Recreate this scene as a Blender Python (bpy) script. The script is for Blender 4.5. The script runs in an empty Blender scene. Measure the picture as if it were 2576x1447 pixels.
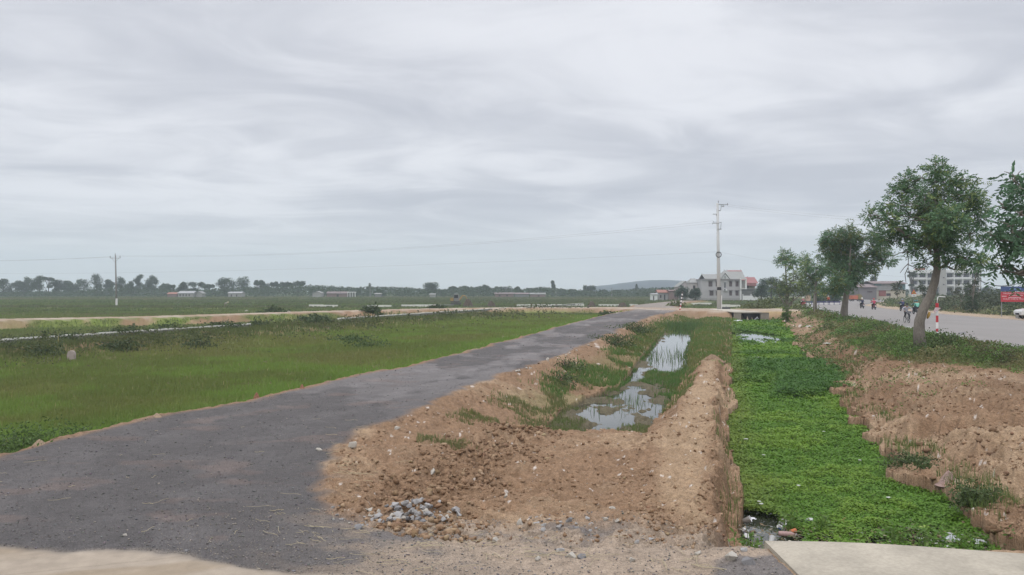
import bpy, bmesh, math, random
import numpy as np
from mathutils import Vector, Matrix
random.seed(7); RNG = np.random.default_rng(7)
C = bpy.context.scene.collection
scn = bpy.context.scene

# ------------------------------------------------------------------ camera
CAMZ = 2.9; F = 2000.0; CX = 1288.0; CY = 723.5; PITCH = 7.5/2000.0; HZ = 731.0
cam = bpy.data.cameras.new('camera'); cam.sensor_width = 36.0; cam.lens = 36.0*F/2576.0
cam.clip_start = 0.1; cam.clip_end = 20000
camo = bpy.data.objects.new('camera', cam); C.objects.link(camo)
camo.location = (0, 0, CAMZ); camo.rotation_euler = (math.pi/2+PITCH, 0, 0)
scn.camera = camo

# ------------------------------------------------------------------ light
SUN_EL, SUN_AZ = math.radians(52), math.radians(215)
world = bpy.data.worlds.new('World'); scn.world = world; world.use_nodes = True
nt = world.node_tree; nt.nodes.clear()
def wn(t, **k):
    n = nt.nodes.new(t)
    for a, b in k.items(): setattr(n, a, b)
    return n
L = nt.links.new
out = wn('ShaderNodeOutputWorld'); bg = wn('ShaderNodeBackground'); L(bg.outputs[0], out.inputs[0])
sky = wn('ShaderNodeTexSky', sky_type='NISHITA', sun_disc=False, sun_elevation=SUN_EL, sun_rotation=SUN_AZ, dust_density=3.0)
tc = wn('ShaderNodeTexCoord'); sep = wn('ShaderNodeSeparateXYZ'); L(tc.outputs['Generated'], sep.inputs[0])
def m(op, a, b=None, c=None, clamp=False):
    n = wn('ShaderNodeMath', operation=op, use_clamp=clamp)
    for i, v in enumerate((a, b, c)):
        if v is None: continue
        if isinstance(v, (int, float)): n.inputs[i].default_value = v
        else: L(v, n.inputs[i])
    return n.outputs[0]
zz = m('ADD', m('MAXIMUM', sep.outputs[2], 0.0), 0.075)
u = m('DIVIDE', sep.outputs[0], zz); v = m('DIVIDE', sep.outputs[1], zz)
def layer(ang, sx, sy, scale, detail, rough, dist, off):
    ca, sa = math.cos(ang), math.sin(ang)
    uu = m('MULTIPLY', m('ADD', m('MULTIPLY', u, ca), m('MULTIPLY', v, sa)), sx)
    vv = m('MULTIPLY', m('ADD', m('MULTIPLY', u, -sa), m('MULTIPLY', v, ca)), sy)
    cb = wn('ShaderNodeCombineXYZ'); L(uu, cb.inputs[0]); L(vv, cb.inputs[1]); cb.inputs[2].default_value = off
    n = wn('ShaderNodeTexNoise'); n.inputs['Scale'].default_value = scale; n.inputs['Detail'].default_value = detail
    n.inputs['Roughness'].default_value = rough; n.inputs['Distortion'].default_value = dist
    L(cb.outputs[0], n.inputs['Vector']); return n.outputs[0]
n1 = layer(0.5, 0.75, 1.0, 0.55, 4.0, 0.5, 0.5, 3.1)
n2 = layer(0.2, 0.8, 1.0, 1.35, 5.0, 0.55, 0.9, 9.4)
nn = m('ADD', m('MULTIPLY', n1, 0.55), m('MULTIPLY', n2, 0.45))
mr = wn('ShaderNodeMapRange', interpolation_type='SMOOTHSTEP'); L(nn, mr.inputs[0])
mr.inputs[1].default_value = 0.36; mr.inputs[2].default_value = 0.64
ramp = wn('ShaderNodeValToRGB'); L(mr.outputs[0], ramp.inputs[0])
cr = ramp.color_ramp
cr.elements[0].position = 0.0; cr.elements[0].color = (0.405, 0.418, 0.470, 1)
cr.elements[1].position = 1.0; cr.elements[1].color = (0.645, 0.652, 0.69, 1)
e = cr.elements.new(0.5); e.color = (0.505, 0.515, 0.56, 1)
hor = wn('ShaderNodeMapRange', interpolation_type='SMOOTHSTEP'); L(sep.outputs[2], hor.inputs[0])
hor.inputs[1].default_value = 0.0; hor.inputs[2].default_value = 0.11; hor.inputs[3].default_value = 0.8; hor.inputs[4].default_value = 0.0
mixh = wn('ShaderNodeMixRGB'); L(hor.outputs[0], mixh.inputs[0]); L(ramp.outputs[0], mixh.inputs[1]); mixh.inputs[2].default_value = (0.515, 0.522, 0.525, 1)
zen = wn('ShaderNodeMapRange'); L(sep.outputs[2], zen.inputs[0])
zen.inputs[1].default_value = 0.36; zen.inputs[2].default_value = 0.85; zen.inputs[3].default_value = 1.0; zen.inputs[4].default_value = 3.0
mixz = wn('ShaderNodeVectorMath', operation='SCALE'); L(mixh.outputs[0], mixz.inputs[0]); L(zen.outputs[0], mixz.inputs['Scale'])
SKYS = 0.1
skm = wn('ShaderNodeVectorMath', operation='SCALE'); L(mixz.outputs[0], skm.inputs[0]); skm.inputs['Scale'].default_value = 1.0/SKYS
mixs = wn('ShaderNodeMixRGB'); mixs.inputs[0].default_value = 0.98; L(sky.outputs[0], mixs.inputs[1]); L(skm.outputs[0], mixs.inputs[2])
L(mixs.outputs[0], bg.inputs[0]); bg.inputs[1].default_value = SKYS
sl = bpy.data.lights.new('sun', 'SUN'); sl.energy = 0.7; sl.angle = math.radians(20); sl.color = (1, 0.965, 0.91)
so = bpy.data.objects.new('sun', sl); C.objects.link(so)
sd = Vector((math.sin(SUN_AZ)*math.cos(SUN_EL), math.cos(SUN_AZ)*math.cos(SUN_EL), math.sin(SUN_EL)))
so.rotation_euler = sd.to_track_quat('Z', 'Y').to_euler()
vs = scn.view_settings; vs.view_transform = 'Standard'; vs.look = 'None'; vs.gamma = 1.0; vs.exposure = 0.38
scn.cycles.max_bounces = 6; scn.cycles.transparent_max_bounces = 16; scn.cycles.volume_bounces = 1
scn.cycles.use_denoising = True

# ------------------------------------------------------------------ measuring helpers
def ray(x, y):
    dx, dz = (x-CX)/F, -(y-CY)/F
    c, s = math.cos(PITCH), math.sin(PITCH)
    return dx, c-dz*s, s+dz*c
def G(x, y, z=0.0):                 # photo point lying at height z
    a, b, c = ray(x, y); k = (z-CAMZ)/c
    return (a*k, b*k)
def D(x, y, Y):                     # photo point at distance Y
    a, b, c = ray(x, y); k = Y/b
    return Vector((a*k, Y, CAMZ+c*k))
def PX(x, Y): return (x-CX)/F*Y
def curve(z, pts):
    q = sorted([(g[1], g[0]) for g in (G(x, y, z) for x, y in pts)])
    return q
def ip(Y, q):
    a = np.array(q, dtype=float); return np.interp(Y, a[:, 0], a[:, 1])

# ------------------------------------------------------------------ noise
def _h(ix, iy, s):
    n = (ix.astype(np.int64)*374761393 + iy.astype(np.int64)*668265263 + s*1442695041) & 0xffffffff
    n = ((n ^ (n >> 13))*1274126177) & 0xffffffff
    return ((n ^ (n >> 16)) & 0xffff)/65535.0
def vn(x, y, s=0):
    x = np.asarray(x, float); y = np.asarray(y, float)
    ix = np.floor(x); iy = np.floor(y); fx = x-ix; fy = y-iy
    fx = fx*fx*fx*(fx*(fx*6-15)+10); fy = fy*fy*fy*(fy*(fy*6-15)+10)
    a = _h(ix, iy, s); b = _h(ix+1, iy, s); c = _h(ix, iy+1, s); d = _h(ix+1, iy+1, s)
    return (a+(b-a)*fx)*(1-fy) + (c+(d-c)*fx)*fy
def fbm(x, y, f=1.0, o=4, s=0, g=0.5):
    r = 0; a = 1; t = 0
    for i in range(o):
        cs, sn = math.cos(i*1.3+0.4), math.sin(i*1.3+0.4)
        r = r + a*vn((x*cs-y*sn)*f+i*17.3, (x*sn+y*cs)*f-i*9.1, s+i*7); t += a; a *= g; f *= 2.03
    return r/t                      # 0..1
def ss(x, a, b):
    t = np.clip((x-a)/(b-a), 0, 1); return t*t*(3-2*t)
def pdist(X, Y, pts):               # distance to a polyline with half widths
    best = np.full(np.shape(X), 1e9)
    for (x0, y0, w0), (x1, y1, w1) in zip(pts[:-1], pts[1:]):
        dx, dy = x1-x0, y1-y0; t = np.clip(((X-x0)*dx+(Y-y0)*dy)/(dx*dx+dy*dy), 0, 1)
        best = np.minimum(best, np.hypot(X-x0-t*dx, Y-y0-t*dy)-(w0+(w1-w0)*t))
    return best                     # <0 inside

# ------------------------------------------------------------------ plan of the site
cRL = [(5, -9.6), (9, -9.5)]+curve(0, [(0,1140),(200,1095),(400,1045),(660,1000),(830,958),(1000,925),(1130,895),(1270,858),(1430,815),(1520,792),(1590,780)])+[(157, 24.0), (200, 38), (260, 60)]
cRR = [(5, 0.5), (8.3, 0.3), (9.5, -1.0)]+curve(0, [(890,1290),(870,1240),(830,1170),(880,1120),(1000,1060),(1090,1010),(1190,965),(1280,940),(1400,900),(1500,860),(1560,830),(1640,795)])+[(107, 21.5), (125, 27), (157, 31.5), (200, 44), (260, 66)]
cPL = [(9, -1.0), (10.5, -1.4), (14, -0.95), (18, 0.0)]+curve(-1.0, [(1370,1085),(1430,1030),(1560,975),(1600,920),(1640,870),(1680,820)])+[(107, 24.5)]
cBL = [(9, 1.95)]+curve(-0.25, [(1640,1250),(1640,1120),(1680,1060),(1715,1010),(1745,950),(1768,900)])+[(50, 11.8), (80, 19.3), (107, 26.3)]
def cBR(Y): return 0.262*Y
def cCL(Y): return 0.2725*Y+0.12+(vn(np.asarray(Y)*.45, 0*np.asarray(Y), 9)-.5)*.35+(vn(np.asarray(Y)*1.7, 0*np.asarray(Y)+3, 9)-.5)*.20
cCR = [(8, 7.2)]+curve(-1.1, [(2520,1390),(2450,1330),(2290,1220),(2210,1140),(2150,1060),(2100,1000),(2120,945),(2020,890),(2000,850),(1975,815),(1960,800)])
cXE = [(12, 17.5), (20, 19.5), (36.5, 23.5), (55.8, 28.2), (78, 33.8), (98, 39.2), (118, 45), (149, 55), (200, 78), (300, 135)]
cXF = [(12, 33.0), (20, 34.9), (75, 48.5), (98, 52.5), (126, 58.5), (157, 68), (200, 91), (300, 152)]
cVL = [(12, 15.5)]+curve(0, [(2576,935),(2330,912),(2250,895),(2130,855),(2080,835)])+[(75, 29.5), (120, 42)]
CROSS = [(-75, 58, 3), (-51, 79.5, 3), (-39, 89, 3), (-25.5, 111.5, 3), (-11.9, 127, 3.2), (0, 133.5, 3.8), (17, 134, 5.5), (24, 127, 7), (33, 118.5, 9), (50, 121, 9)]
TUN = (30.7, 33.3)                  # culvert mouth under the cross road, at Y=107
KERB = [(-40, 17.5), (-30, 46.8), (1.5, 143)]

def openwater(X, Y):
    """open water in the pond (0..1) and in the canal"""
    w = 0
    for (x, y, rx, ry, s) in ((1688,905,88,28,1.15),(1705,880,75,30,1.15),(1712,855,60,22,1.05),(1715,838,44,16,.85),(1725,822,60,9,.7),(1610,978,70,14,.7),(1590,1000,70,14,.75),(1600,1022,88,22,1.1),(1480,1045,60,18,1.0),(1560,1056,90,22,1.05),(1650,1038,60,22,1.1),(1500,1078,34,18,.9),(1640,1075,30,10,.75),(1425,1040,20,10,.7),(1592,945,34,22,.95),(1620,930,60,10,.8),(1700,820,50,10,.8)):
        g = G(x, y, -1.0); gx = abs(G(x+rx, y, -1.0)[0]-g[0]); gy = abs(G(x, y-ry, -1.0)[1]-G(x, y+ry, -1.0)[1])/2
        w = np.maximum(w, s*np.clip(1.35-np.hypot((X-g[0]-(Y-g[1])*0.2)/gx, (Y-g[1])/gy), 0, 1))
    return w
def canalwater(X, Y):
    w = 0
    for (x, y, rx, ry) in ((1890,845,50,17),(1908,838,42,11),(1888,856,30,8),(1900,900,10,2)):
        g = G(x, y, -1.0); gx = abs(G(x+rx, y, -1.0)[0]-g[0]); gy = abs(G(x, y-ry, -1.0)[1]-G(x, y+ry, -1.0)[1])/2
        w = np.maximum(w, np.clip(1.3-np.hypot((X-g[0])/gx, (Y-g[1])/gy), 0, 1))
    w = np.maximum(w, ss(np.interp(Y, [11.0, 12.6, 14.0, 15.0], [0, 1, 0.9, 0])*np.interp(X, [2.5, 3.4, 4.3, 5.3], [1, 1, 0.8, 0]), 0.2, 0.8))
    return w
def base(X, Y):
    """smooth land form and the region masks"""
    X = np.asarray(X, float); Y = np.asarray(Y, float)
    wob = (fbm(X, Y, 0.55, 3, 11)-.5)
    RL = ip(Y, cRL)+wob*0.5; RR = ip(Y, cRR)+wob*0.8+(fbm(X, Y, 2.5, 2, 13)-.5)*.35
    PL = ip(Y, cPL); BL = ip(Y, cBL)+wob*.5; BR = cBR(Y)-.10+wob*.25+(fbm(X, Y, 1.1, 4, 5, .6)-.5)*.5; CL = np.maximum(cCL(Y), BR+.1); CR = ip(Y, cCR)+wob*1.0+(fbm(X, Y, 1.1, 3, 6, .45)-.5)*1.1
    PR = BL-0.45-0.25*ss(Y, 19, 21)
    zp = np.interp(Y, [8.8, 10.2, 13, 16, 19, 20.0, 21.5, 104], [0, -.05, -.30, -.42, -.50, -.66, -.97, -.97])
    zb = np.interp(Y, [8.9, 10, 30, 35.0, 44, 60, 104], [-.02, -.22, -.42, -.46, -.56, -.62, -.66])
    PL = np.minimum(PL, PR-.2)
    nx = [RL-1.6, RL, RR, PL, PR, BL, BR, CL, CR, CR+1.25+1.0*fbm(X, Y, .8, 3, 15), CR+3.4]
    zc = np.interp(Y, [8.9, 9.4], [0, -1.4])
    nz = [np.full_like(X, -.8), 0*X, 0*X, zp, zp, zb, zb, zc, zc, -.32+wob*.3, 0*X]
    nz[9] = np.where(Y < 9.2, 0, nz[9])
    Z = nz[0].copy()
    for i in range(len(nx)-1):
        t = np.clip((X-nx[i])/np.maximum(nx[i+1]-nx[i], .02), 0, 1)
        Z = np.where(X > nx[i], nz[i]+(nz[i+1]-nz[i])*t, Z)
    near = Y < 9.0
    # north end of the ditches, cross road, land beyond
    s = ss(Y, 104, 107.2)
    intun = (X > TUN[0]-.3) & (X < TUN[1]+.3) & (Y < 126)
    Zn = np.full_like(X, -.8)
    gr = ss(-np.maximum(RL-X, X-RR), -2.0, 0)*np.interp(Y, [0, 230, 260], [1, 1, 0])
    Zn = Zn+.8*gr
    cd = pdist(X, Y, CROSS)+wob*1.2
    east = ss(X, ip(Y, cXE)-9, ip(Y, cXE)-3)
    Zn = np.maximum(Zn, -.8+.8*east)
    Z = Z*(1-s)+Zn*s
    Z = np.maximum(Z, -.8+.8*ss(-cd, -3.0, 0)) if True else Z
    Z = np.where(intun & (Y > 104), -1.4, Z)
    south_ditch = (X > RR+.3) & (X < ip(Y, cCR)+1) & (Y < 107)
    # old bank and kerb in the left field
    kx = np.interp(Y, [17.5, 46.8, 143], [-40, -30, 1.5]); kd = (X-kx)*0.95
    field = (X < RL-1.2) & (Y < 300)
    bank = np.exp(-((kd-3.5)/4.0)**2)*np.interp(Y, [20, 35, 90, 130], [0, .55, .55, 0])*(0.5+fbm(X, Y, .18, 3, 21))
    Z = np.where(field, Z+bank, Z)
    M = dict(RL=RL, RR=RR, PL=PL, PR=PR, BL=BL, BR=BR, CL=CL, CR=CR, cd=cd, s=s, kd=kd, field=field, gr=gr, east=east, intun=intun, bank=bank, near=near)
    return Z, M
def land(X, Y, detail=True):
    Z, M = base(X, Y)
    X = np.asarray(X, float); Y = np.asarray(Y, float)
    XE, XF = ip(Y, cXE), ip(Y, cXF)
    onroad = ss(X, XE-1.5, XE-.5)*(1-ss(X, XF+.5, XF+2.0))
    gravel = (ss(X, M['RL'], M['RL']+.4)*(1-ss(X, M['RR']-.4, M['RR'])))*(1-ss(Y, 190, 250))
    apron = 1-ss(Y+.30*(fbm(X, Y, .7, 4, 31)-.5)*2-np.interp(X, [-8, -6, -4.2, -3.1, -1.6, 0, 3, 3.1], [8.95, 8.95, 8.78, 8.45, 8.05, 7.4, 6.9, 8.6]), -.08, .14)
    pond = (X > M['PL']) & (X < M['PR']) & (Y > 20.2) & (Y < 105)
    canal = (X > M['CL']) & (X < M['CR']) & (Y > 9.4) & (Y < 107)
    flat = np.clip(gravel+onroad+apron+(M['cd'] < 0), 0, 1)
    clod = 1-flat
    far = np.clip(1-(Y-60)/90, .1, 1)
    n1 = fbm(X, Y, .9, 4, 41)-.5; n2 = fbm(X, Y, 3.6, 4, 43, .6)-.5
    bill = np.abs(fbm(X, Y, 2.6, 3, 45)-.5)*2
    dirtz = ((X > M['RR']-.1) & (Y < 107) & ~canal & ~pond) & (Y > 9)
    Z = Z+clod*far*(n1*.16+n2*np.where(dirtz, .20, .07))
    rough = np.exp(-((X-M['PL'])/0.9)**2)*(Y < 21)*(Y > 10.5)
    rb = ss(X, M['CR'], M['CR']+.6)*(1-ss(X, M['CR']+3.5, M['CR']+7))*(Y < 60)
    Z = Z-np.clip(rough*1.3+rb*.8, 0, 1.3)*(bill-.25)*.36*(dirtz); bw = np.exp(-((X-M['BR']-.1)/.3)**2)*(Y < 60); Z = Z-bw*(bill-.3)*.35*dirtz
    rid = 1-np.abs(fbm(X, Y, 5.5, 3, 49, .6)-.5)*4
    Z = Z+dirtz*far*(rid-.4)*.045
    sb_ = ss(X, M['CR']+.1, M['CR']+.6)*(1-ss(X, M['CR']+2.2, M['CR']+3.2))*(Y < 70); Z = Z+sb_*dirtz*(fbm(X, Y, 1.3, 3, 57)-.52)*.55
    Z = Z-dirtz*(.5-np.abs(fbm(X, Y, 1.3, 3, 47)-.5))*0.06
    Z = Z+flat*(fbm(X, Y, 1.6, 3, 51)-.5)*.03+gravel*(fbm(X, Y, .5, 2, 53)-.5)*.05
    ow = openwater(X, Y)
    mud = fbm(X*1.1, Y*.55, 1.6, 4, 61, .6)
    zw = -.985+(.42-ow)*.17+(mud-.5)*np.interp(Y, [20, 30, 38], [.52, .46, .24])
    Z = np.where(pond, np.clip(zw, -1.2, -.88), Z)
    Z = np.where(canal, -1.35, Z)
    Z = np.where((onroad > .5), Z-.06, Z)
    return Z, M, dict(gravel=gravel, apron=apron, onroad=onroad, pond=pond, canal=canal, ow=ow, dirtz=dirtz, XE=XE, XF=XF)
def zat(x, y):
    return float(land(np.array([float(x)]), np.array([float(y)]))[0][0])
# ------------------------------------------------------------------ materials
MAT = {}
def mat(name, col, rough=.85, spec=.3, metal=0.0, n1=0.0, s1=8.0, bump=0.0, bs=30.0, attr=None, alpha=None, emit=None, coat=0.0, n2=0.0, s2=60.0, trans=0.0, stretch=None):
    """Principled material with two scales of procedural variation of its own colour and a bump"""
    if name in MAT: return MAT[name]
    mt = bpy.data.materials.new(name); mt.use_nodes = True; t = mt.node_tree; b = t.nodes['Principled BSDF']; K = t.links.new
    b.inputs['Roughness'].default_value = rough; b.inputs['Specular IOR Level'].default_value = spec; b.inputs['Metallic'].default_value = metal
    b.inputs['Coat Weight'].default_value = coat
    tcn = t.nodes.new('ShaderNodeTexCoord'); vec = tcn.outputs['Object']
    if stretch:
        mp = t.nodes.new('ShaderNodeMapping'); mp.inputs['Scale'].default_value = stretch; K(vec, mp.inputs[0]); vec = mp.outputs[0]
    if attr:
        a = t.nodes.new('ShaderNodeAttribute'); a.attribute_name = attr; src = a.outputs['Color']
    else:
        a = t.nodes.new('ShaderNodeRGB'); a.outputs[0].default_value = (*col, 1); src = a.outputs[0]
    for amt, sc in ((n1, s1), (n2, s2)):
        if amt <= 0: continue
        nz = t.nodes.new('ShaderNodeTexNoise'); nz.inputs['Scale'].default_value = sc; nz.inputs['Detail'].default_value = 4; nz.inputs['Roughness'].default_value = .65
        K(vec, nz.inputs['Vector'])
        r = t.nodes.new('ShaderNodeMapRange'); K(nz.outputs[0], r.inputs[0]); r.inputs[1].default_value = .25; r.inputs[2].default_value = .75
        r.inputs[3].default_value = 1-amt; r.inputs[4].default_value = 1+amt
        sc_ = t.nodes.new('ShaderNodeVectorMath'); sc_.operation = 'SCALE'; K(src, sc_.inputs[0]); K(r.outputs[0], sc_.inputs['Scale']); src = sc_.outputs[0]
    K(src, b.inputs['Base Color'])
    if bump > 0:
        nz = t.nodes.new('ShaderNodeTexNoise'); nz.inputs['Scale'].default_value = bs; nz.inputs['Detail'].default_value = 5; K(vec, nz.inputs['Vector'])
        bp = t.nodes.new('ShaderNodeBump'); bp.inputs['Strength'].default_value = bump; bp.inputs['Distance'].default_value = .03; K(nz.outputs[0], bp.inputs['Height']); K(bp.outputs[0], b.inputs['Normal'])
    if trans > 0:
        b.inputs['Transmission Weight'].default_value = trans
    MAT[name] = mt; return mt
def leafmat(name, attr='Col', rough=.55, tl=.35):
    if name in MAT: return MAT[name]
    mt = bpy.data.materials.new(name); mt.use_nodes = True; t = mt.node_tree; b = t.nodes['Principled BSDF']; K = t.links.new
    a = t.nodes.new('ShaderNodeAttribute'); a.attribute_name = attr
    K(a.outputs['Color'], b.inputs['Base Color']); b.inputs['Roughness'].default_value = rough; b.inputs['Specular IOR Level'].default_value = .25
    tr = t.nodes.new('ShaderNodeBsdfTranslucent'); K(a.outputs['Color'], tr.inputs[0])
    mx = t.nodes.new('ShaderNodeMixShader'); mx.inputs[0].default_value = tl; K(b.outputs[0], mx.inputs[1]); K(tr.outputs[0], mx.inputs[2])
    K(mx.outputs[0], t.nodes['Material Output'].inputs[0]); MAT[name] = mt; return mt

# ------------------------------------------------------------------ objects
def tag(o, label=None, cat=None, group=None, kind=None):
    if label: o['label'] = label
    if cat: o['category'] = cat
    if group: o['group'] = group
    if kind: o['kind'] = kind
    return o
def thing(name, label, cat, loc=(0, 0, 0), rz=0.0, group=None):
    o = bpy.data.objects.new(name, None); o.empty_display_size = .2; C.objects.link(o); o.location = loc; o.rotation_euler = (0, 0, rz)
    return tag(o, label, cat, group)
def link(name, me, mt=None, parent=None, smooth=False):
    o = bpy.data.objects.new(name, me); C.objects.link(o)
    if mt: me.materials.append(mt)
    if parent: o.parent = parent
    if smooth: me.polygons.foreach_set('use_smooth', np.ones(len(me.polygons), bool))
    return o
def npmesh(name, V, Fc, col=None, nv=4):
    """V (n,3); Fc (m,nv) ; col (n,3) linear albedo per vertex"""
    me = bpy.data.meshes.new(name); V = np.ascontiguousarray(V, np.float32); Fc = np.ascontiguousarray(Fc, np.int32)
    me.vertices.add(len(V)); me.vertices.foreach_set('co', V.ravel())
    me.loops.add(Fc.size); me.loops.foreach_set('vertex_index', Fc.ravel())
    me.polygons.add(len(Fc)); me.polygons.foreach_set('loop_start', np.arange(0, Fc.size, nv, dtype=np.int32))
    try: me.polygons.foreach_set('loop_total', np.full(len(Fc), nv, np.int32))
    except Exception: pass
    if col is not None:
        a = me.attributes.new('Col', 'FLOAT_COLOR', 'POINT'); c4 = np.ones((len(V), 4), np.float32); c4[:, :3] = col; a.data.foreach_set('color', c4.ravel())
    me.update(); me.validate(); return me
class MB:
    """collects shapes into ONE mesh"""
    def __init__(s): s.v = []; s.f = []
    def add(s, vs, fs):
        n = len(s.v); s.v += [tuple(q) for q in vs]; s.f += [tuple(i+n for i in f) for f in fs]; return s
    def box(s, x0, x1, y0, y1, z0, z1, M=None):
        p = [Vector(q) for q in ((x0,y0,z0),(x1,y0,z0),(x1,y1,z0),(x0,y1,z0),(x0,y0,z1),(x1,y0,z1),(x1,y1,z1),(x0,y1,z1))]
        if M: p = [M @ q for q in p]
        return s.add(p, [(0,3,2,1),(4,5,6,7),(0,1,5,4),(1,2,6,5),(2,3,7,6),(3,0,4,7)])
    def prism(s, poly, y0, y1, M=None):      # poly of (x,z), extruded along y
        n = len(poly); p = [Vector((x, y0, z)) for x, z in poly]+[Vector((x, y1, z)) for x, z in poly]
        if M: p = [M @ q for q in p]
        return s.add(p, [tuple(range(n)), tuple(range(2*n-1, n-1, -1))]+[((i+1)%n, i, i+n, (i+1)%n+n) for i in range(n)])
    def tube(s, pts, r, n=8, cap=True):
        pts = [Vector(p) for p in pts]; k = len(pts); rs = r if isinstance(r, (list, tuple)) else [r]*k; vs = []; fs = []
        up = Vector((0, 0, 1)); prev = None
        for i, p in enumerate(pts):
            d = (pts[min(i+1, k-1)]-pts[max(i-1, 0)]).normalized()
            if prev is None: a = d.cross(up if abs(d.z) < .9 else Vector((1, 0, 0))).normalized()
            else: a = (prev-d*prev.dot(d)).normalized()
            prev = a; b = d.cross(a)
            for j in range(n):
                t = 2*math.pi*j/n; vs.append(p+(a*math.cos(t)+b*math.sin(t))*rs[i])
        for i in range(k-1):
            for j in range(n): fs.append((i*n+j, i*n+(j+1)%n, (i+1)*n+(j+1)%n, (i+1)*n+j))
        if cap: fs += [tuple(range(n-1, -1, -1)), tuple((k-1)*n+j for j in range(n))]
        return s.add(vs, fs)
    def lathe(s, prof, n=16, M=None):        # prof of (r,z)
        vs = []; fs = []; k = len(prof)
        for r, z in prof:
            for j in range(n): t = 2*math.pi*j/n; vs.append(Vector((r*math.cos(t), r*math.sin(t), z)))
        if M: vs = [M @ q for q in vs]
        for i in range(k-1):
            for j in range(n): fs.append((i*n+j, i*n+(j+1)%n, (i+1)*n+(j+1)%n, (i+1)*n+j))
        fs += [tuple(range(n-1, -1, -1)), tuple((k-1)*n+j for j in range(n))]
        return s.add(vs, fs)
    def torus(s, M, R, r, n=20, k=6, a0=0, a1=2*math.pi):
        vs = []; fs = []
        for i in range(n):
            a = a0+(a1-a0)*i/n; c = Vector((math.cos(a)*R, 0, math.sin(a)*R)); e = Vector((math.cos(a), 0, math.sin(a)))
            for j in range(k): b = 2*math.pi*j/k; vs.append(M @ (c+e*math.cos(b)*r+Vector((0, 1, 0))*math.sin(b)*r))
        for i in range(n):
            for j in range(k): i2 = (i+1)%n; fs.append((i*k+j, i*k+(j+1)%k, i2*k+(j+1)%k, i2*k+j))
        return s.add(vs, fs)
    def build(s, name, mt, parent=None, smooth=False, bevel=0.0):
        me = bpy.data.meshes.new(name); me.from_pydata(s.v, [], s.f); me.update()
        if bevel > 0:
            bm = bmesh.new(); bm.from_mesh(me); bmesh.ops.remove_doubles(bm, verts=bm.verts, dist=1e-5)
            bmesh.ops.bevel(bm, geom=[e for e in bm.edges if len(e.link_faces) == 2 and e.calc_face_angle() > .5], offset=bevel, segments=2, affect='EDGES'); bm.to_mesh(me); bm.free()
        return link(name, me, mt, parent, smooth)
def T(x=0, y=0, z=0, rz=0, rx=0, ry=0, s=1):
    return Matrix.Translation((x, y, z)) @ Matrix.Rotation(rz, 4, 'Z') @ Matrix.Rotation(ry, 4, 'Y') @ Matrix.Rotation(rx, 4, 'X') @ Matrix.Scale(s, 4)

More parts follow.
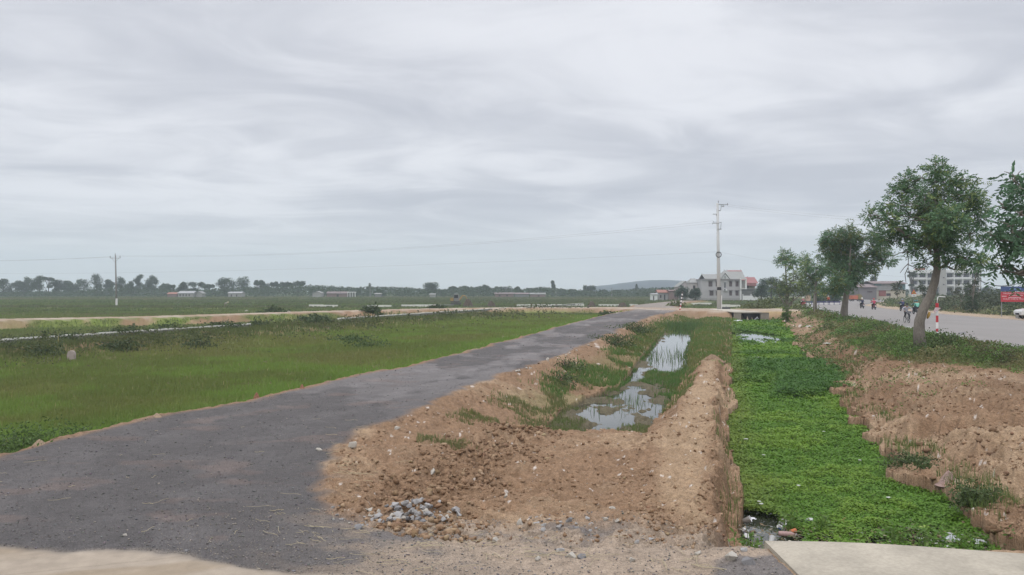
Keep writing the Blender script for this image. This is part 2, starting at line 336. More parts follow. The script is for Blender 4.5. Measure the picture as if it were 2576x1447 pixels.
# ------------------------------------------------------------------ ground colours (albedo of each place)
DIRT = np.array((.230, .148, .091)); DIRTP = np.array((.315, .224, .143)); DIRTD = np.array((.15, .095, .058)); SAND = np.array((.33, .265, .19))
GRS = np.array((.105, .120, .038)); GRSB = np.array((.135, .175, .042)); GRSO = np.array((.125, .115, .05)); MUD = np.array((.105, .09, .058)); GRV = np.array((.100, .092, .088))
def mixc(a, b, t): return a*(1-t[..., None])+b*t[..., None]
def groundcol(X, Y):
    Z, M, R = land(X, Y)
    n1 = fbm(X, Y, .35, 4, 71); n2 = fbm(X, Y, 2.2, 4, 73); n3 = fbm(X, Y, 9, 2, 75); big = fbm(X, Y, .06, 3, 77)
    c = np.broadcast_to(DIRT, X.shape+(3,)).copy()
    c = mixc(c, DIRTP, ss(n1+n2*.6, .75, 1.05)); c = mixc(c, DIRTD, ss(n2, .53, .72)*.55)
    # berm top is pale, compacted
    bt = ss(X, M['BL']-.1, M['BL']+.3)*(1-ss(X, M['BR']-.25, M['BR']))*(Y < 104)
    c = mixc(c, np.array((.315, .225, .142)), bt*.75)
    yel = ss(Y, 106, 109)*(1-ss(Y, 122, 150))*ss(X, 25, 38)
    c = mixc(c, np.array((.36, .27, .13)), yel*.7)
    # wet foot of the berm and banks at the waterline
    # left field and everything beyond: grass soil
    sdirt = ss(-M['cd'], -4.2, -2.2)*ss(X, -75, -28)*ss(fbm(X, Y, .22, 3, 79), .40, .52); gf = np.where((X < M['RL']-.22) & (Y < 107), 1.0, 0.0)*(1-sdirt); gf = np.maximum(gf, ss(Y, 108, 112)*(1-np.clip(ss(-M['cd'], -3.2, -1.5), 0, 1))*(1-M['gr']))
    gc = mixc(np.broadcast_to(GRS, c.shape).copy(), GRSB, ss(n1+.3*n2, .5, .8)); gc = mixc(gc, GRSO, ss(big+.4*(n1-.5), .48, .62)*.8)
    c = mixc(c, gc, gf)
    # scrubby soil bank in the left field
    bk = np.clip(M['bank']*1.6, 0, 1)*gf*ss(n2+.5*n1, .62, .86); c = mixc(c, DIRT*.8, bk)
    # far paddies
    bands = fbm(X*.006, Y*.045, 1, 3, 81); fp = ss(Y, 150, 190)*gf
    pc = mixc(np.broadcast_to(np.array((.075, .115, .040)), c.shape).copy(), np.array((.125, .135, .055)), ss(bands, .42, .62)); c = mixc(c, pc, fp)
    # green on the pond side slope and marsh
    sl = ss(X, M['RR']+.5, M['RR']+1.6)*(X < M['PL']+.4)*(Y > 20)*(Y < 104)
    gs = sl*np.clip(ss(Y, 23, 42)*1.1+ss(n1+.5*n2, .72, .9)-.15, 0, 1); c = mixc(c, GRS*.95, gs*.45)
    c = mixc(c, MUD, R['pond']*1.0); c = mixc(c, MUD*.8, R['canal']*1.0)
    lowg = ((X > M['PR']-.2) & (X < M['BR']+.2) & (Y > 38) & (Y < 105))*1.0; c = mixc(c, GRS, lowg*ss(n2, .35, .6))
    # pale stone flecks everywhere in the dug soil
    fl = (_fl(X, Y))*R['dirtz']; c = mixc(c, np.array((.52, .47, .42)), fl*.8)
    # verge soil
    vg = ss(X, ip(Y, cVL)-.5, ip(Y, cVL)+.5)*(X < R['XE'])*(Y < 104); c = mixc(c, GRS*.9, vg*.85)
    es = ss(X, R['XF'], R['XF']+1)*(1-ss(X, R['XF']+3+n1*3, R['XF']+5+n1*3)); c = mixc(c, np.array((.33, .255, .18)), es)
    c = mixc(c, GRS*1.0, ss(X, R['XF']+4, R['XF']+8)*.9)
    # gravel
    gcol = mixc(np.broadcast_to(GRV, c.shape).copy(), GRV*1.75, ss(fbm(X*1.0, Y*.35, .5, 4, 91)+.1*n2, .56, .68)*ss(Y, 12, 30)*.85)
    gcol = mixc(gcol, np.array((.17, .125, .105)), ss(fbm(X*.8, Y*1.5, 1.1, 4, 93), .62, .76)*.4)
    wt = (X-M['RL'])/np.maximum(M['RR']-M['RL'], 1); tr_ = np.exp(-((wt-.30)/.07)**2)+np.exp(-((wt-.66)/.07)**2); gcol = gcol*(1+.16*tr_*ss(n2+.3*n1, .45, .75))[..., None]; gcol = mixc(gcol, np.array((.25, .215, .18)), ss(Y, 95, 135)*.8)
    c = mixc(c, gcol, R['gravel'])
    # swept aside soil between the gravel and the concrete
    tr = ss(X+(n1-.5)*2, -3.6, -1.2)*(1-ss(Y+(n1-.5)*2, 9.9, 10.8))*(Y > 8)
    tc_ = mixc(np.broadcast_to(np.array((.285, .225, .17)), c.shape).copy(), GRV*1.3, ss(fbm(X*.7, Y*1.4, .8, 4, 97)+.25*n2, .58, .72)*.9); c = mixc(c, tc_, np.clip(tr, 0, 1)*(X < 2.85))
    cr = ss(-M['cd'], -.4, .6)*(Y > 58)*(1-R['onroad']); c = mixc(c, mixc(np.broadcast_to(np.array((.30, .225, .16)), c.shape).copy(), np.array((.36, .30, .24)), ss(n1, .4, .6)), cr*.9)
    stk = fbm((X*.94+Y*.34)*.5, (Y*.94-X*.34)*2.2, 1.0, 4, 95); ap = mixc(np.broadcast_to(SAND*np.array((.93, .97, 1.05)), c.shape).copy(), SAND*.80, ss(stk+.5*(n1-.5), .44, .70)); ap = mixc(ap, SAND*.5, (np.abs(((Y*.94-X*.34)*.9+.1*n1) % 1.0-.5) < .018)*.22); c = mixc(c, ap, np.clip(R['apron'], 0, 1))
    rc = np.broadcast_to(np.array((.21, .205, .20)), c.shape); c = mixc(c, rc, R['onroad'])
    c = c*(0.86+.28*n2[..., None])*(.9+.2*n3[..., None])
    return np.clip(c, .005, .8), Z, M, R
def _fl(X, Y):
    k = 22.0/2**np.round(np.log2(np.clip(Y/14, 1, 6))); return (_h(np.floor(X*k+vn(X*40, Y*40, 3)), np.floor(Y*k*.8+vn(X*40, Y*40, 4)), 99) > .992)*1.0

# ------------------------------------------------------------------ ground mesh: rows get coarser with distance
ypx = np.concatenate([np.arange(2300, 1470, -6.0), np.arange(1470, 775, -1.0), np.arange(775, 741, -.5), np.arange(741, 733, -.4), [732.7, 732.3, 732.0]])
Yr = (CAMZ*F)/(ypx-HZ)
tt = np.concatenate([np.linspace(-3.5, -.74, 60)[:-1], np.linspace(-.74, .74, 1250), np.linspace(.74, 3.5, 60)[1:]])
gy, gx = np.meshgrid(Yr, tt, indexing='ij'); gx = gx*gy
col, Z, M, R = groundcol(gx, gy)
Z = np.where(gy > 400, -.8, Z)
nr, nc = gx.shape
V = np.stack([gx, gy, Z], -1).reshape(-1, 3); colf = col.reshape(-1, 3)
idx = np.arange(nr*nc).reshape(nr, nc)
Fq = np.stack([idx[:-1, :-1], idx[:-1, 1:], idx[1:, 1:], idx[1:, :-1]], -1).reshape(-1, 4)
def fmean(a): a = a.astype(float); return ((a[:-1, :-1]+a[1:, 1:])/2).reshape(-1)
grav = fmean(R['gravel']) > .5; apr = fmean(R['apron']) > .5
crs = (fmean(M['cd']) < -.2) & (fmean(R['onroad']) < .5) & ~grav
kind = np.zeros(len(Fq), int); kind[crs] = 3; kind[grav] = 1; kind[apr] = 2
def sub(name, sel, mt):
    f = Fq[sel]; us = np.unique(f); mp = np.zeros(nr*nc, np.int64); mp[us] = np.arange(len(us))
    me = npmesh(name, V[us], mp[f], colf[us]); o = link(name, me, mt, smooth=True); return tag(o, kind='structure')
gm = mat('soil', None, .95, .1, attr='Col', n1=.30, s1=11, n2=.42, s2=60, bump=1.0, bs=22)
sub('ground', kind == 0, gm)
sub('gravel_road', kind == 1, mat('grey gravel', None, .9, .2, attr='Col', n1=.16, s1=9, n2=.55, s2=55, bump=1.0, bs=60))
sub('concrete_road', kind == 2, mat('dusty concrete', None, .9, .15, attr='Col', n1=.08, s1=3, n2=.06, s2=40, bump=.15, bs=30))
sub('dirt_road', kind == 3, mat('beaten earth', None, .95, .1, attr='Col', n1=.15, s1=6, n2=.15, s2=50, bump=.4, bs=15))
# sheets of the asphalt road
def strip(name, ca, cb, oa, ob, z, mt, y0=12, y1=300, n=240, kind='structure', parent=None, thick=0):
    Y = y0*(y1/y0)**np.linspace(0, 1, n); a = ip(Y, ca)+oa; b = ip(Y, cb)+ob
    m_ = 9; t = np.linspace(0, 1, m_)
    P = np.stack([a[:, None]+(b-a)[:, None]*t, np.repeat(Y[:, None], m_, 1), np.full((n, m_), z)], -1)
    ii = np.arange(n*m_).reshape(n, m_); f = np.stack([ii[:-1, :-1], ii[:-1, 1:], ii[1:, 1:], ii[1:, :-1]], -1).reshape(-1, 4)
    o = link(name, npmesh(name, P.reshape(-1, 3), f), mt, parent)
    if kind: tag(o, kind=kind)
    return o
strip('road', cXE, cXF, 1.3, 0, .010, mat('worn asphalt', (.215, .200, .185), .9, .25, n1=.10, s1=.25, n2=.12, s2=30, bump=.2, bs=60, stretch=(1, .35, 1)))
strip('road_shoulder', cXE, cXE, -.1, 1.3, .006, mat('shoulder concrete', (.26, .255, .245), .9, .2, n1=.12, s1=1, n2=.12, s2=30))
strip('road_edge_line', cXE, cXE, 1.30, 1.45, .016, mat('worn line paint', (.42, .42, .41), .8, n1=.25, s1=6))
# water
wm = mat('ditch water', (.035, .038, .028), .04, .5, bump=.03, bs=3)
def waterpatch(name, ca, cb, z, y0, y1, mt):
    Y = np.linspace(y0, y1, 60); a = ca(Y); b = cb(Y); P = np.stack([np.stack([a, Y, Y*0+z], -1), np.stack([b, Y, Y*0+z], -1)], 1)
    ii = np.arange(120).reshape(60, 2); f = np.stack([ii[:-1, 0], ii[:-1, 1], ii[1:, 1], ii[1:, 0]], -1)
    return tag(link(name, npmesh(name, P.reshape(-1, 3), f), mt), kind='structure')
waterpatch('pond_water', lambda Y: ip(Y, cPL)-1.0, lambda Y: ip(Y, cBL)+.3, -1.0, 19.0, 105.5, wm)
waterpatch('canal_water', lambda Y: cCL(Y)-.4, lambda Y: ip(Y, cCR)+.9, -1.17, 9.1, 111, wm)

# hill on the horizon
hp = [(1478,738),(1492,722),(1505,719),(1535,716),(1560,712.5),(1590,709),(1625,706),(1655,704.5),(1680,705),(1705,708),(1722,713),(1760,722),(1800,730),(1850,740)]
YH = 1350.0; hv = []; nxh = 160
xs = np.linspace(PX(1440, YH), PX(1900, YH), nxh); crest = np.interp(xs, [PX(x, YH) for x, y in hp], [CAMZ+(HZ-y)/F*YH for x, y in hp])
crest = crest+(fbm(xs, xs*0, .03, 3, 5)-.5)*3
prof = np.linspace(-1, 1, 40); PP = []
for t in prof:
    h = np.cos(t*math.pi/2)**.9; PP.append(np.stack([xs, np.full(nxh, YH+t*300), -3+(crest+3)*h+(fbm(xs, xs*0+t*400, .02, 4, 8)-.5)*8*h*(1-h)], -1))
PP = np.array(PP); ii = np.arange(40*nxh).reshape(40, nxh)
tag(link('hill', npmesh('hill', PP.reshape(-1, 3), np.stack([ii[:-1, :-1], ii[:-1, 1:], ii[1:, 1:], ii[1:, :-1]], -1).reshape(-1, 4)), mat('wooded hillside', (.030, .045, .055), .95, n1=.3, s1=.03), smooth=True), kind='structure')
# haze
hz = MB().box(-2600, 2600, -60, 2900, -4.5, 130).build('haze', None); tag(hz, kind='stuff')
hm = bpy.data.materials.new('haze air'); hm.use_nodes = True; t = hm.node_tree; t.nodes.clear()
ho = t.nodes.new('ShaderNodeOutputMaterial'); pv = t.nodes.new('ShaderNodeVolumePrincipled'); t.links.new(pv.outputs[0], ho.inputs['Volume'])
pv.inputs['Color'].default_value = (.83, .92, 1.0, 1); pv.inputs['Density'].default_value = .00044; pv.inputs['Anisotropy'].default_value = .3
hz.data.materials.append(hm)
# ------------------------------------------------------------------ ground vegetation
def logY(n, y0, y1, p=1.0):
    u_ = RNG.random(n)
    if abs(p-1) < 1e-6: return y0*(y1/y0)**u_
    q = 1-p; return (y0**q+(y1**q-y0**q)*u_)**(1/q)
def scatter(n, y0, y1, t0, t1, p=1.0):
    Y = logY(n, y0, y1, p); return Y*RNG.uniform(t0, t1, n), Y
def blades(name, X, Y, Z, h, w, col, mt, parent=None, lean=.45, curl=True):
    n = len(X); a = RNG.uniform(0, 2*math.pi, n); l = RNG.random(n)*lean*h; b = RNG.uniform(0, math.pi, n)
    # keep the broad side towards the road it is seen from only on average
    dx, dy = np.cos(b)*w*.5, np.sin(b)*w*.35
    P0 = np.stack([X-dx, Y-dy, Z-.03], -1); P1 = np.stack([X+dx, Y+dy, Z-.03], -1)
    mx, my = X+np.cos(a)*l*.35, Y+np.sin(a)*l*.35
    P2 = np.stack([mx+dx*.75, my+dy*.75, Z+h*.6], -1); P3 = np.stack([mx-dx*.75, my-dy*.75, Z+h*.6], -1)
    P4 = np.stack([X+np.cos(a)*l, Y+np.sin(a)*l, Z+h], -1)
    V_ = np.stack([P0, P1, P2, P3, P4], 1).reshape(-1, 3); k = np.arange(n)[:, None]*5
    F_ = np.concatenate([np.stack([k+0, k+1, k+2], -1).reshape(-1, 3), np.stack([k+0, k+2, k+3], -1).reshape(-1, 3), np.stack([k+3, k+2, k+4], -1).reshape(-1, 3)])
    c = np.repeat(col[:, None, :], 5, 1)
    return link(name, npmesh(name, V_, F_, c.reshape(-1, 3), 3), mt, parent)
def leaves(name, P, size, col, mt, parent=None, flat=0.5, asp=.5, dirs=None):
    """rhombic leaves; flat=1 lies level, 0 any way"""
    n = len(P)
    if dirs is None:
        d = RNG.normal(size=(n, 3)); d[:, 2] *= (1-flat)
    else: d = dirs
    d = d/np.maximum(np.linalg.norm(d, axis=1, keepdims=True), 1e-6)
    r = RNG.normal(size=(n, 3)); r[:, 2] *= (1-flat*.7); s = np.cross(d, r); s = s/np.maximum(np.linalg.norm(s, axis=1, keepdims=True), 1e-6)
    if flat > .3:
        upv = np.tile([0, 0, 1.0], (n, 1))+RNG.normal(size=(n, 3))*(1-flat)*.9; s = np.cross(d, upv); s = s/np.maximum(np.linalg.norm(s, axis=1, keepdims=True), 1e-6)
    L_ = size[:, None]; W_ = L_*asp*.5
    V_ = np.stack([P, P+d*L_*.45+s*W_, P+d*L_, P+d*L_*.45-s*W_], 1).reshape(-1, 3)
    k = np.arange(n)[:, None]*4; F_ = k+np.array([[0, 1, 2, 3]])
    return link(name, npmesh(name, V_, F_, np.repeat(col[:, None, :], 4, 1).reshape(-1, 3)), mt, parent)
def vary(c, n, amt=.22, hue=.10):
    k = 1+(RNG.random((n, 1))-.5)*2*amt; h_ = 1+(RNG.random((n, 3))-.5)*2*hue
    return np.clip(np.asarray(c)*k*h_, .004, .9)
GRASS = leafmat('grass blades', rough=.6, tl=.35)

# --- field grass left of the gravel road
X, Y = scatter(420000, 11.5, 135, -.72, .25, 1.12)
RLx = ip(Y, cRL); keep = (X < RLx-.38+(fbm(X, Y, 1.5, 2, 101)-.5)*.7) & (X > -.72*Y)
X, Y = X[keep], Y[keep]; Z_, M_ = base(X, Y)
g1 = fbm(X, Y, .30, 3, 103); g2 = fbm(X, Y, 1.4, 3, 105); kd = M_['kd']
scr = ss(np.exp(-((kd-3.0)/5.5)**2)+.5*(g1-.5), .35, .75)*np.interp(Y, [20, 32, 100, 130], [0, 1, 1, .3])
onk = (kd > -.9) & (kd < .12) & (Y < 140); bare = (ss(g2+.35*g1, .62, .80)*scr*RNG.random(len(X)) > .25) | (M_['cd'] < .9+3.0*ss(X, -75, -28)*ss(fbm(X, Y, .22, 3, 79), .40, .52)) | onk
keep = ~bare; X, Y, Z_, g1, g2, scr, kd = (a[keep] for a in (X, Y, Z_, g1, g2, scr, kd)); n = len(X)
c = mixc(np.broadcast_to(np.array((.096, .120, .034)), (n, 3)), np.array((.108, .155, .036)), ss(g1+.35*(g2-.5), .46, .66))
c = mixc(c, np.array((.122, .122, .044)), ss(fbm(X, Y, .11, 3, 107), .50, .66)*.7)
nb = np.clip(1-(RLx[keep[:len(RLx)]] if False else ip(Y, cRL))+X, -9, 9)
edge = ss(X, ip(Y, cRL)-7, ip(Y, cRL)-1.5); c = mixc(c, np.array((.105, .180, .035)), edge*.7)
c = mixc(c, np.array((.062, .075, .030)), scr*.8); beyond = ss(-kd, 0, 3); c = mixc(c, np.array((.085, .110, .045)), beyond*.6)
h = (.06+.15*g2+.06*RNG.random(n))*(1+1.3*scr*g2)*np.interp(Y, [12, 60, 130], [1, 1.1, 1.2]); w = np.maximum(.010, .00085*Y)*RNG.uniform(.7, 1.5, n)
fr = RNG.random(n) < .0015; h = np.where(fr, h*1.3, h); c = np.where(fr[:, None], np.array((.22, .20, .09)), c)
tag(blades('field_grass', X, Y, land(X, Y)[0], h, w, c*1.9*vary((1, 1, 1), n, .25, .10), GRASS), 'green and olive grass covering the low field left of the gravel road', 'grass', kind='stuff')

# --- grass on the ditch side, in the pond and on the low bank
X, Y = scatter(330000, 16, 106, -.12, .50, 1.15); Z_, M_ = base(X, Y); R_ = land(X, Y); ZL, LM, LR = R_
g1 = fbm(X, Y, .5, 3, 111); g2 = fbm(X, Y, 2.0, 3, 113)
slope = (X > M_['RR']+.35) & (X < M_['PL']+.2); pd = LR['pond']
inb = (X > M_['PR']-.3) & (X < M_['CL']+.25)
f1 = slope*np.clip(ss(Y, 24, 60)*.75+ss(g1+.35*(g2-.5), .50, .62)-.28, 0, 1)*ss(X-M_['RR'], .4, 1.6)
midpatch = np.exp(-(((Y-35.5)/4.0)**2))*ss(X, ip(Y, cPL)+1.8, ip(Y, cPL)+3.2)
f2 = pd*np.clip((1-ss(LR['ow'], .15, .45))*ss(g1, .38, .56)*.85+midpatch*1.4+ss(Y, 66, 80)*.55, 0, 1)
f2 = f2*(ZL > -1.07)
f3 = inb*np.clip(ss(Y, 37, 42)*1.0-ss(np.exp(-((Y-38)/2.5)**2), .5, .9), 0, 1)*.5
f4 = ((X > M_['PR']-.3) & (X < M_['BL']-.1) & (Y > 24))*.5*ss(g2, .4, .6)
rim = ((X > M_['RR']+.6) & (Y > 17.5) & (Y < 21.5) & (X < M_['PR']))*ss(g2+.3*g1, .60, .75)*ss(Y, 19.3, 20.4)
f = np.maximum.reduce([f1, f2, f3, f4, rim*.9]); keep = RNG.random(len(X)) < f
# near end of the pond
X, Y, ZL, g1, g2, pd, mp_ = (a[keep] for a in (X, Y, ZL, g1, g2, pd, midpatch)); n = len(X)
c = mixc(np.broadcast_to(np.array((.095, .115, .035)), (n, 3)), np.array((.075, .125, .035)), ss(g1, .45, .6)); c = mixc(c, np.array((.060, .120, .034)), pd*np.clip(.35+mp_, 0, 1))
c = mixc(c, np.array((.14, .125, .06)), ss(g2, .60, .72)*.5)
h = (.05+.17*g2+.07*RNG.random(n))*np.where(pd, 1.0+mp_*.6, 1.1)*np.interp(Y, [18, 24, 30, 60], [.45, .6, .9, 1.2]); c = mixc(c, np.array((.125, .115, .055)), (Y < 27)*.6*ss(g1, .4, .6)); w = np.maximum(.012, .00085*Y)*RNG.uniform(.7, 1.4, n)
tag(blades('ditch_grass', X, Y, ZL, h, w, c*1.7*vary((1, 1, 1), n, .25, .10), GRASS), 'green grass and sedge growing on the ditch slope and in the pond', 'grass', kind='stuff')
# reeds standing in the far part of the pond
rx, ry = [], []
for (x, y, r, k) in ((1745, 828, 2.0, 1700), (1700, 826, .9, 260), (1770, 834, 1.0, 500), (1725, 823, 1.2, 700), (1640, 905, 1.0, 90), (1750, 900, 1.6, 260), (1560, 1010, .5, 40), (1590, 1012, .6, 60), (1530, 1030, .4, 30)):
    g = G(x, y, -1.0); rx.append(RNG.normal(g[0], r*.8, k)); ry.append(RNG.normal(g[1], r*1.6, k))
X = np.concatenate(rx); Y = np.concatenate(ry); n = len(X)
tag(blades('pond_reeds', X, Y, np.full(n, -1.02), RNG.uniform(.15, .75, n)*np.interp(Y, [25, 60], [.5, 1]), np.maximum(.012, .0007*Y), vary((.09, .15, .05), n), GRASS), 'dark reeds standing in the open water of the pond', 'reeds', kind='stuff')

# --- water plants filling the canal
X, Y = scatter(820000, 11.2, 107.0, .22, .66, 1.25); CLx = cCL(Y); CRx = ip(Y, cCR)+(fbm(X, Y, .55, 3, 11)-.5)*1.0
g1 = fbm(X, Y, .7, 3, 121); g2 = fbm(X, Y, 3.0, 3, 123)
cw = canalwater(X, Y); f = (~((Y > 102.5) & (X > 29.5) & (X < 34.8)))*((X > CLx-.05) & (X < CRx+.35+.3*(g1-.5)))*(1-ss(cw+.5*(g2-.5), .35, .55))
nearend = 1-ss(Y+(g1-.5)*1.6, 12.5, 14.0); f = f*(1-nearend*(.45+.5*ss(g2, .40, .52))); keep = RNG.random(len(X)) < f
X, Y, g1, g2 = X[keep], Y[keep], g1[keep], g2[keep]; n = len(X)
# stands of taller, darker plants lie across the canal
def stand(X, Y):
    s = 0
    for y0, y1, x0, k in ((910, 944, 1815, .95), (948, 998, 1950, 1.0), (935, 960, 1815, .6), (886, 893, 1815, .6), (851, 864, 1815, .8), (796, 810, 1830, .7), (823, 831, 1830, .6)):
        Ya, Yb = G(0, y1, -1)[1], G(0, y0, -1)[1]; w_ = (fbm(X, X*0, .9, 3, 131)-.5)*.12*Ya
        s = np.maximum(s, k*ss(Y, Ya-.3+w_, Ya+.5+w_)*(1-ss(Y, Yb-.6+w_, Yb+.5+w_))*ss(X, PX(x0-25, 1)*Y, PX(x0+15, 1)*Y))
    return s
st = stand(X, Y)
c = mixc(np.broadcast_to(np.array((.085, .165, .030)), (n, 3)), np.array((.125, .205, .040)), ss(g1+.5*(g2-.5), .45, .68)); c = mixc(c, np.array((.042, .100, .028)), st*.85)
left_edge = 1-ss(X-CLx[keep], .0, .9+.5*g1); c = mixc(c, np.array((.155, .185, .060)), left_edge*.55)
hgt = .02+.16*g2*RNG.random(n)+st*(.20*RNG.random(n)+.10)*np.interp(Y, [40, 60], [1, .6])+.10*(g1-.3)
P = np.stack([X, Y, -1.15+np.clip(hgt, .0, 1)+.05], -1); sz = np.maximum(.042, .0026*Y)*RNG.uniform(.5, 1.5, n)
tag(leaves('water_plants', P, sz, c*1.22*vary((1, 1, 1), n, .22, .12)*np.array((1.2,1.22,.80)), leafmat('water plant leaves', rough=.6, tl=.3), flat=.68, asp=.7), 'bright green floating plants filling the canal from bank to bank', 'water plants', kind='stuff')

# --- low shrubs and grass between the trees and the road
X, Y = scatter(300000, 22, 112, .30, .90, 1.1); VLx = ip(Y, cVL)+(fbm(X, Y, .5, 3, 141)-.5)*3.0; XEx = ip(Y, cXE)
g1 = fbm(X, Y, .6, 3, 143); g2 = fbm(X, Y, 2.4, 3, 145)
gap = ss(Y, 74, 84)*.75
f = ((X > VLx) & (X < XEx+.1))*np.clip(ss(X-VLx, 0, .8)*(1-gap*(1-ss(g1, .5, .6)))-.0, 0, 1)
extra = ((X > ip(Y, cCR)+.3) & (X <= VLx))*ss(g1+.3*(g2-.5), .55, .66)*np.interp(Y, [16, 30, 40, 70], [.10, .28, .4, .32]); extra = np.maximum(extra, ((X > ip(Y, cCR)-.3) & (X < ip(Y, cCR)+1.2+2.5*g1) & (Y > 36) & (Y < 66))*.5); f = np.maximum(f, extra)
keep = RNG.random(len(X)) < f; X, Y, g1, g2, VLx, XEx = (a[keep] for a in (X, Y, g1, g2, VLx, XEx)); n = len(X)
mid = np.clip((X-VLx)/np.maximum(XEx-VLx, 1), 0, 1); hh = (.12+.85*ss(g1, .35, .65)*np.sin(np.clip(mid, .05, .95)*math.pi)**.6*np.interp(Y, [25, 40, 70, 100], [.75, .7, .65, .4]))
hh = np.where(X < VLx, .14, hh)
zg = land(X, Y)[0]; P = np.stack([X, Y, zg+hh*RNG.random(n)**.6], -1)
c = mixc(np.broadcast_to(np.array((.060, .085, .028)), (n, 3)), np.array((.085, .150, .035)), ss(g2+.4*(g1-.5), .45, .65)); c = mixc(c, np.array((.135, .105, .055)), ss(fbm(X, Y, .35, 3, 147), .52, .66)*.7)
sz = np.maximum(.06, .0028*Y)*RNG.uniform(.6, 1.5, n)
tag(leaves('verge_shrubs', P, sz, c*1.7*vary((1, 1, 1), n, .35, .12), leafmat('shrub leaves', rough=.6, tl=.3), flat=.15, asp=.42), 'low green and brownish shrubs along the verge between the trees and the asphalt road', 'shrubs', kind='stuff')
# thin grass sprigs over the right bank edge and the near canal margin
X, Y = scatter(60000, 11.0, 60, .25, .72, 1.3); e = X-ip(Y, cCR); g1 = fbm(X, Y, .9, 3, 151)
keep = (e > -.4) & (e < 1.0) & (RNG.random(len(X)) < ss(g1, .44, .54)); cle = X-cCL(Y); keep = keep | ((cle > -.35) & (cle < .1) & (RNG.random(len(X)) < .35*ss(g1, .4, .6))); X, Y = X[keep], Y[keep]; n = len(X)
tag(blades('bank_grass', X, Y, land(X, Y)[0], RNG.uniform(.08, .28, n), np.maximum(.010, .0007*Y), vary((.12, .17, .05), n), GRASS), 'grass tufts at the foot of the right canal bank', 'grass', kind='stuff')

# --- scrub beyond the asphalt road
X, Y = scatter(150000, 45, 330, .15, .95, .9); XFx = ip(Y, cXF)+4.0+(fbm(X, Y, .3, 3, 161)-.5)*5; g1 = fbm(X, Y, .11, 3, 163); g2 = fbm(X, Y, .6, 3, 165)
keep = (X > XFx) & (X < XFx+55) & (RNG.random(len(X)) < ss(g1+.4*(g2-.5), .36, .5)); X, Y, g1, g2 = X[keep], Y[keep], g1[keep], g2[keep]; n = len(X)
hh = .2+1.05*ss(g1+.3*(g2-.5), .45, .75)*np.interp(Y, [60, 110, 220], [.9, 1.1, .8]); P = np.stack([X, Y, hh*RNG.random(n)**.7], -1)
c = mixc(np.broadcast_to(np.array((.090, .105, .045)), (n, 3)), np.array((.055, .080, .035)), ss(g1, .45, .62)); c = mixc(c, np.array((.14, .12, .075)), ss(g2, .56, .68)*.6)
tag(leaves('roadside_scrub', P, np.maximum(.14, .0030*Y)*RNG.uniform(.6, 1.4, n), c*1.7*vary((1, 1, 1), n, .3, .1), leafmat('shrub leaves'), flat=.15, asp=.5), 'grey green scrub and weeds beyond the asphalt road', 'scrub', kind='stuff')
# --- far field growth: rough low cover seen edge on
X, Y = scatter(170000, 118, 480, -.70, .62, .75); M_ = base(X, Y)[1]; g1 = fbm(X*.25, Y*.08, 1.0, 3, 171); g2 = fbm(X, Y, .5, 2, 173)
keep = (M_['cd'] > 2.5) & (M_['gr'] < .1) & (M_['east'] < .1) & (RNG.random(len(X)) < .35+.65*ss(g1, .4, .55)); X, Y, g1, g2 = X[keep], Y[keep], g1[keep], g2[keep]; n = len(X)
gb = fbm(X*.004+3, Y*.030, 1.0, 3, 175); c = mixc(np.broadcast_to(np.array((.090, .100, .052)), (n, 3)), np.array((.140, .125, .075)), ss(gb, .44, .56)); c = mixc(c, np.array((.105, .135, .050)), ss(fbm(X*.006, Y*.05, 1, 2, 177), .52, .62)*.9); c = mixc(c, np.array((.050, .080, .035)), ss(g2, .6, .7)*.6)
tag(blades('paddy_growth', X, Y, np.full(n, -.8), (.20+.35*g2)*np.interp(Y, [118, 200], [.6, 1]), .0016*Y*RNG.uniform(.6, 1.4, n), c*1.6*vary((1, 1, 1), n, .2, .08), GRASS), 'green rice and weeds over the far flat fields', 'crops', kind='stuff')

# dead leaves and trash caught at the near end of the canal
X = RNG.uniform(3.0, 7.9, 5200); Y = 11.55+RNG.random(5200)**1.1*2.5+.12*(X-3)*0; g1 = fbm(X, Y, 2.2, 3, 181); keep = RNG.random(len(X)) < ss(g1, .32, .48)*np.interp(Y, [11.5, 13.2, 14.1], [1, .85, .1]); X, Y = X[keep], Y[keep]; n = len(X); q = RNG.random(n)[:, None]
c = np.where(q < .35, np.array((.22, .16, .09)), np.where(q < .6, np.array((.12, .10, .06)), np.where(q < .72, np.array((.42, .38, .28)), np.where(q < .76, np.array((.6, .6, .57)), np.array((.10, .16, .05))))))
tag(leaves('canal_debris', np.stack([X, Y, -1.13+.14*RNG.random(n)], -1), RNG.uniform(.03, .11, n), c*vary((1, 1, 1), n, .3), leafmat('water plant leaves'), flat=.8, asp=.55), 'dead leaves, stems and small scraps caught in the near end of the canal', 'debris', kind='stuff')

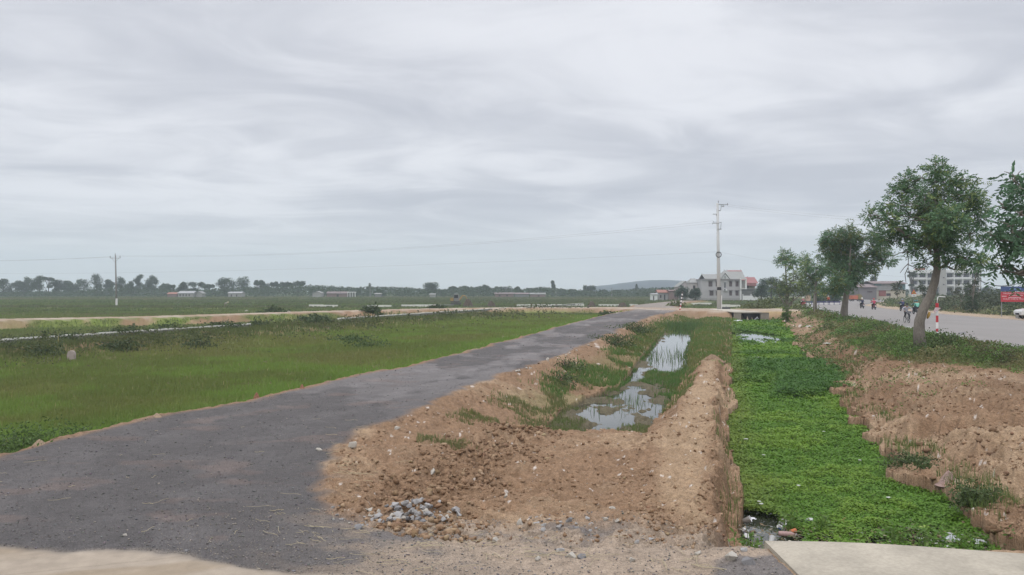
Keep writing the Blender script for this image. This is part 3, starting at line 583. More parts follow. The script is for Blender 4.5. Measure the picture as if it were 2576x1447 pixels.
# rough weedy growth on the old soil bank in the left field
X, Y = scatter(150000, 24, 135, -.72, .10, 1.0); M_ = base(X, Y)[1]; kd = M_['kd']; g1 = fbm(X, Y, .28, 3, 191); g2 = fbm(X, Y, 1.1, 3, 193)
far_ = ((kd < -1.0) & (kd > -12) & (M_['cd'] > 1.0))*.45; den = np.maximum(np.exp(-((kd-4.2)/np.interp(Y, [30, 60, 120], [4.5, 4.5, 7.0]))**2)*(kd > .9), far_*(kd < -1.5))
keep = (X < ip(Y, cRL)-3) & (RNG.random(len(X)) < den*ss(g1+.35*(g2-.5), .47, .60)*1.1); X, Y, g1, g2, kd = (a[keep] for a in (X, Y, g1, g2, kd)); n = len(X)
hh = .10+.60*ss(g1+.5*(g2-.5), .50, .72)*np.where(kd < 0, .7, 1.0); c = mixc(np.broadcast_to(np.array((.070, .090, .040)), (n, 3)), np.array((.105, .125, .050)), ss(g2, .45, .6)); c = mixc(c, np.array((.15, .12, .08)), ss(fbm(X, Y, .5, 3, 195), .56, .68)*.6)
tag(leaves('field_weeds', np.stack([X, Y, land(X, Y)[0]+hh*RNG.random(n)**.7], -1), np.maximum(.07, .0030*Y)*RNG.uniform(.6, 1.4, n), c*vary((1, 1, 1), n, .35, .1), leafmat('shrub leaves'), flat=.15, asp=.45), 'dark rough weeds along the soil bank beside the white kerb in the left field', 'weeds', kind='stuff')
# ------------------------------------------------------------------ trees
BARK = mat('grey bark', (.19, .17, .145), .95, .1, n1=.35, s1=3, n2=.3, s2=30, bump=.8, bs=14, stretch=(1, 1, .35))
BARKD = mat('dark bark', (.07, .06, .05), .95, .1, n1=.2, s1=3)
LEAF = leafmat('tree leaves', rough=.5, tl=.35)
def crown_sprigs(cl, dens, ll, col, rng, k=5, Ls=.34, droop=.5, col2=None):
    """pinnate sprigs filling clumps; cl = [(centre, radius)] ; returns leaf bases, directions, sizes, colours"""
    PB, DR, SZ, CO = [], [], [], []
    for c, r in cl:
        n = max(6, int(dens*r*r*(1+r*.3)))
        d = rng.normal(size=(n, 3)); d /= np.linalg.norm(d, axis=1, keepdims=True)
        rad = r*.86*(rng.random(n)**.5)[:, None]*(1+.22*(rng.random((n, 1))-.3))
        lump = 1+.25*np.sin(d[:, :1]*5+c[0])*np.cos(d[:, 2:]*4+c[2]); o = np.array(c)+d*rad*lump*np.array((1, 1, .88))
        dr = d*.8+rng.normal(size=(n, 3))*.45; dr[:, 2] -= droop*rng.random(n); dr /= np.linalg.norm(dr, axis=1, keepdims=True)
        up = rng.normal(size=(n, 3))*.5+np.array((0, 0, 1)); sd_ = np.cross(dr, up); sd_ /= np.maximum(np.linalg.norm(sd_, axis=1, keepdims=True), 1e-6)
        tone = (.72+.55*rng.random((n, 1)))*(.9+.22*(d[:, 2:3]*.0+rng.random()))
        cc = np.asarray(col)*tone
        if col2 is not None: yy = (rng.random((n, 1)) < .12+.25*(rng.random() < .3)); cc = np.where(yy, np.asarray(col2)*tone, cc)
        L_ = Ls*(.7+.6*rng.random((n, 1)))
        for j in range(k):
            f_ = (j+.6)/k
            for sg in (-1, 1):
                PB.append(o+dr*L_*f_); q = dr*.55+sg*sd_*.85; q = q+rng.normal(size=(n, 3))*.12; q[:, 2] -= .15; DR.append(q); SZ.append(np.full(n, ll)*(.7+.5*rng.random(n))); CO.append(cc)
    return np.concatenate(PB), np.concatenate(DR), np.concatenate(SZ), np.concatenate(CO)
def limb(mb, a, b, r0, r1, rng, n=6, wig=.06, k=6):
    a, b = Vector(a), Vector(b); L_ = (b-a).length; pts = []
    for i in range(k+1):
        t_ = i/k; p = a.lerp(b, t_); p += Vector((rng.normal(), rng.normal(), rng.normal()+1.2*math.sin(t_*math.pi)))*wig*L_*math.sin(t_*math.pi); pts.append(p)
    mb.tube(pts, [r0+(r1-r0)*i/k for i in range(k+1)], n)
def verge_tree(label, base_px, Yd, trunk, tw, clumps, seed, dens, ll, Ls, k=5, col=(.105, .185, .090), col2=(.20, .26, .09), twig=None, depth=1.0, patch=None, cs=None, droop=.5, group='young roadside trees planted in a row along the verge', thinr=.035, bark=None):
    """trunk, clumps: points read off the photo (in its 2576 px width), standing at distance Yd with their own depth"""
    rng = np.random.default_rng(seed); z0 = zat(*(D(base_px[0], base_px[1], Yd)[:2])); b0 = D(base_px[0], base_px[1], Yd)
    t = thing('tree', label, 'tree', (b0.x, Yd, z0-.05), 0, group)
    off = Vector((b0.x, Yd, z0-.05)); cl = []; px = F/Yd
    for i, (x, y, r) in enumerate(clumps):
        p = D(x, y, Yd); dy = rng.normal()*depth; sc_ = (Yd+dy)/Yd   # nearer or farther, size unchanged
        p = Vector((p.x, Yd+dy, p.z)); cl.append((np.array(p-off), r/px))
    tp = [D(x, y, Yd)-off for x, y in trunk]; tp[0].z = -.1
    mb = MB(); rs = [w_/px/2 for w_ in tw]; mb.tube(tp, rs, 12)
    o = mb.build('trunk', bark or BARK, t, smooth=True)
    mb = MB()
    for c, r in cl:
        c = Vector(c); best = min(tp[len(tp)//2:], key=lambda q: (q-c).length+max(0, q.z-c.z)*1.5); i = tp.index(best)
        limb(mb, best, c, max(rs[i]*.42, .03), thinr*.5, rng)
        for _ in range(4):
            v_ = Vector(rng.normal(size=3)).normalized()*r*.95; limb(mb, c-(c-best)*.15, c+v_, thinr*.55, .008, rng, 4, .05, 3)
    mb.build('branches', bark or BARK, t, smooth=True)
    PB, DR, SZ, CO = crown_sprigs(cl, dens, ll, col, rng, k, Ls, droop, col2)
    leaves('crown', PB, SZ, CO, LEAF, t, flat=.0, asp=.42, dirs=DR)
    if twig:
        mb = MB()
        for q in twig: mb.tube([D(x, y, Yd-.6)-off for x, y in q], [.022, .016, .012, .009, .007, .006][:len(q)]+[.006]*max(0, len(q)-6), 5)
        mb.build('bare_branch', BARKD, t)
    return t
def z5(pts): return [(x*.3424+1840, y*.3424+382)+tuple(r*.3424 for r in q) for x, y, *q in pts]
T1 = z5([(1500,125,85),(1400,190,95),(1330,260,80),(1520,230,115),(1690,215,48),(1690,330,120),(1830,330,55),(1800,450,95),(1500,400,150),(1450,520,140),(1650,520,150),(1250,400,60),(1180,390,62),(1000,465,52),(1130,490,72),(1250,560,100),(1180,640,62),(1320,650,85),(1780,600,80),(1600,650,110),(1500,760,75),(1600,790,95),(1460,820,50),(1290,715,55),(1680,800,55),(1350,330,60),(1560,620,90),(1400,600,100)])
t1 = verge_tree('large leaning tree with forked grey trunk and a yellow paint patch, on the verge', (2311, 893), 36.5,
    z5([(1390,1425),(1378,1330),(1382,1240),(1412,1150),(1462,1060),(1492,960),(1512,860),(1508,760),(1500,680),(1520,540),(1500,380),(1480,230)]), [33,27,24,22,21,19,17,14,12,8,5,3], T1, 11, 290, .135, .34, 5,
    twig=[z5([(1290,720),(1300,790),(1298,850),(1310,900)]), z5([(1302,820),(1270,850),(1240,890)]), z5([(1300,830),(1350,850),(1385,880)]), z5([(1298,850),(1275,900),(1282,960)]), z5([(1290,730),(1340,760),(1370,790)]), z5([(1290,735),(1230,745),(1180,775)])], depth=.9)
# left limb that carries the outlying clumps
mb = MB(); o1 = t1.location; q = [D(x, y, 36.5)-o1 for x, y in z5([(1505,700),(1400,672),(1320,640),(1240,580),(1130,500),(1010,470)])]; mb.tube(q, [.15, .13, .11, .08, .05, .02], 8); mb.build('limb', BARK, t1, smooth=True)
# ring of paint on the right side of the trunk
mb = MB(); pa = [D(x, y, 36.5)-o1 for x, y in z5([(1452,1178),(1447,1200),(1436,1225)])]
for a_ in pa: a_.y -= .03
mb.tube(pa, [.05, .075, .04], 8); mb.build('paint_patch', mat('ochre paint', (.42, .26, .07), .8, n1=.2, s1=20), t1, smooth=True)
T2 = z5([(870,600,75),(800,650,105),(730,640,55),(740,720,55),(900,700,110),(1020,620,75),(1050,720,80),(1100,790,52),(1000,800,85),(870,800,115),(900,880,85),(760,860,55),(720,930,55),(870,930,85),(760,970,75),(840,1000,55),(1070,870,48),(950,830,80),(700,990,45),(960,640,60),(1130,760,30)])
verge_tree('second roadside tree from the camera, bushy crown on a single trunk, left of the motorbikes', (2122, 808), 75, z5([(822,1245),(828,1180),(834,1120),(845,1050),(858,960),(868,860),(872,760),(880,660)]), [22,18,15,14,11,7,4,2], T2, 12, 145, .21, .50, 4, col2=(.14, .17, .05), depth=1.2)
T3 = z5([(590,785,50),(640,800,58),(560,840,42),(640,875,70),(600,920,60),(640,965,52),(600,990,45),(690,860,40),(625,1030,28),(655,752,22),(545,890,30)])
verge_tree('third roadside tree from the camera with a pale stake beside its trunk', (2050, 790), 102, z5([(615,1190),(614,1120),(616,1060),(620,960),(622,850)]), [11,9,8,5,2], T3, 13, 105, .25, .60, 4, depth=1.2)
mb = MB(); g = G(2044, 790); stx = thing('stake', 'pale thin stake propping the third roadside tree', 'stake', (g[0], g[1]-.5, 0)); mb.tube([(0, 0, -.2), (.25, .4, 2.4)], .022, 6).build('pole', mat('bleached wood', (.30, .28, .25), .8), stx)
T4 = z5([(400,765,48),(350,805,38),(445,800,40),(398,835,32),(430,760,22),(470,830,22),(375,740,20)])
verge_tree('slender young tree with a small tuft of leaves on top of a thin bare trunk', (1981, 795), 96, z5([(415,1195),(410,1100),(404,950),(398,860),(400,800)]), [6,5,4,3,2], T4, 14, 85, .25, .50, 4, depth=.5)
T4b = z5([(430,930,80),(360,960,70),(490,960,75),(420,1020,80),(345,1005,55),(530,1000,55),(450,880,28),(560,1030,35),(300,980,40)])
verge_tree('wide low bush tree with several stems spreading from the ground below the slender tree', (1978, 797), 94, z5([(408,1200),(408,1160),(410,1130),(415,1080),(420,1040)]), [8,7,6,4,3], T4b, 15, 42, .20, .50, 4, depth=.8, col=(.105, .14, .065))
mb = MB(); lt = bpy.data.objects['tree.004']; o1 = lt.location
for q in ([(408,1170),(385,1110),(355,1060),(330,1020)], [(410,1165),(430,1110),(480,1075),(520,1040)], [(408,1160),(400,1100),(395,1050)], [(412,1150),(440,1120),(460,1060)]): mb.tube([D(x, y, 94)-o1 for x, y in z5(q)], [.14, .10, .07, .04][:len(q)], 6)
mb.build('stems', BARK, lt)
lb = z5([(405,1170,28),(395,1205,30),(420,1215,25),(400,1140,20)]); verge_tree('leafy green shrub growing at the foot of the bush tree beside the culvert', (1977, 800), 92, z5([(404,1225),(404,1200),(405,1180)]), [2,2,1], lb, 16, 190, .18, .3, 4, col=(.10, .165, .045), col2=None, depth=.3, group='shrubs')
T0 = z5([(2150,150,70),(2090,190,40),(2080,300,90),(2000,285,42),(2130,400,80),(1990,400,50),(2150,500,70),(1960,560,75),(1880,610,50),(2050,600,105),(1910,480,42),(2140,680,60),(2010,680,45),(2090,830,60),(2140,900,60),(2250,300,150),(2280,500,170),(2300,700,160),(2240,850,90),(1940,640,50),(2200,620,100),(2060,870,30)])
verge_tree('tree cut off by the right edge of the photo, showing large drooping feathery leaves', (2672, 1000), 22.5, z5([(2440,1800),(2430,1500),(2420,1200),(2400,950),(2350,750),(2300,550),(2280,350)]), [50,42,38,34,28,18,10], T0, 17, 85, .19, .55, 6, col=(.085, .16, .085), col2=None, depth=.5, droop=.9)
# creeper grown pole tree at the right and scraggly companions
Ts = [(2462,690,9),(2456,665,9),(2470,652,7),(2450,705,8),(2448,725,12),(2447,745,14),(2443,765,16),(2455,780,16),(2440,655,10),(2432,643,9),(2458,735,8)]
verge_tree('thin crooked creeper covered tree in front of the white apartment block', (2450, 792), 104, [(2450,796),(2448,770),(2449,740),(2452,705),(2460,670),(2468,648)], [5,4,3.5,3,2,1.5], [(x, y, r) for x, y, r in Ts], 18, 70, .28, .45, 4, col=(.055, .085, .045), col2=None, depth=.5, group='trees beyond the road')
verge_tree('small rounded tree on a thin bare stem before the pale shed wall', (2258, 762), 150, [(2258,768),(2258,750),(2258,735)], [2.4,2,1.5], [(2252,722,9),(2264,722,9),(2258,712,8),(2258,730,9)], 19, 16, .5, .6, 4, col=(.07, .085, .05), col2=None, depth=.5, group='trees beyond the road')
verge_tree('dark ragged little tree beside the warning sign post', (2322, 758), 145, [(2322,768),(2322,748),(2322,735)], [2.4,2,1.5], [(2316,728,9),(2330,730,9),(2322,720,8),(2322,737,8)], 20, 16, .5, .6, 4, col=(.06, .08, .045), col2=None, depth=.5, group='trees beyond the road')
verge_tree('leaning leafless looking shrub between the apartment block and the billboard', (2418, 765), 130, [(2414,772),(2420,755),(2430,735)], [4,3,2], [(2404,738,10),(2416,726,12),(2430,735,12),(2440,748,12),(2395,748,9)], 21, 14, .45, .6, 4, col=(.085, .095, .06), col2=None, depth=.6, group='trees beyond the road')
def bush(label, x, y, Yd, w, h, seed, col=(.055, .085, .035), dens=90, ll=None, group=None, z=None, cat='bush'):
    """one leafy bush, w x h metres"""
    rng = np.random.default_rng(seed); gx_ = PX(x, Yd); zz_ = zat(gx_, Yd) if z is None else z
    t = thing('bush', label, cat, (gx_, Yd, zz_-.05), 0, group); n = int(dens*w*h*3)+(120 if Yd > 25 else 500); lf = ll or max(.09, .0035*Yd)
    d = rng.normal(size=(n, 3)); d /= np.linalg.norm(d, axis=1, keepdims=True); d[:, 2] = np.abs(d[:, 2])
    lum = 1+.3*np.sin(d[:, 0]*4+seed)*np.cos(d[:, 1]*5)+.2*np.sin(d[:, 2]*9+seed*2)
    P = d*(rng.random(n)**.5)[:, None]*lum[:, None]*np.array((w/2, w/2, h*.95))
    c = np.asarray(col)*(.65+.7*rng.random((n, 1)))
    leaves('foliage', P, rng.uniform(.6, 1.4, n)*lf, c, leafmat('shrub leaves'), t, flat=.1, asp=.5)
    mb = MB()
    for _ in range(7):
        v_ = Vector((rng.normal()*.5*w/2, rng.normal()*.5*w/2, h*.8)); mb.tube([(0, 0, -.05), v_*.5+Vector((0, 0, .05)), v_], [.02*min(1, Yd/40), .015*min(1, Yd/40), .008*min(1, Yd/40)], 4)
    mb.build('stems', BARKD, t); return t
BL_ = [('broad dark green bush overlapping the white kerb just right of the field pole', 318, 838, 56, 3.2, 1.15), ('dark bush against the white kerb, second to the right of the field pole', 420, 834, 62, 2.8, 1.0),
 ('dark spreading bush at the right end of the near white kerb', 562, 830, 66, 3.6, 1.0), ('tall tufted bush behind the end of the near white kerb', 650, 812, 78, 2.4, 1.0), ('long low bush lying over the white kerb near the left edge', 145, 855, 49, 4.0, .9),
 ('dark low bush in the scrub below the kerb at the left', 110, 885, 42, 2.2, .7), ('olive bush in the field scrub below the white kerb', 300, 872, 46, 2.8, .7), ('small round bush in the grass right of the scrub bank', 495, 860, 50, 2.4, .55),
 ('dark bush in the middle of the left field near the second kerb stretch', 800, 808, 78, 3.4, .8), ('rounded dark bush left of the second kerb stretch', 790, 792, 96, 4.0, .9), ('small dark bush hiding part of the second kerb stretch', 958, 796, 98, 1.8, .9),
 ('bright green mound of weeds in the open grass', 925, 855, 52, 3.6, .5), ('olive green mound of weeds left of the gravel road middle', 885, 842, 57, 3.2, .6), ('dark tuft beside the pebbly slope of the dirt road', 935, 782, 112, 2.6, .9),
 ('dark rounded shrub beside the dirt road junction', 1531, 789, 103, 2.6, .6), ('tuft of green on the dirt road slope below the excavator', 1100, 776, 140, 3.2, 1.3), ('dark shrub on the dirt road slope', 690, 789, 108, 3.5, .9)]
for i, (lb, x, y, Yd, w_, h_) in enumerate(BL_): bush(lb, x, y, Yd, w_, h_, 200+i, col=(.085, .125, .045) if 'green m' in lb or 'bright' in lb else (.062, .088, .038), group='bushes in the left field')
WL = [('weedy leafy clump at the left edge beside the gravel road, with small pale flowers', 60, 1090, 15.6, 2.0, .75), ('dark weedy clump behind the gravel edge near the bottom left', 155, 1075, 17.0, 2.2, .7), ('low leafy clump between the gravel road and the left edge of the photo', -60, 1120, 14.6, 2.2, .8), ('small weedy clump with seed heads on the grass edge of the gravel', 250, 1052, 19.0, 1.8, .55)]
for i, (lb, x, y, Yd, w_, h_) in enumerate(WL): bush(lb, x, y, Yd, w_, h_, 240+i, col=(.085, .135, .040), dens=420, ll=.065, group='weed clumps by the gravel road')
SL = [('dark grassy bush on the ditch slope at the edge of the gravel, upper one', 1425, 905, 32.5, 1.6, .5), ('dark grassy bush halfway down the ditch slope', 1400, 935, 29.5, 1.8, .45), ('dense bush on the ditch slope further along the gravel road', 1545, 850, 47, 3.0, .8), ('dark bush growing at the gravel edge near the far end of the ditch', 1595, 825, 62, 3.6, .9)]
for i, (lb, x, y, Yd, w_, h_) in enumerate(SL): bush(lb, x, y, Yd, w_, h_, 260+i, col=(.075, .105, .042), dens=200, ll=.07+.0008*Yd, group='bushes on the ditch slope')
BR_ = [('leafy bush beside the trunk of the large leaning tree', 2380, 870, 38, 3.0, 1.0), ('brownish bush on the verge at the right edge of the photo', 2540, 900, 32, 3.4, .9), ('dark bush around the foot of the large leaning tree', 2330, 905, 35.2, 2.4, .8), ('green bush between the first and second roadside trees', 2215, 840, 54, 3.6, .9), ('low bush at the foot of the second roadside tree', 2140, 815, 72, 3.6, .8), ('low dark bush at the foot of the third roadside tree', 2070, 792, 99, 4.0, .8), ('bush on the bare soil between canal and verge', 2085, 850, 62, 2.2, .7),
 ('grass clump hanging over the right canal bank near the camera', 2455, 1335, 13.8, .9, .45), ('green weeds on the right canal bank below the white bag', 2300, 1230, 16.8, 1.2, .35)]
for i, (lb, x, y, Yd, w_, h_) in enumerate(BR_): bush(lb, x, y, Yd, w_, h_, 280+i, col=(.080, .115, .042) if i != 1 else (.11, .10, .05), dens=170 if i < 7 else 1100, ll=.08+.0006*Yd if i < 7 else .06, group='bushes on the right verge')
FR = [('grey green thicket right of the apartment block', 2478, 745, 150, 9, 3.6), ('dark thicket left of the billboard', 2510, 750, 130, 6, 2.6), ('bushy growth beneath the billboard', 2540, 765, 96, 4.5, 1.2), ('bush behind the billboard at the right edge', 2590, 735, 140, 9, 4.4), ('thicket below the apartment block beside the tree trunk', 2390, 752, 140, 7, 1.6), ('dark bush under the creeper covered tree', 2442, 760, 110, 4, 1.8), ('bush beyond the road behind the red striped post', 2375, 775, 115, 5, 1.3)]
for i, (lb, x, y, Yd, w_, h_) in enumerate(FR): bush(lb, x, y, Yd, w_, h_, 300+i, col=(.070, .085, .045), dens=14, group='thickets beyond the asphalt road')
YM = [('green bush on the dirt bank between the power pole and the low bush tree', 1905, 772, 128, 6, 1.2), ('yellowish bush on the dirt bank left of the asphalt road', 1945, 756, 150, 7, 2.2), ('low bush beside the start of the asphalt road', 2010, 775, 122, 6, 1.0), ('small bush on the gravel road end left of the striped marker', 1700, 768, 150, 3.5, 1.0)]
for i, (lb, x, y, Yd, w_, h_) in enumerate(YM): bush(lb, x, y, Yd, w_, h_, 320+i, col=(.10, .12, .045), dens=14, group='bushes on the dirt bank')

# --- far tree line: each tree its own, six kinds of crown
def far_tree(name, label, x, ytop, w, kind, Yd, seed, group, ybase=745, col=(.050, .082, .045)):
    rng = np.random.default_rng(seed); px = F/Yd; H = CAMZ-(ytop-HZ)/px+.8; W = w/px; zb_ = -.8
    t = thing(name, label, 'tree', (PX(x, Yd), Yd, zb_), 0, group)
    mb = MB(); tw_ = max(.25, H*.025); mb.tube([(0, 0, -.2), (rng.normal()*.2, 0, H*.45), (rng.normal()*.4, 0, H*.8)], [tw_, tw_*.7, tw_*.3], 6)
    cl = []
    if kind == 'round':
        cl = [(np.array((rng.uniform(-.32, .32)*W, rng.uniform(-.3, .3)*W, H*rng.uniform(.35, .84))), W*rng.uniform(.16, .26)) for _ in range(15)]+[(np.array((0, 0, H*.86)), H*.13), (np.array((0, 0, H*.3)), W*.38)]
    elif kind == 'tall':
        cl = [(np.array((rng.uniform(-.22, .22)*W, rng.uniform(-.2, .2)*W, H*f_)), W*.26*(1-.25*f_)) for f_ in np.linspace(.2, .88, 12)]
    elif kind == 'flat':
        cl = [(np.array((rng.uniform(-.4, .4)*W, rng.uniform(-.3, .3)*W, H*rng.uniform(.72, .9))), W*.15) for _ in range(11)]+[(np.array((rng.uniform(-.3, .3)*W, 0, H*.45)), W*.14) for _ in range(4)]
        for c_, r_ in cl[:7]: mb.tube([(0, 0, H*.4), Vector(c_)*.7+Vector((0, 0, H*.16)), Vector(c_)], [tw_*.5, tw_*.35, tw_*.15], 5)
    elif kind == 'cone':
        cl = [(np.array((rng.uniform(-.25, .25)*W*(1-f_), 0, H*f_)), W*.42*(1.02-f_)+.15) for f_ in np.linspace(.08, .97, 13)]
    elif kind == 'column':
        cl = [(np.array((rng.normal()*.10*W, 0, H*f_)), W*.34*(.6+.5*math.sin(f_*3))) for f_ in np.linspace(.12, .93, 14)]
    n_ = []; P = []; c = []
    for ce, r in cl:
        k = int(60+150*(r/ (W+.01))*4); d = rng.normal(size=(k, 3)); d /= np.linalg.norm(d, axis=1, keepdims=True); P.append(ce+d*r*(rng.random(k)**.4)[:, None]*np.array((1, 1, .85))); c.append(np.asarray(col)*(.7+.6*rng.random((k, 1)))*(.85+.3*rng.random()))
    P = np.concatenate(P); c = np.concatenate(c); P[:, 2] = np.clip(P[:, 2], .1, H)
    mb.build('trunk', BARKD, t); leaves('crown', P, rng.uniform(.6, 1.3, len(P))*max(2.4/px, .11*W**.5), c, LEAF, t, flat=.1, asp=.75); return t
ORD = ['first', 'second', 'third', 'fourth', 'fifth', 'sixth', 'seventh', 'eighth', 'ninth', 'tenth', 'eleventh', 'twelfth', 'thirteenth', 'fourteenth', 'fifteenth', 'sixteenth', 'seventeenth', 'eighteenth', 'nineteenth', 'twentieth']
KN = {'round': 'round crowned', 'tall': 'tall billowing', 'flat': 'flat topped airy', 'cone': 'pointed', 'column': 'narrow columnar'}
def za(L_): return [(a*.3297, b*.3297+622.8, c*.3297*1.15, k) for a, b, c, k in L_]
def zb2(L_): return [(a*.3297+778.5, b*.3297+622.8, c*.3297*1.15, k) for a, b, c, k in L_]
segA = za([(30,235,110,'round'),(150,250,90,'round'),(200,222,90,'tall'),(300,208,130,'round'),(370,208,60,'flat'),(430,240,80,'round'),(500,250,90,'round'),(600,240,130,'round'),(740,198,130,'tall'),(830,240,70,'round')])
segB = za([(930,222,100,'tall'),(1000,250,80,'round'),(1060,198,85,'tall'),(1160,205,110,'round'),(1250,270,80,'round'),(1310,285,80,'flat')])
segC = za([(1400,262,80,'round'),(1500,265,110,'flat'),(1600,280,90,'flat'),(1735,228,140,'round'),(1860,222,120,'tall'),(1960,243,90,'flat'),(2020,270,80,'round'),(2090,260,90,'flat'),(2180,260,90,'flat'),(2285,253,105,'flat'),(2390,300,60,'flat'),(2450,315,70,'round'),(2520,305,80,'round')])
segD = zb2([(40,320,60,'round'),(160,305,90,'round'),(250,310,80,'flat'),(350,312,80,'round'),(460,275,34,'cone'),(550,322,80,'round'),(690,320,70,'cone'),(770,330,70,'round')])
segE = zb2([(930,268,112,'round'),(1010,330,70,'round'),(1100,295,60,'flat'),(1175,292,70,'round'),(1250,315,45,'cone'),(1330,282,112,'round'),(1440,297,60,'flat'),(1500,298,110,'round'),(1590,300,60,'round'),(1680,312,60,'flat'),(1780,312,60,'flat')])
segF = zb2([(1860,252,30,'column'),(1920,318,60,'round'),(2010,320,70,'round'),(2130,292,100,'round'),(2240,322,70,'round'),(2350,326,80,'round'),(2495,283,48,'cone'),(2560,322,60,'round'),(2640,325,60,'round'),(2690,318,50,'round')])
sd_ = 400
for seg, ph, nm in ((segA, 'left of the field pole', 'from the left edge'), (segB, 'right behind the field pole', 'counted rightward from the pole'), (segC, 'behind the low pale sheds', 'from their left'), (segD, 'in the row left of the excavator', 'from the left'), (segE, 'behind and right of the excavator', 'from left'), (segF, 'before the blue hill', 'from the left')):
    for i, (x, yt, w_, k) in enumerate(seg):
        sd_ += 1; dark = (.040, .068, .042) if (nm == 'from the left' and w_ > 34) else (.050, .080, .045)
        lb = 'hazy %s tree %s, %s %s' % (KN[k], ph, ORD[i], nm)
        far_tree('tree', lb, x, yt, w_, k, 455+(sd_*37 % 60), sd_, 'trees of the far tree line', col=dark)
# trees by the houses
HT = [('dark dense tree left of the grey two storey house', 1715, 716, 48, 'round', 270), ('dark low tree directly left of the grey house wall', 1750, 724, 34, 'round', 262), ('large dense tree right of the red roofed house', 1940, 692, 56, 'round', 235), ('dark dense tree in front of the red roofed house', 1915, 712, 46, 'round', 240), ('tree with dark crown between the red roofed house and the bush tree', 1965, 705, 44, 'round', 230), ('small tree with round crown before the low orange roofed house', 1690, 727, 26, 'round', 330),
  ('rounded dark tree above the corrugated shed roof', 2198, 692, 44, 'round', 330), ('broad tree behind the second roadside tree, beside the grey shed', 2150, 708, 44, 'round', 330), ('feathery tree on the roof terrace side of the apartment block', 2293, 675, 18, 'flat', 345), ('dark hedge like tree at the foot of the apartment block, left one', 2345, 733, 26, 'round', 300), ('dark hedge like tree at the foot of the apartment block, right one', 2400, 733, 30, 'round', 300), ('grey green tree on the skyline right of the apartment block', 2485, 722, 40, 'round', 320), ('faint rounded tree left of the billboard', 2505, 728, 44, 'round', 300), ('dark shrubby tree behind the barrier', 2100, 738, 40, 'round', 200), ('olive tree behind the red clad worker', 2065, 735, 40, 'round', 215)]
for i, (lb, x, yt, w_, k, Yd) in enumerate(HT): far_tree('tree', lb, x, yt, w_, k, Yd, 500+i, 'trees around the houses', col=(.045, .078, .045) if Yd < 300 else (.055, .080, .050))
# unbroken low belt of growth along the foot of the tree line
X = RNG.uniform(-330, 250, 60000); Y = RNG.uniform(430, 530, 60000); hh = (2.0+5.5*fbm(X, X*0, .035, 3, 201)*ss(fbm(X, X*0, .012, 2, 203), .25, .6)); n = len(X)
P = np.stack([X, Y, -.8+hh*RNG.random(n)**.7], -1); tag(leaves('tree_belt', P, RNG.uniform(.5, 1.2, n), vary((.052, .080, .045), n, .3), LEAF, flat=.1, asp=.8), 'low continuous belt of bushes along the horizon', 'tree belt', kind='stuff')
# ------------------------------------------------------------------ concrete works
CONC = mat('weathered concrete', (.33, .295, .235), .9, .2, n1=.30, s1=1.3, n2=.14, s2=25, bump=.25, bs=30)
CONCG = mat('grey concrete', (.27, .265, .255), .9, .2, n1=.18, s1=1.5, n2=.1, s2=20, bump=.2, bs=20)
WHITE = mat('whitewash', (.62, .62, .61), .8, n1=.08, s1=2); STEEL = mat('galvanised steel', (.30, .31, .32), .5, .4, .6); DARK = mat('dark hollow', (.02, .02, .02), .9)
BLACK = mat('black rubber', (.02, .02, .022), .7); REDP = mat('red paint', (.42, .035, .045), .6, n1=.15, s1=8); WHP = mat('white paint', (.68, .66, .64), .6, n1=.08, s1=8)
# slab over the near end of the canal
sl_ = thing('concrete_slab', 'pale concrete slab with a square end beside the canal at the bottom right', 'slab', (2.87, 9.05, 0))
bm_ = bmesh.new(); nx_, ny_ = 60, 30
def slab_pt(i, j, top):
    x = 9.0*i/nx_; yb = -4.6; yf = -.165*x*(1 if x < 6 else 1)+.05*math.sin(x*1.7); y = yb+(yf-yb)*(j/ny_); e = min(i/1.0, 1)*min((ny_-j)/1.0, 1)
    return (x, y, (.085+.02*math.sin(x*.8)*math.cos(y)-(0.03*(1-e))) if top else -1.55)
gt = [[bm_.verts.new(slab_pt(i, j, True)) for j in range(ny_+1)] for i in range(nx_+1)]
for i in range(nx_):
    for j in range(ny_): bm_.faces.new((gt[i][j], gt[i+1][j], gt[i+1][j+1], gt[i][j+1]))
be = [bm_.verts.new(slab_pt(i, ny_, False)) for i in range(nx_+1)]; le = [bm_.verts.new(slab_pt(0, j, False)) for j in range(ny_+1)]
for i in range(nx_): bm_.faces.new((gt[i][ny_], gt[i+1][ny_], be[i+1], be[i]))
for j in range(ny_): bm_.faces.new((gt[0][j], gt[0][j+1], le[j+1], le[j]))
me = bpy.data.meshes.new('slab'); bm_.to_mesh(me); bm_.free(); link('slab_body', me, CONC, sl_)
b_ = MB().box(-.34, -.02, -.30, .12, -1.4, -.06).build('ledge', mat('pale ledge concrete', (.45, .42, .35), .9, n1=.15, s1=5, bump=.3), sl_, bevel=.02)
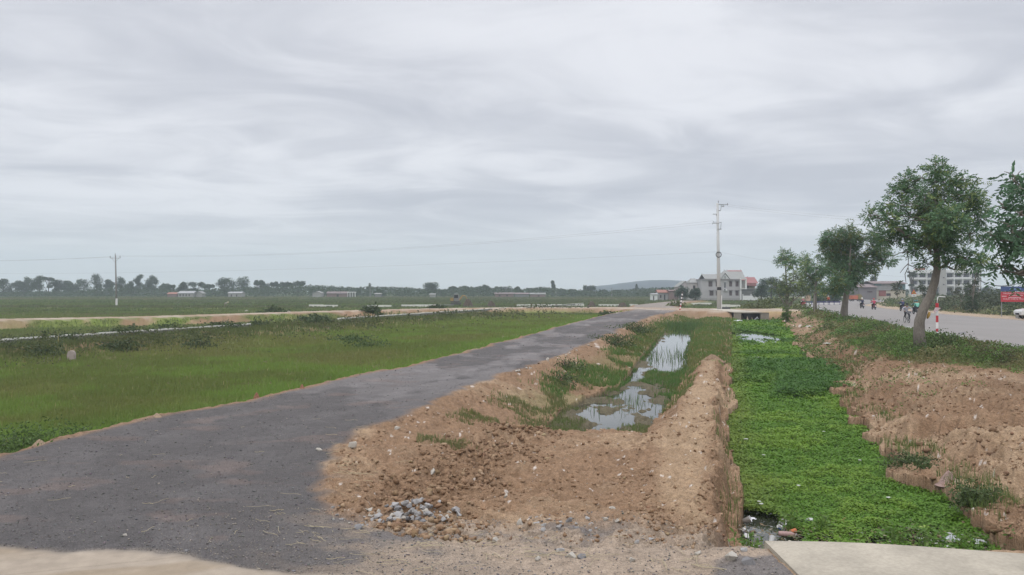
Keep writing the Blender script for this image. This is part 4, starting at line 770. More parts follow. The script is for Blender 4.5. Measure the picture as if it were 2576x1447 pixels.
# culvert under the cross road
cu = thing('culvert', 'concrete box culvert with a dark square mouth where the canal meets the dirt road', 'culvert', (32, 106.4, 0))
f_ = MB(); x0, x1 = TUN[0]-32, TUN[1]-32
f_.box(x0-.9, x0, 0, .5, -1.4, -.05); f_.box(x1, x1+1.1, 0, .5, -1.4, -.05); f_.box(x0-.9, x1+1.1, -.05, .5, -.15, -.05-.002); f_.build('headwall', mat('stained tan concrete', (.26, .23, .185), .9, n1=.2, s1=1.5), cu, bevel=.02)
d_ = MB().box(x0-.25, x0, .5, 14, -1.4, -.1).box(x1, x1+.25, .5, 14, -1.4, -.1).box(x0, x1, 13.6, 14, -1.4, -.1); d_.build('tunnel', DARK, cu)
MB().box(x0-1.0, x1+.2, .2, 3.6, -.045, .02).box(x0-.3, x1+.3, 6.2, 17, -.045, .01).build('deck_slab', mat('pale deck concrete', (.44, .40, .33), .9, n1=.15, s1=1), cu)
db = MB(); db.tube([(x1-.9, -.1, -1.1), (x1-.5, -.2, -.7), (x1-.45, -.3, -.9)], [.12, .16, .1], 6); db.build('plastic_debris', mat('grey plastic sheet', (.25, .26, .28), .5), cu)
cg = thing('concrete_chute', 'low dark grey concrete trough lying beside the foot of the power pole', 'trough', (PX(1824, 124), 124, .0)); MB().box(-.72, .72, -.4, -.3, 0, .32).box(-.72, .72, .3, .4, 0, .32).box(-.72, -.62, -.3, .3, 0, .3).box(.62, .72, -.3, .3, 0, .3).build('walls', mat('dark concrete', (.09, .095, .095), .9, n1=.2, s1=4), cg); MB().box(-.62, .62, -.3, .3, .01, .06).build('floor', DARK, cg)
def kerb(label, Ya, Yb, z=.05, w=.20, h=.40, path=None, group='white concrete kerbs in the fields', wm_=None):
    n = 40; Y = np.linspace(Ya, Yb, n); X = np.interp(Y, [17.5, 46.8, 143, 200], [-40, -30, 1.5, 20.2]) if path is None else np.interp(Y, path[0], path[1]); 
    o0 = (X[0], Y[0]); t = thing('kerb', label, 'kerb', (X[0], Y[0], z), 0, group); vs = []; fs = []
    for i in range(n):
        x, y = X[i]-o0[0], Y[i]-o0[1]; j_ = (vn(Y[i]*.9, 0, 3)-.5)*.05; vs += [(x-w/2, y, -h), (x-w/2, y, j_), (x+w/2, y-.05, j_), (x+w/2, y-.05, -h)]
    for i in range(n-1): k = i*4; fs += [(k, k+1, k+5, k+4), (k+1, k+2, k+6, k+5), (k+2, k+3, k+7, k+6)]
    fs += [(0, 3, 2, 1), ((n-1)*4, (n-1)*4+1, (n-1)*4+2, (n-1)*4+3)]
    MB().add(vs, fs).build('kerb_stones', wm_ or mat('white kerb concrete', (.62, .61, .56), .9, n1=.12, s1=3), t); MB().add([(v_[0]*1.0, v_[1], v_[2]+(-.09 if q_ in (1, 2) else 0)) for q_, v_ in ((i_ % 4, (w_[0]+(.02 if i_ % 4 > 1 else -.02), w_[1], w_[2])) for i_, w_ in enumerate(vs))], fs).build('kerb_base', mat('dark kerb side', (.16, .16, .145), .9, n1=.2, s1=2), t); return t
kerb('long white kerb crossing the left field, the stretch nearest the camera', 40, 69)
kerb('middle stretch of the white kerb line, right of the field bushes', 83, 136, z=.02)
kerb('last stretch of the white kerb line, beyond the dirt road', 142, 190, z=-.1, h=.3)
def hkerb(label, xa, xb, y, z=-.25, w=.5): 
    Y_ = G(0, y, z)[1]; t = thing('kerb', label, 'kerb', (PX(xa, Y_), Y_, z), 0, 'pale kerbs lying across the far fields'); L_ = PX(xb, Y_)-PX(xa, Y_); mb = MB(); k = max(2, int(L_/2.5))
    for i in range(k): a = L_*i/k; mb.box(a, a+L_/k-.06, -w/2+RNG.normal()*.05, w/2, -.5, RNG.normal()*.03)
    mb.build('kerb_stones', mat('white kerb concrete', None), t)
hkerb('pale kerb line left of the excavator, behind the dirt road', 778, 850, 767); hkerb('broken pale kerb beside the dirt road left of the excavator', 925, 985, 767.5); hkerb('long pale kerb across the field right of the excavator', 1300, 1470, 765.5)
hkerb('pale kerb between the two right hand soil heaps', 1506, 1560, 765.5); hkerb('short pale kerb right of the last soil heap', 1584, 1604, 765); hkerb('pale kerb left of the power pole before the grey house', 1722, 1790, 762, -.2); hkerb('pale kerb right of the power pole before the grey house', 1812, 1862, 766.5, -.1); hkerb('faint pale kerb in the field left of the excavator', 1010, 1110, 766.5)

# ------------------------------------------------------------------ poles and wires
def wire(name, label, a, b, sag, r, group, mt=None, n=24):
    a, b = Vector(a), Vector(b); t = tag(MB().tube([tuple((a.lerp(b, i/n)-Vector((0, 0, sag*4*(i/n)*(1-i/n))))-a) for i in range(n+1)], r, 4).build(name, mt or mat('cable', (.30, .305, .31), .6)), label, 'cable', group); t.location = a; return t
YP = 123.0; pt = D(1805, 511, YP); pb = D(1809, 779, YP); s_ = F/YP; HPm = pt.z
pp = thing('utility_pole', 'tall white concrete power pole with cross arms and a cable coil, beside the canal end', 'pole', (pb.x, YP, -.05))
PC = mat('pale pole concrete', (.50, .50, .49), .85, n1=.06, s1=2)
dxp = pt.x-pb.x
def pp_at(y): q = (779-y)/(779-511); return Vector((dxp*q, 0, (CAMZ-(y-HZ)/s_)+.05))
MB().tube([(0, 0, -.3), tuple(pp_at(640)), tuple(pp_at(511))], [.33, .24, .17], 14).build('pole_shaft', PC, pp, smooth=True)
MB().lathe([(.335, 3.0), (.345, 3.02), (.345, 3.45), (.335, 3.47)], 14).build('dark_band', mat('dark paint', (.04, .04, .042), .8), pp)
MB().box(.30, .40, -.2, .1, .1, 2.2).build('white_patch', WHP, pp)
def arm(mb, y, xl, xr, dy=0, th=.09): p = pp_at(y); mb.box((xl-1806)/s_+p.x*0, (xr-1806)/s_, -.10+dy, .0+dy, p.z-th/2, p.z+th/2)
a1 = MB(); arm(a1, 514.5, 1800, 1817); arm(a1, 515.5, 1803, 1826, -.35); arm(a1, 518.5, 1812, 1821, .35)
q = pp_at(514.5)
for xx in (1801.5, 1812.0): a1.tube([((xx-1806)/s_, -.1, q.z), ((1805 if xx < 1806 else 1808.5)-1806 and ((1804.2 if xx < 1806 else 1809.6)-1806)/s_, -.1, q.z-.95)], .045, 5)
a1.box((1803.5-1806)/s_, (1810-1806)/s_, -.16, .16, q.z-1.0, q.z-.9); a1.build('top_crossarm', STEEL, pp)
a2 = MB(); arm(a2, 539, 1790, 1801); arm(a2, 541, 1799, 1806, .1, .3); a2.build('middle_crossarm', STEEL, pp)
a3 = MB(); q = pp_at(560); arm(a3, 560, 1800, 1812); arm(a3, 562.5, 1788, 1805, -.3); a3.tube([((1788-1806)/s_, -.3, q.z-.28), ((1794-1806)/s_, .4, q.z+.25)], .05, 5); a3.tube([((1793-1806)/s_, .4, q.z+.1), (-.1, .3, q.z+.1)], .04, 5)
for xx in (-.3, .3): a3.tube([(xx, -.1, q.z), (xx*.75, -.1, q.z-1.0)], .045, 5)
a3.box(-.32, .32, -.25, .25, q.z-1.08, q.z-.98); a3.build('lower_crossarm', STEEL, pp)
for x_, y_, dy in ((1804.2, 508, 0), (1826, 515, -.35), (1817.5, 518.5, .35), (1801.5, 517.5, 0)):
    qq = pp_at(y_); MB().lathe([(.03, 0), (.07, .05), (.04, .1), (.08, .16), (.04, .22), (.07, .28), (.03, .34)], 8, T((x_-1806)/s_, dy-.05, qq.z-.15)).build('insulator', mat('grey porcelain', (.18, .18, .19), .4), pp)
qq = pp_at(641); MB().torus(T(qq.x-.02, -.30, qq.z), .40, .06, 24, 6).build('cable_coil', BLACK, pp)
YF = 188.0; fb = D(293, 771, YF); ft = D(290.5, 642, YF); sf = F/YF
fp_ = thing('utility_pole', 'thin grey concrete pole with a forked cross arm standing alone in the left field', 'pole', (fb.x, YF, -.8)); hF = ft.z+.8
PG = mat('grey pole concrete', (.22, .21, .20), .9, n1=.1, s1=2)
MB().tube([(0, 0, -.2), (ft.x-fb.x, 0, hF)], [.24, .13], 10).build('pole_shaft', PG, fp_, smooth=True); MB().lathe([(.245, .15), (.25, .17), (.24, 1.8), (.235, 1.82)], 10).build('pale_base', WHP, fp_)
xo = ft.x-fb.x; a_ = MB().box(xo-1.25, xo+1.2, -.15, -.05, hF-.75, hF-.65)
a_.tube([(xo-.9, -.1, hF-.7), (xo, -.1, hF-1.7)], .035, 4); a_.tube([(xo+.9, -.1, hF-.7), (xo, -.1, hF-1.7)], .035, 4); a_.build('crossarm', STEEL, fp_)
for xi in (-1.2, 1.15, 0): MB().lathe([(.04, 0), (.09, .1), (.05, .2), (.09, .3), (.04, .45)], 7, T(xo+xi, -.1, hF-.65+(.6 if xi == 0 else 0))).build('insulator', mat('grey porcelain', None), fp_)
def dpole(lab, x, yt, yb, Yd): 
    b = D(x, yb, Yd); H = (yb-yt)/F*Yd; t = thing('utility_pole', lab, 'pole', (b.x, Yd, -.8), 0, 'distant power poles'); MB().tube([(0, 0, -.2), (0, 0, H)], [.25, .14], 6).build('pole_shaft', PG, t); MB().box(-1.1, 1.1, -.1, .1, H-.8, H-.6).build('crossarm', STEEL, t)
dpole('distant pole rising out of the pointed tree left of the excavator', 931, 709, 745, 430); dpole('distant pole in the tree line right of the excavator', 1273, 718, 744, 440); dpole('faint distant pole beside the narrow columnar tree', 1399, 722, 744, 440); dpole('faint pole standing before the blue hill', 1539, 720, 744, 440)
dpole('thin pole behind the rounded tree over the sheds', 2186, 694, 742, 330)
gw = 'overhead wires from the field pole to the power pole'
pA = Vector((pb.x+(1788-1806)/s_, YP-.3, pp_at(563).z)); fA = Vector((fb.x+xo+1.15, YF, -.8+hF-.35)); fB = Vector((fb.x+xo-1.2, YF, -.8+hF-.35)); fC = Vector((fb.x+xo, YF, -.8+hF-.1))
wire('wire', 'upper overhead wire from the field pole to the lower cross arm of the power pole', fA, pA, 1.6, .010, gw); wire('wire', 'twin of the upper wire, sagging slightly lower', fC, pA+Vector((.35, .7, .45)), 1.75, .010, gw)
wire('wire', 'lower overhead wire crossing the sky to the cable coil on the power pole', D(-60, 688, 205), Vector((pb.x+dxp*.5, YP, pp_at(634).z)), 1.0, .009, gw)
for i, f in enumerate((fA, fB)): wire('wire', ['overhead wire leaving the left edge from the field pole', 'second wire leaving the left edge from the field pole'][i], D(-200, 655+i*3, 200), f, .4, .014, 'wires left of the field pole')
gr_ = 'overhead wires right of the power pole'
wire('wire', 'upper overhead wire running right from the top of the power pole behind the trees', Vector((pb.x+20/s_, YP, pp_at(515).z)), D(2700, 560, 95), .9, .008, gr_); wire('wire', 'second wire running right just below the top one', Vector((pb.x+12/s_, YP, pp_at(518).z)), D(2700, 566, 95), 1.0, .008, gr_)
wire('wire', 'low wire running right from the cable coil toward the slender tree', Vector((pb.x+dxp*.5, YP, pp_at(634).z)), D(2400, 700, 150), 1.0, .008, gr_)
gc_ = 'black cables between the apartment block and the right edge'
for i, (ya, yb_, sg_) in enumerate(((706, 699, 1.2), (707, 702, 1.6), (708, 704, .9))): wire('wire', ['thick sagging black cable right of the apartment block, top one', 'sagging black cable right of the apartment block, lowest', 'straighter black cable between the other two right of the apartment block'][i], D(2468, ya, 140), D(2600, yb_-4, 110), sg_, .035, gc_, BLACK)

# ------------------------------------------------------------------ markers, signs, barrier
YS = 55.8; ssx = F/YS; g = D(2357.5, 835, YS)
mk = thing('marker_post', 'red and white banded road post with a bent white pipe and tilted triangular plate', 'post', (g.x, YS, 0))
H_ = (835-762.7)/ssx; ft_ = MB().lathe([(.078, 0), (.078, H_-.02), (.06, H_)], 14).build('post', WHP, mk, smooth=False)
for ya, yb_ in ((774, 762.7), (811, 794), (835, 827)):
    r_ = .10 if ya == 774 else .082; MB().lathe([(r_, (835-ya)/ssx), (r_, (835-yb_)/ssx)], 14).build('red_band', REDP, mk)
MB().tube([(0.0, 0, H_-.05), (.02, 0, H_+.28), (.06, 0, H_+.42), (.14, 0, H_+.45), (.56, -.05, H_+.43)], .028, 8).build('bent_pipe', WHP, mk, smooth=True)
pl = MB().prism([(-.34, -.30), (-.20, 0), (.20, -.03), (.12, -.10), (-.24, -.36)], -.16, -.13, T(0, 0, (835-773.5)/ssx)); pl.build('triangular_plate', mat('pinkish sign back', (.50, .38, .38), .6, n1=.1, s1=10), mk)
MB().tube([(-.3, -.12, H_-.66), (-.1, -.12, H_-.44), (.1, -.12, H_-.36)], .02, 6).tube([(-.17, -.12, H_-.62), (-.13, -.12, H_-.58)], .05, 8).build('bracket', WHITE, mk)
YM_ = 118.0; g = D(1710.5, 780, YM_); mk2 = thing('marker_post', 'thin leaning surveying pole with white, dark and red bands on the dirt road', 'post', (g.x, YM_, 0)); n_ = 11
tp_ = D(1717, 735, YM_)-Vector((g.x, YM_, 0)); bands = [(i, n_) for i in range(n_)]
MB().tube([(0, 0, 0), tuple(tp_)], .098, 8).build('pole_shaft', WHP, mk2)
for i in range(n_):
    if i % 2 == 0: a, b = tp_*(i/n_), tp_*((i+.9)/n_); MB().tube([tuple(a), tuple(b)], .105, 8).build('band', REDP if i < 4 else mat('dark band paint', (.05, .035, .035), .7), mk2)
YW = 150.0; g = D(2299, 772, YW); sw = F/YW; ws = thing('warning_sign', 'triangular red bordered warning sign with a white plate under it, behind the motorbikes', 'sign', (g.x, YW, 0))
MB().tube([(0, .05, 0), (0, .05, 3.3)], .045, 8).build('post', STEEL, ws)
zc = CAMZ-(736-HZ)/sw; tri = lambda r: [(-r*.87, -r*.5), (r*.87, -r*.5), (0, r)]
MB().prism(tri(.56), -.03, 0, T(0, 0, zc)).build('red_border', mat('orange red sign paint', (.50, .09, .04), .5), ws); MB().prism(tri(.36), -.045, -.032, T(0, 0, zc)).build('yellow_face', mat('yellow sign paint', (.55, .30, .06), .5), ws)
MB().box(-.05, .05, -.06, -.047, zc-.12, zc+.12).box(-.09, .09, -.06, -.047, zc-.02, zc+.03).build('pictogram', BLACK, ws); MB().box(-.42, .42, -.03, 0, zc-.78, zc-.36).build('plate', WHP, ws); MB().box(-.25, .25, -.036, -.031, zc-.62, zc-.52).build('plate_writing', mat('grey print', (.2, .2, .2), .6), ws)
def text(name, s, size, M_, mt, parent, ex=.005, width=None):
    cu_ = bpy.data.curves.new(name, 'FONT'); cu_.body = s; cu_.size = size; cu_.extrude = ex; cu_.align_x = 'CENTER'; cu_.align_y = 'CENTER'
    ob = bpy.data.objects.new(name, cu_); C.objects.link(ob); bpy.context.view_layer.update(); me = bpy.data.meshes.new_from_object(ob.evaluated_get(bpy.context.evaluated_depsgraph_get())); C.objects.unlink(ob); bpy.data.objects.remove(ob)
    if width: xs_ = [v.co.x for v in me.vertices]; k = width/(max(xs_)-min(xs_)); me.transform(Matrix.Diagonal((k, 1, 1, 1)))
    me.transform(M_ @ Matrix.Rotation(math.pi/2, 4, 'X')); return link(name, me, mt, parent)
YB = 88.0; sb = F/YB; g = D(2518, 797, YB); bb = thing('billboard', 'red billboard with a blue header and white lettering on thin posts at the right edge', 'billboard', (g.x, YB, 0))
zt, zm, zl = CAMZ-(721-HZ)/sb, CAMZ-(732.5-HZ)/sb, CAMZ-(759.5-HZ)/sb; Wb = 3.9
for xx in (.12, Wb-.12): MB().tube([(xx, .08, 0), (xx, .08, zt)], .045, 8).build('post', STEEL, bb)
MB().box(0, Wb, -.03, .03, zl, zm-.1).build('red_panel', mat('red sign vinyl', (.44, .045, .06), .5, n1=.08, s1=2), bb); MB().box(0, Wb, -.03, .03, zm, zt).build('blue_header', mat('blue sign vinyl', (.055, .085, .21), .5, n1=.08, s1=2), bb)
LW = mat('pale sign lettering', (.62, .45, .47), .6); hh_ = zm-.1-zl
text('lettering', 'TRUNG TÂM CHÂM', .24, T(1.55, -.035, zm-.27), LW, bb, width=2.7); text('lettering', 'THỰC HIỆN MỌI', .24, T(1.35, -.035, zl+.30), LW, bb, width=2.3)
mbt = MB()
for r_, (xa, xb) in enumerate(((.9, 2.4), (.8, 2.2))):
    x = xa
    while x < xb: w_ = random.uniform(.05, .14); mbt.box(x, x+w_, -.037, -.031, zl+.62-r_*.19-(.045 if r_ else 0)+.05, zl+.70-r_*.19-(.045 if r_ else 0)+.05); x += w_+.03
mbt.build('small_print', LW, bb); mh = MB(); x = .95
while x < 2.2: w_ = random.uniform(.06, .12); mh.box(x, x+w_, -.037, -.031, zm+.17, zm+.31); x += w_+.03
mh.build('header_print', mat('pale blue lettering', (.22, .34, .52), .6), bb)
MB().box(.1, .6, -.037, -.031, zl+.58, zl+.66).build('logo_print', LW, bb)
# barrier of six sections across the road
YR = 163.0; sr = F/YR
xs6 = [2028, 2042.5, 2060, 2073, 2086, 2099, 2114]
for i in range(6):
    xa, xb = PX(xs6[i], YR), PX(xs6[i+1]-.8, YR); b = thing('barrier', 'section of blue and white road barrier, %s from the left' % ORD[i], 'barrier', (xa, YR+.15*(i % 2), .02), 0, 'barrier sections across the road'); Lb = xb-xa
    MB().box(0, Lb, -.03, .03, .05, .30).build('white_board', WHP, b); MB().box(0, Lb, -.03, .03, .38, .46).box(0, Lb, -.03, .03, .58, .68).build('blue_rails', mat('navy paint', (.06, .06, .16), .6), b)
    MB().box(.02, .08, -.05, .05, 0, .7).box(Lb-.08, Lb-.02, -.05, .05, 0, .7).box(.0, .1, -.3, .3, 0, .05).box(Lb-.1, Lb, -.3, .3, 0, .05).build('legs', mat('navy paint', None), b)
# ------------------------------------------------------------------ car at the right edge (front end shows)
g = D(2564, 801, 81); car = thing('car', 'white car parked at the right edge of the photo, only its front end showing', 'car', (g.x+2.15, 81, 0), math.radians(-8))
cp = mat('white car paint', (.62, .62, .60), .3, .5, coat=.5); gl_ = mat('dark car glass', (.03, .035, .04), .08, .6)
prof = [(-2.15, .38), (-2.18, .72), (-2.05, .92), (-1.15, 1.06), (-.45, 1.50), (1.1, 1.52), (1.75, 1.10), (2.1, 1.0), (2.15, .42)]
MB().prism(prof, -.84, .84).build('body', cp, car, bevel=.06)
MB().prism([(-1.03, 1.08), (-.42, 1.44), (.2, 1.46), (.2, 1.06)], -.86, .86).prism([(.28, 1.06), (.28, 1.46), (1.0, 1.45), (1.55, 1.1)], -.86, .86).build('side_window', gl_, car)
MB().box(-.01, .01, -.72, .72, -.33, .33, T(-.83, 0, 1.27, ry=math.radians(58))).build('windscreen', gl_, car)
for x_ in (-1.35, 1.35):
    for y_ in (-.80, .80):
        w_ = MB(); w_.torus(T(x_, y_, .32), .24, .09, 20, 8).build('wheel', BLACK, car, smooth=True); wr = bpy.context.scene.objects.get('x'); 
        MB().lathe([(.19, -.05), (.19, .05), (.05, .07)], 14, T(x_, y_, .32, rx=math.pi/2)).build('rim', STEEL, car)
for y_ in (-.6, .6): MB().box(-2.2, -2.05, y_-.18, y_+.18, .66, .80).build('headlight', mat('lamp glass', (.7, .7, .68), .2), car, bevel=.02)
MB().box(-2.21, -2.1, -.35, .35, .42, .60).build('grille', BLACK, car)
cb = thing('concrete_block', 'small grey concrete block standing just left of the white car', 'block', (PX(2560.5, 83), 83, 0)); MB().box(-.14, .14, -.2, .2, -.05, .42).build('block_body', CONCG, cb, bevel=.02)
# ------------------------------------------------------------------ excavator and soil heaps
YE = 184.0; se = F/YE; g = D(1148, 764, YE); ex = thing('excavator', 'small yellow tracked excavator with a grey cab working on the dirt road', 'excavator', (g.x, YE, -.35))
YEL = mat('worn yellow paint', (.33, .22, .09), .6, n1=.2, s1=3); CABM = mat('dusty grey cab', (.20, .20, .19), .6, n1=.15, s1=3)
for y_ in (-.75, .75):
    tr = MB().prism([(-1.35, .15), (-1.2, 0), (.95, 0), (1.15, .2), (1.0, .45), (-1.15, .45)], y_-.22, y_+.22).build('track', mat('track steel', (.09, .085, .08), .7), ex, bevel=.04)
MB().lathe([(.45, .42), (.45, .6)], 14).box(-1.3, .8, -.8, .8, .58, .80).build('chassis', mat('track steel', None), ex)
MB().prism([(-1.35, .80), (-1.38, 1.55), (-.7, 1.6), (-.65, .80)], -.8, .8).build('engine_cover', YEL, ex, bevel=.05)
MB().prism([(-.62, .80), (-.62, 2.35), (-.5, 2.42), (.45, 2.42), (.72, 1.5), (.72, .80)], -.15, .75).build('cab', CABM, ex, bevel=.04)
MB().box(-.5, .4, -.165, -.152, 1.5, 2.25).box(-.5, .45, .752, .765, 1.5, 2.25).build('cab_window', gl_, ex); MB().box(-.55, .5, -.1, .7, 2.43, 2.48).build('roof_plate', WHITE, ex)
MB().tube([(.7, -.45, 1.0), (1.5, -.45, 2.1), (2.1, -.45, 2.0)], [.2, .18, .13], 6).build('boom', YEL, ex); MB().tube([(2.1, -.45, 2.0), (2.6, -.45, 1.0)], [.13, .10], 6).build('stick', YEL, ex)
MB().prism([(2.3, .6), (2.7, 1.05), (2.95, .9), (2.95, .45), (2.6, .3)], -.8, -.1).build('bucket', mat('track steel', None), ex)
sp = thing('steel_plate', 'flat grey plate on the ground at the left of the excavator', 'plate', (PX(1128, YE-3), YE-3, -.45)); MB().box(-1.5, 1.2, -.8, .8, 0, .12).build('plate_body', mat('dull grey', (.22, .22, .22), .8), sp)
SOILD = mat('heaped dark soil', (.085, .068, .055), .95, .1, n1=.35, s1=2.5, n2=.3, s2=14, bump=.8, bs=6)
def mound(label, x, Yd, w, h, seed, z=-.75, mt=None, asym=0, name='soil_heap', group='heaps of dug soil beside the far kerb', d=None):
    rng = np.random.default_rng(seed); n_, k_ = 48, 18; a = np.linspace(0, 2*math.pi, n_, endpoint=False); r = np.linspace(0, 1, k_); A, Rr = np.meshgrid(a, r)
    Xm = np.cos(A)*Rr*w/2; Ym = np.sin(A)*Rr*(d or w*.8)/2; nz = fbm(Xm*1.2+seed*3.3, Ym*1.2, 1.0, 5, seed); Zm = h*(np.cos(Rr*math.pi)*.5+.5)*(.62+.75*nz)+asym*Xm*(1-Rr)-.1*Rr
    V_ = np.stack([Xm, Ym, Zm], -1).reshape(-1, 3); ii = np.arange(n_*k_).reshape(k_, n_); i2 = np.roll(ii, -1, 1); f = np.stack([ii[:-1], i2[:-1], i2[1:], ii[1:]], -1).reshape(-1, 4)
    o = link(name, npmesh(name, V_, f[:, ::-1]), mt or SOILD, smooth=False); o.location = (PX(x, Yd), Yd, z); return tag(o, label, 'heap', group)
mound('tall dark soil heap directly in front of the excavator bucket', 1177, 181, 3.2, 1.9, 1); mound('rounded dark soil heap right of the excavator', 1236, 178, 2.8, 1.4, 2); mound('dark soil heap left of the striped surveying pole, the left one of two', 1488, 175, 2.9, 1.3, 3); mound('dark soil heap nearest the striped surveying pole', 1566, 174, 2.9, 1.35, 4)
mound('low grey brown spoil left of the excavator tracks', 1092, 172, 4.5, .6, 5, mt=mat('grey spoil', (.20, .17, .15), .95, n1=.3, s1=2))
mound('clump of dry brown soil on top of the berm between pond and canal', 1792, 39.5, 1.3, .30, 6, z=-.52, mt=mat('dry brown soil', (.20, .135, .085), .95, n1=.35, s1=6, n2=.4, s2=30, bump=1, bs=12), group='loose soil lumps', d=1.5)
# ------------------------------------------------------------------ buildings
def M_(n, c, **k): return mat(n, c, .85, .2, n1=k.pop('n1', .08), s1=k.pop('s1', .6), **k)
def window(par, x0, x1, z0, z1, y, fm, gm, hood=None, bars=1, name='window'):
    """frame proud of the wall, with panes set in it"""
    o = MB(); t = .09
    o.box(x0, x1, y-.07, y, z0, z0+t).box(x0, x1, y-.07, y, z1-t, z1).box(x0, x0+t, y-.07, y, z0+t, z1-t).box(x1-t, x1, y-.07, y, z0+t, z1-t)
    for i in range(bars): xm = x0+(x1-x0)*(i+1)/(bars+1); o.box(xm-.035, xm+.035, y-.06, y, z0+t, z1-t)
    if hood: o.box(x0-.2, x1+.2, y-.45, y, z1+.12, z1+.26)
    w = o.build(name, fm, par); MB().box(x0+t, x1-t, y-.03, y-.004, z0+t, z1-t).build('pane', gm, w); return w
GLS = mat('window glass', (.045, .045, .055), .25, .5); SHUT = mat('maroon shutters', (.075, .05, .055), .7)
def gable(mb, x0, x1, y0, y1, z0, z1, ov=.3, th=.15, axis='x'):
    """two roof slopes, ridge along axis"""
    if axis == 'x':
        ym = (y0+y1)/2
        for a, b in ((y0-ov, ym), (y1+ov, ym)): mb.add([(x0-ov, a, z0-.05), (x1+ov, a, z0-.05), (x1+ov, b, z1), (x0-ov, b, z1), (x0-ov, a, z0-.05+th), (x1+ov, a, z0-.05+th), (x1+ov, b, z1+th), (x0-ov, b, z1+th)], [(0,1,2,3), (4,7,6,5), (0,4,5,1), (1,5,6,2), (2,6,7,3), (3,7,4,0)])
    else:
        xm = (x0+x1)/2
        for a, b in ((x0-ov, xm), (x1+ov, xm)): mb.add([(a, y0-ov, z0-.05), (a, y1+ov, z0-.05), (b, y1+ov, z1), (b, y0-ov, z1), (a, y0-ov, z0-.05+th), (a, y1+ov, z0-.05+th), (b, y1+ov, z1+th), (b, y0-ov, z1+th)], [(0,1,2,3), (4,7,6,5), (0,4,5,1), (1,5,6,2), (2,6,7,3), (3,7,4,0)])
    return mb
YH_ = 288.0; k_ = F/YH_; hx = PX(1764, YH_); h1 = thing('house', 'grey two storey house with small white gable and dark windows, behind the power pole', 'house', (hx, YH_, -.35))
def X1(x): return PX(x, YH_)-hx
def Z1(y): return CAMZ-(y-HZ)/k_+.35
WG = M_('grey render', (.36, .345, .345)); RG = mat('grey sheet roof', (.25, .25, .235), .8, n1=.08, s1=.5); RR_ = mat('faded red tiles', (.27, .12, .115), .8, n1=.15, s1=1, n2=.1, s2=8)
ez = Z1(704); MB().box(0, X1(1862), 0, 10, -.4, ez).build('wall', WG, h1); MB().box(-.25, X1(1863)+.2, -.3, 10.3, ez, ez+.28).build('cornice', M_('cornice', (.27, .25, .25)), h1); MB().box(-.05, X1(1862)+.05, -.06, 0, -.4, .55).build('plinth', M_('plinth', (.28, .27, .26)), h1)
for zx in ((805, 855), (898, 936), (1075, 1111), (1158, 1196)): window(h1, X1(zx[0]*.1923+1627.7), X1(zx[1]*.1923+1627.7), Z1(621*.1923+601.5), Z1(556*.1923+601.5), 0, SHUT, SHUT, True)
for zx in ((818, 868), (900, 934), (1075, 1111), (1158, 1196)): window(h1, X1(zx[0]*.1923+1627.7), X1(zx[1]*.1923+1627.7), Z1(740*.1923+601.5), Z1(680*.1923+601.5), 0, SHUT, SHUT, True)
window(h1, X1(1820.5), X1(1826.5), Z1(725), Z1(710), 0, M_('pale frame', (.5, .5, .5)), GLS, True, name='balcony_door')
MB().box(X1(1820), X1(1828), -.5, -.02, Z1(731.5), Z1(727)).build('air_conditioner', WHITE, h1); MB().lathe([(.3, 0), (.3, .03)], 12, T(X1(1822.5), -.5, Z1(729.3), rx=math.pi/2)).build('fan_grille', GLS, h1)
r = MB(); gable(r, X1(1774), X1(1836), .2, 9.8, ez+.28, Z1(690), .1); r.build('roof', RG, h1)
r = MB(); z0_, z1_ = ez+.28, Z1(679.5); xm0, xm1 = X1(1812), X1(1876)
r.add([(xm0, -.2, z0_), (xm1, -.2, z0_), (xm1, 5, z1_), (X1(1831), 5, z1_), (xm0, 10.2, z0_), (xm1, 10.2, z0_)], [(0, 1, 2, 3), (5, 4, 3, 2), (0, 3, 4), (1, 5, 2)]); r.build('high_roof', RG, h1)
MB().add([(X1(1842), 2.7, z1_*.5+z0_*.5+.05), (X1(1875.5), 2.7, z1_*.5+z0_*.5+.05), (X1(1875.5), 4.97, z1_+.03), (X1(1838), 4.97, z1_+.03)], [(0, 1, 2, 3)]).build('red_tiles', RR_, h1)
p_ = MB().prism([(X1(1813), ez+.3), (X1(1834), ez+.3), (X1(1823.5), Z1(689))], -.35, -.2).build('pediment', M_('white gable', (.58, .58, .58)), h1); MB().add([(X1(1811.5), -.7, ez+.25), (X1(1823.5), -.7, Z1(687)), (X1(1823.5), 2.5, Z1(687)), (X1(1811.5), 2.5, ez+.25), (X1(1835.5), -.7, ez+.25), (X1(1835.5), 2.5, ez+.25)], [(0, 1, 2, 3), (1, 4, 5, 2)]).build('pediment_roof', RG, h1)
MB().lathe([(.35, 0), (.35, .06)], 14, T(X1(1823.5), -.36, Z1(697), rx=math.pi/2)).box(X1(1822), X1(1825), -.4, -.355, ez+.35, ez+.9).build('gable_ornament', M_('grey ornament', (.3, .3, .31)), h1)
for x_ in (1774, 1831, 1838, 1873): MB().tube([(X1(x_), 5, Z1(690) if x_ == 1774 else z1_), (X1(x_), 5, (Z1(690) if x_ == 1774 else z1_)+.55)], [.1, .02], 6).build('finial', RG, h1)
pc = MB()
for x_ in (1862, 1875): pc.box(X1(x_)-.25, X1(x_)+.25, -.9, -.4, Z1(726), Z1(703))
pc.box(X1(1861), X1(1877), -1, 1, Z1(703), Z1(701)).box(X1(1861), X1(1877), -1, 3, Z1(727.5), Z1(726)); pc.build('balcony', WHITE, h1); MB().box(X1(1864), X1(1874), -.3, 3, Z1(724), Z1(705)).build('balcony_room', M_('shaded cream', (.24, .23, .22)), h1)
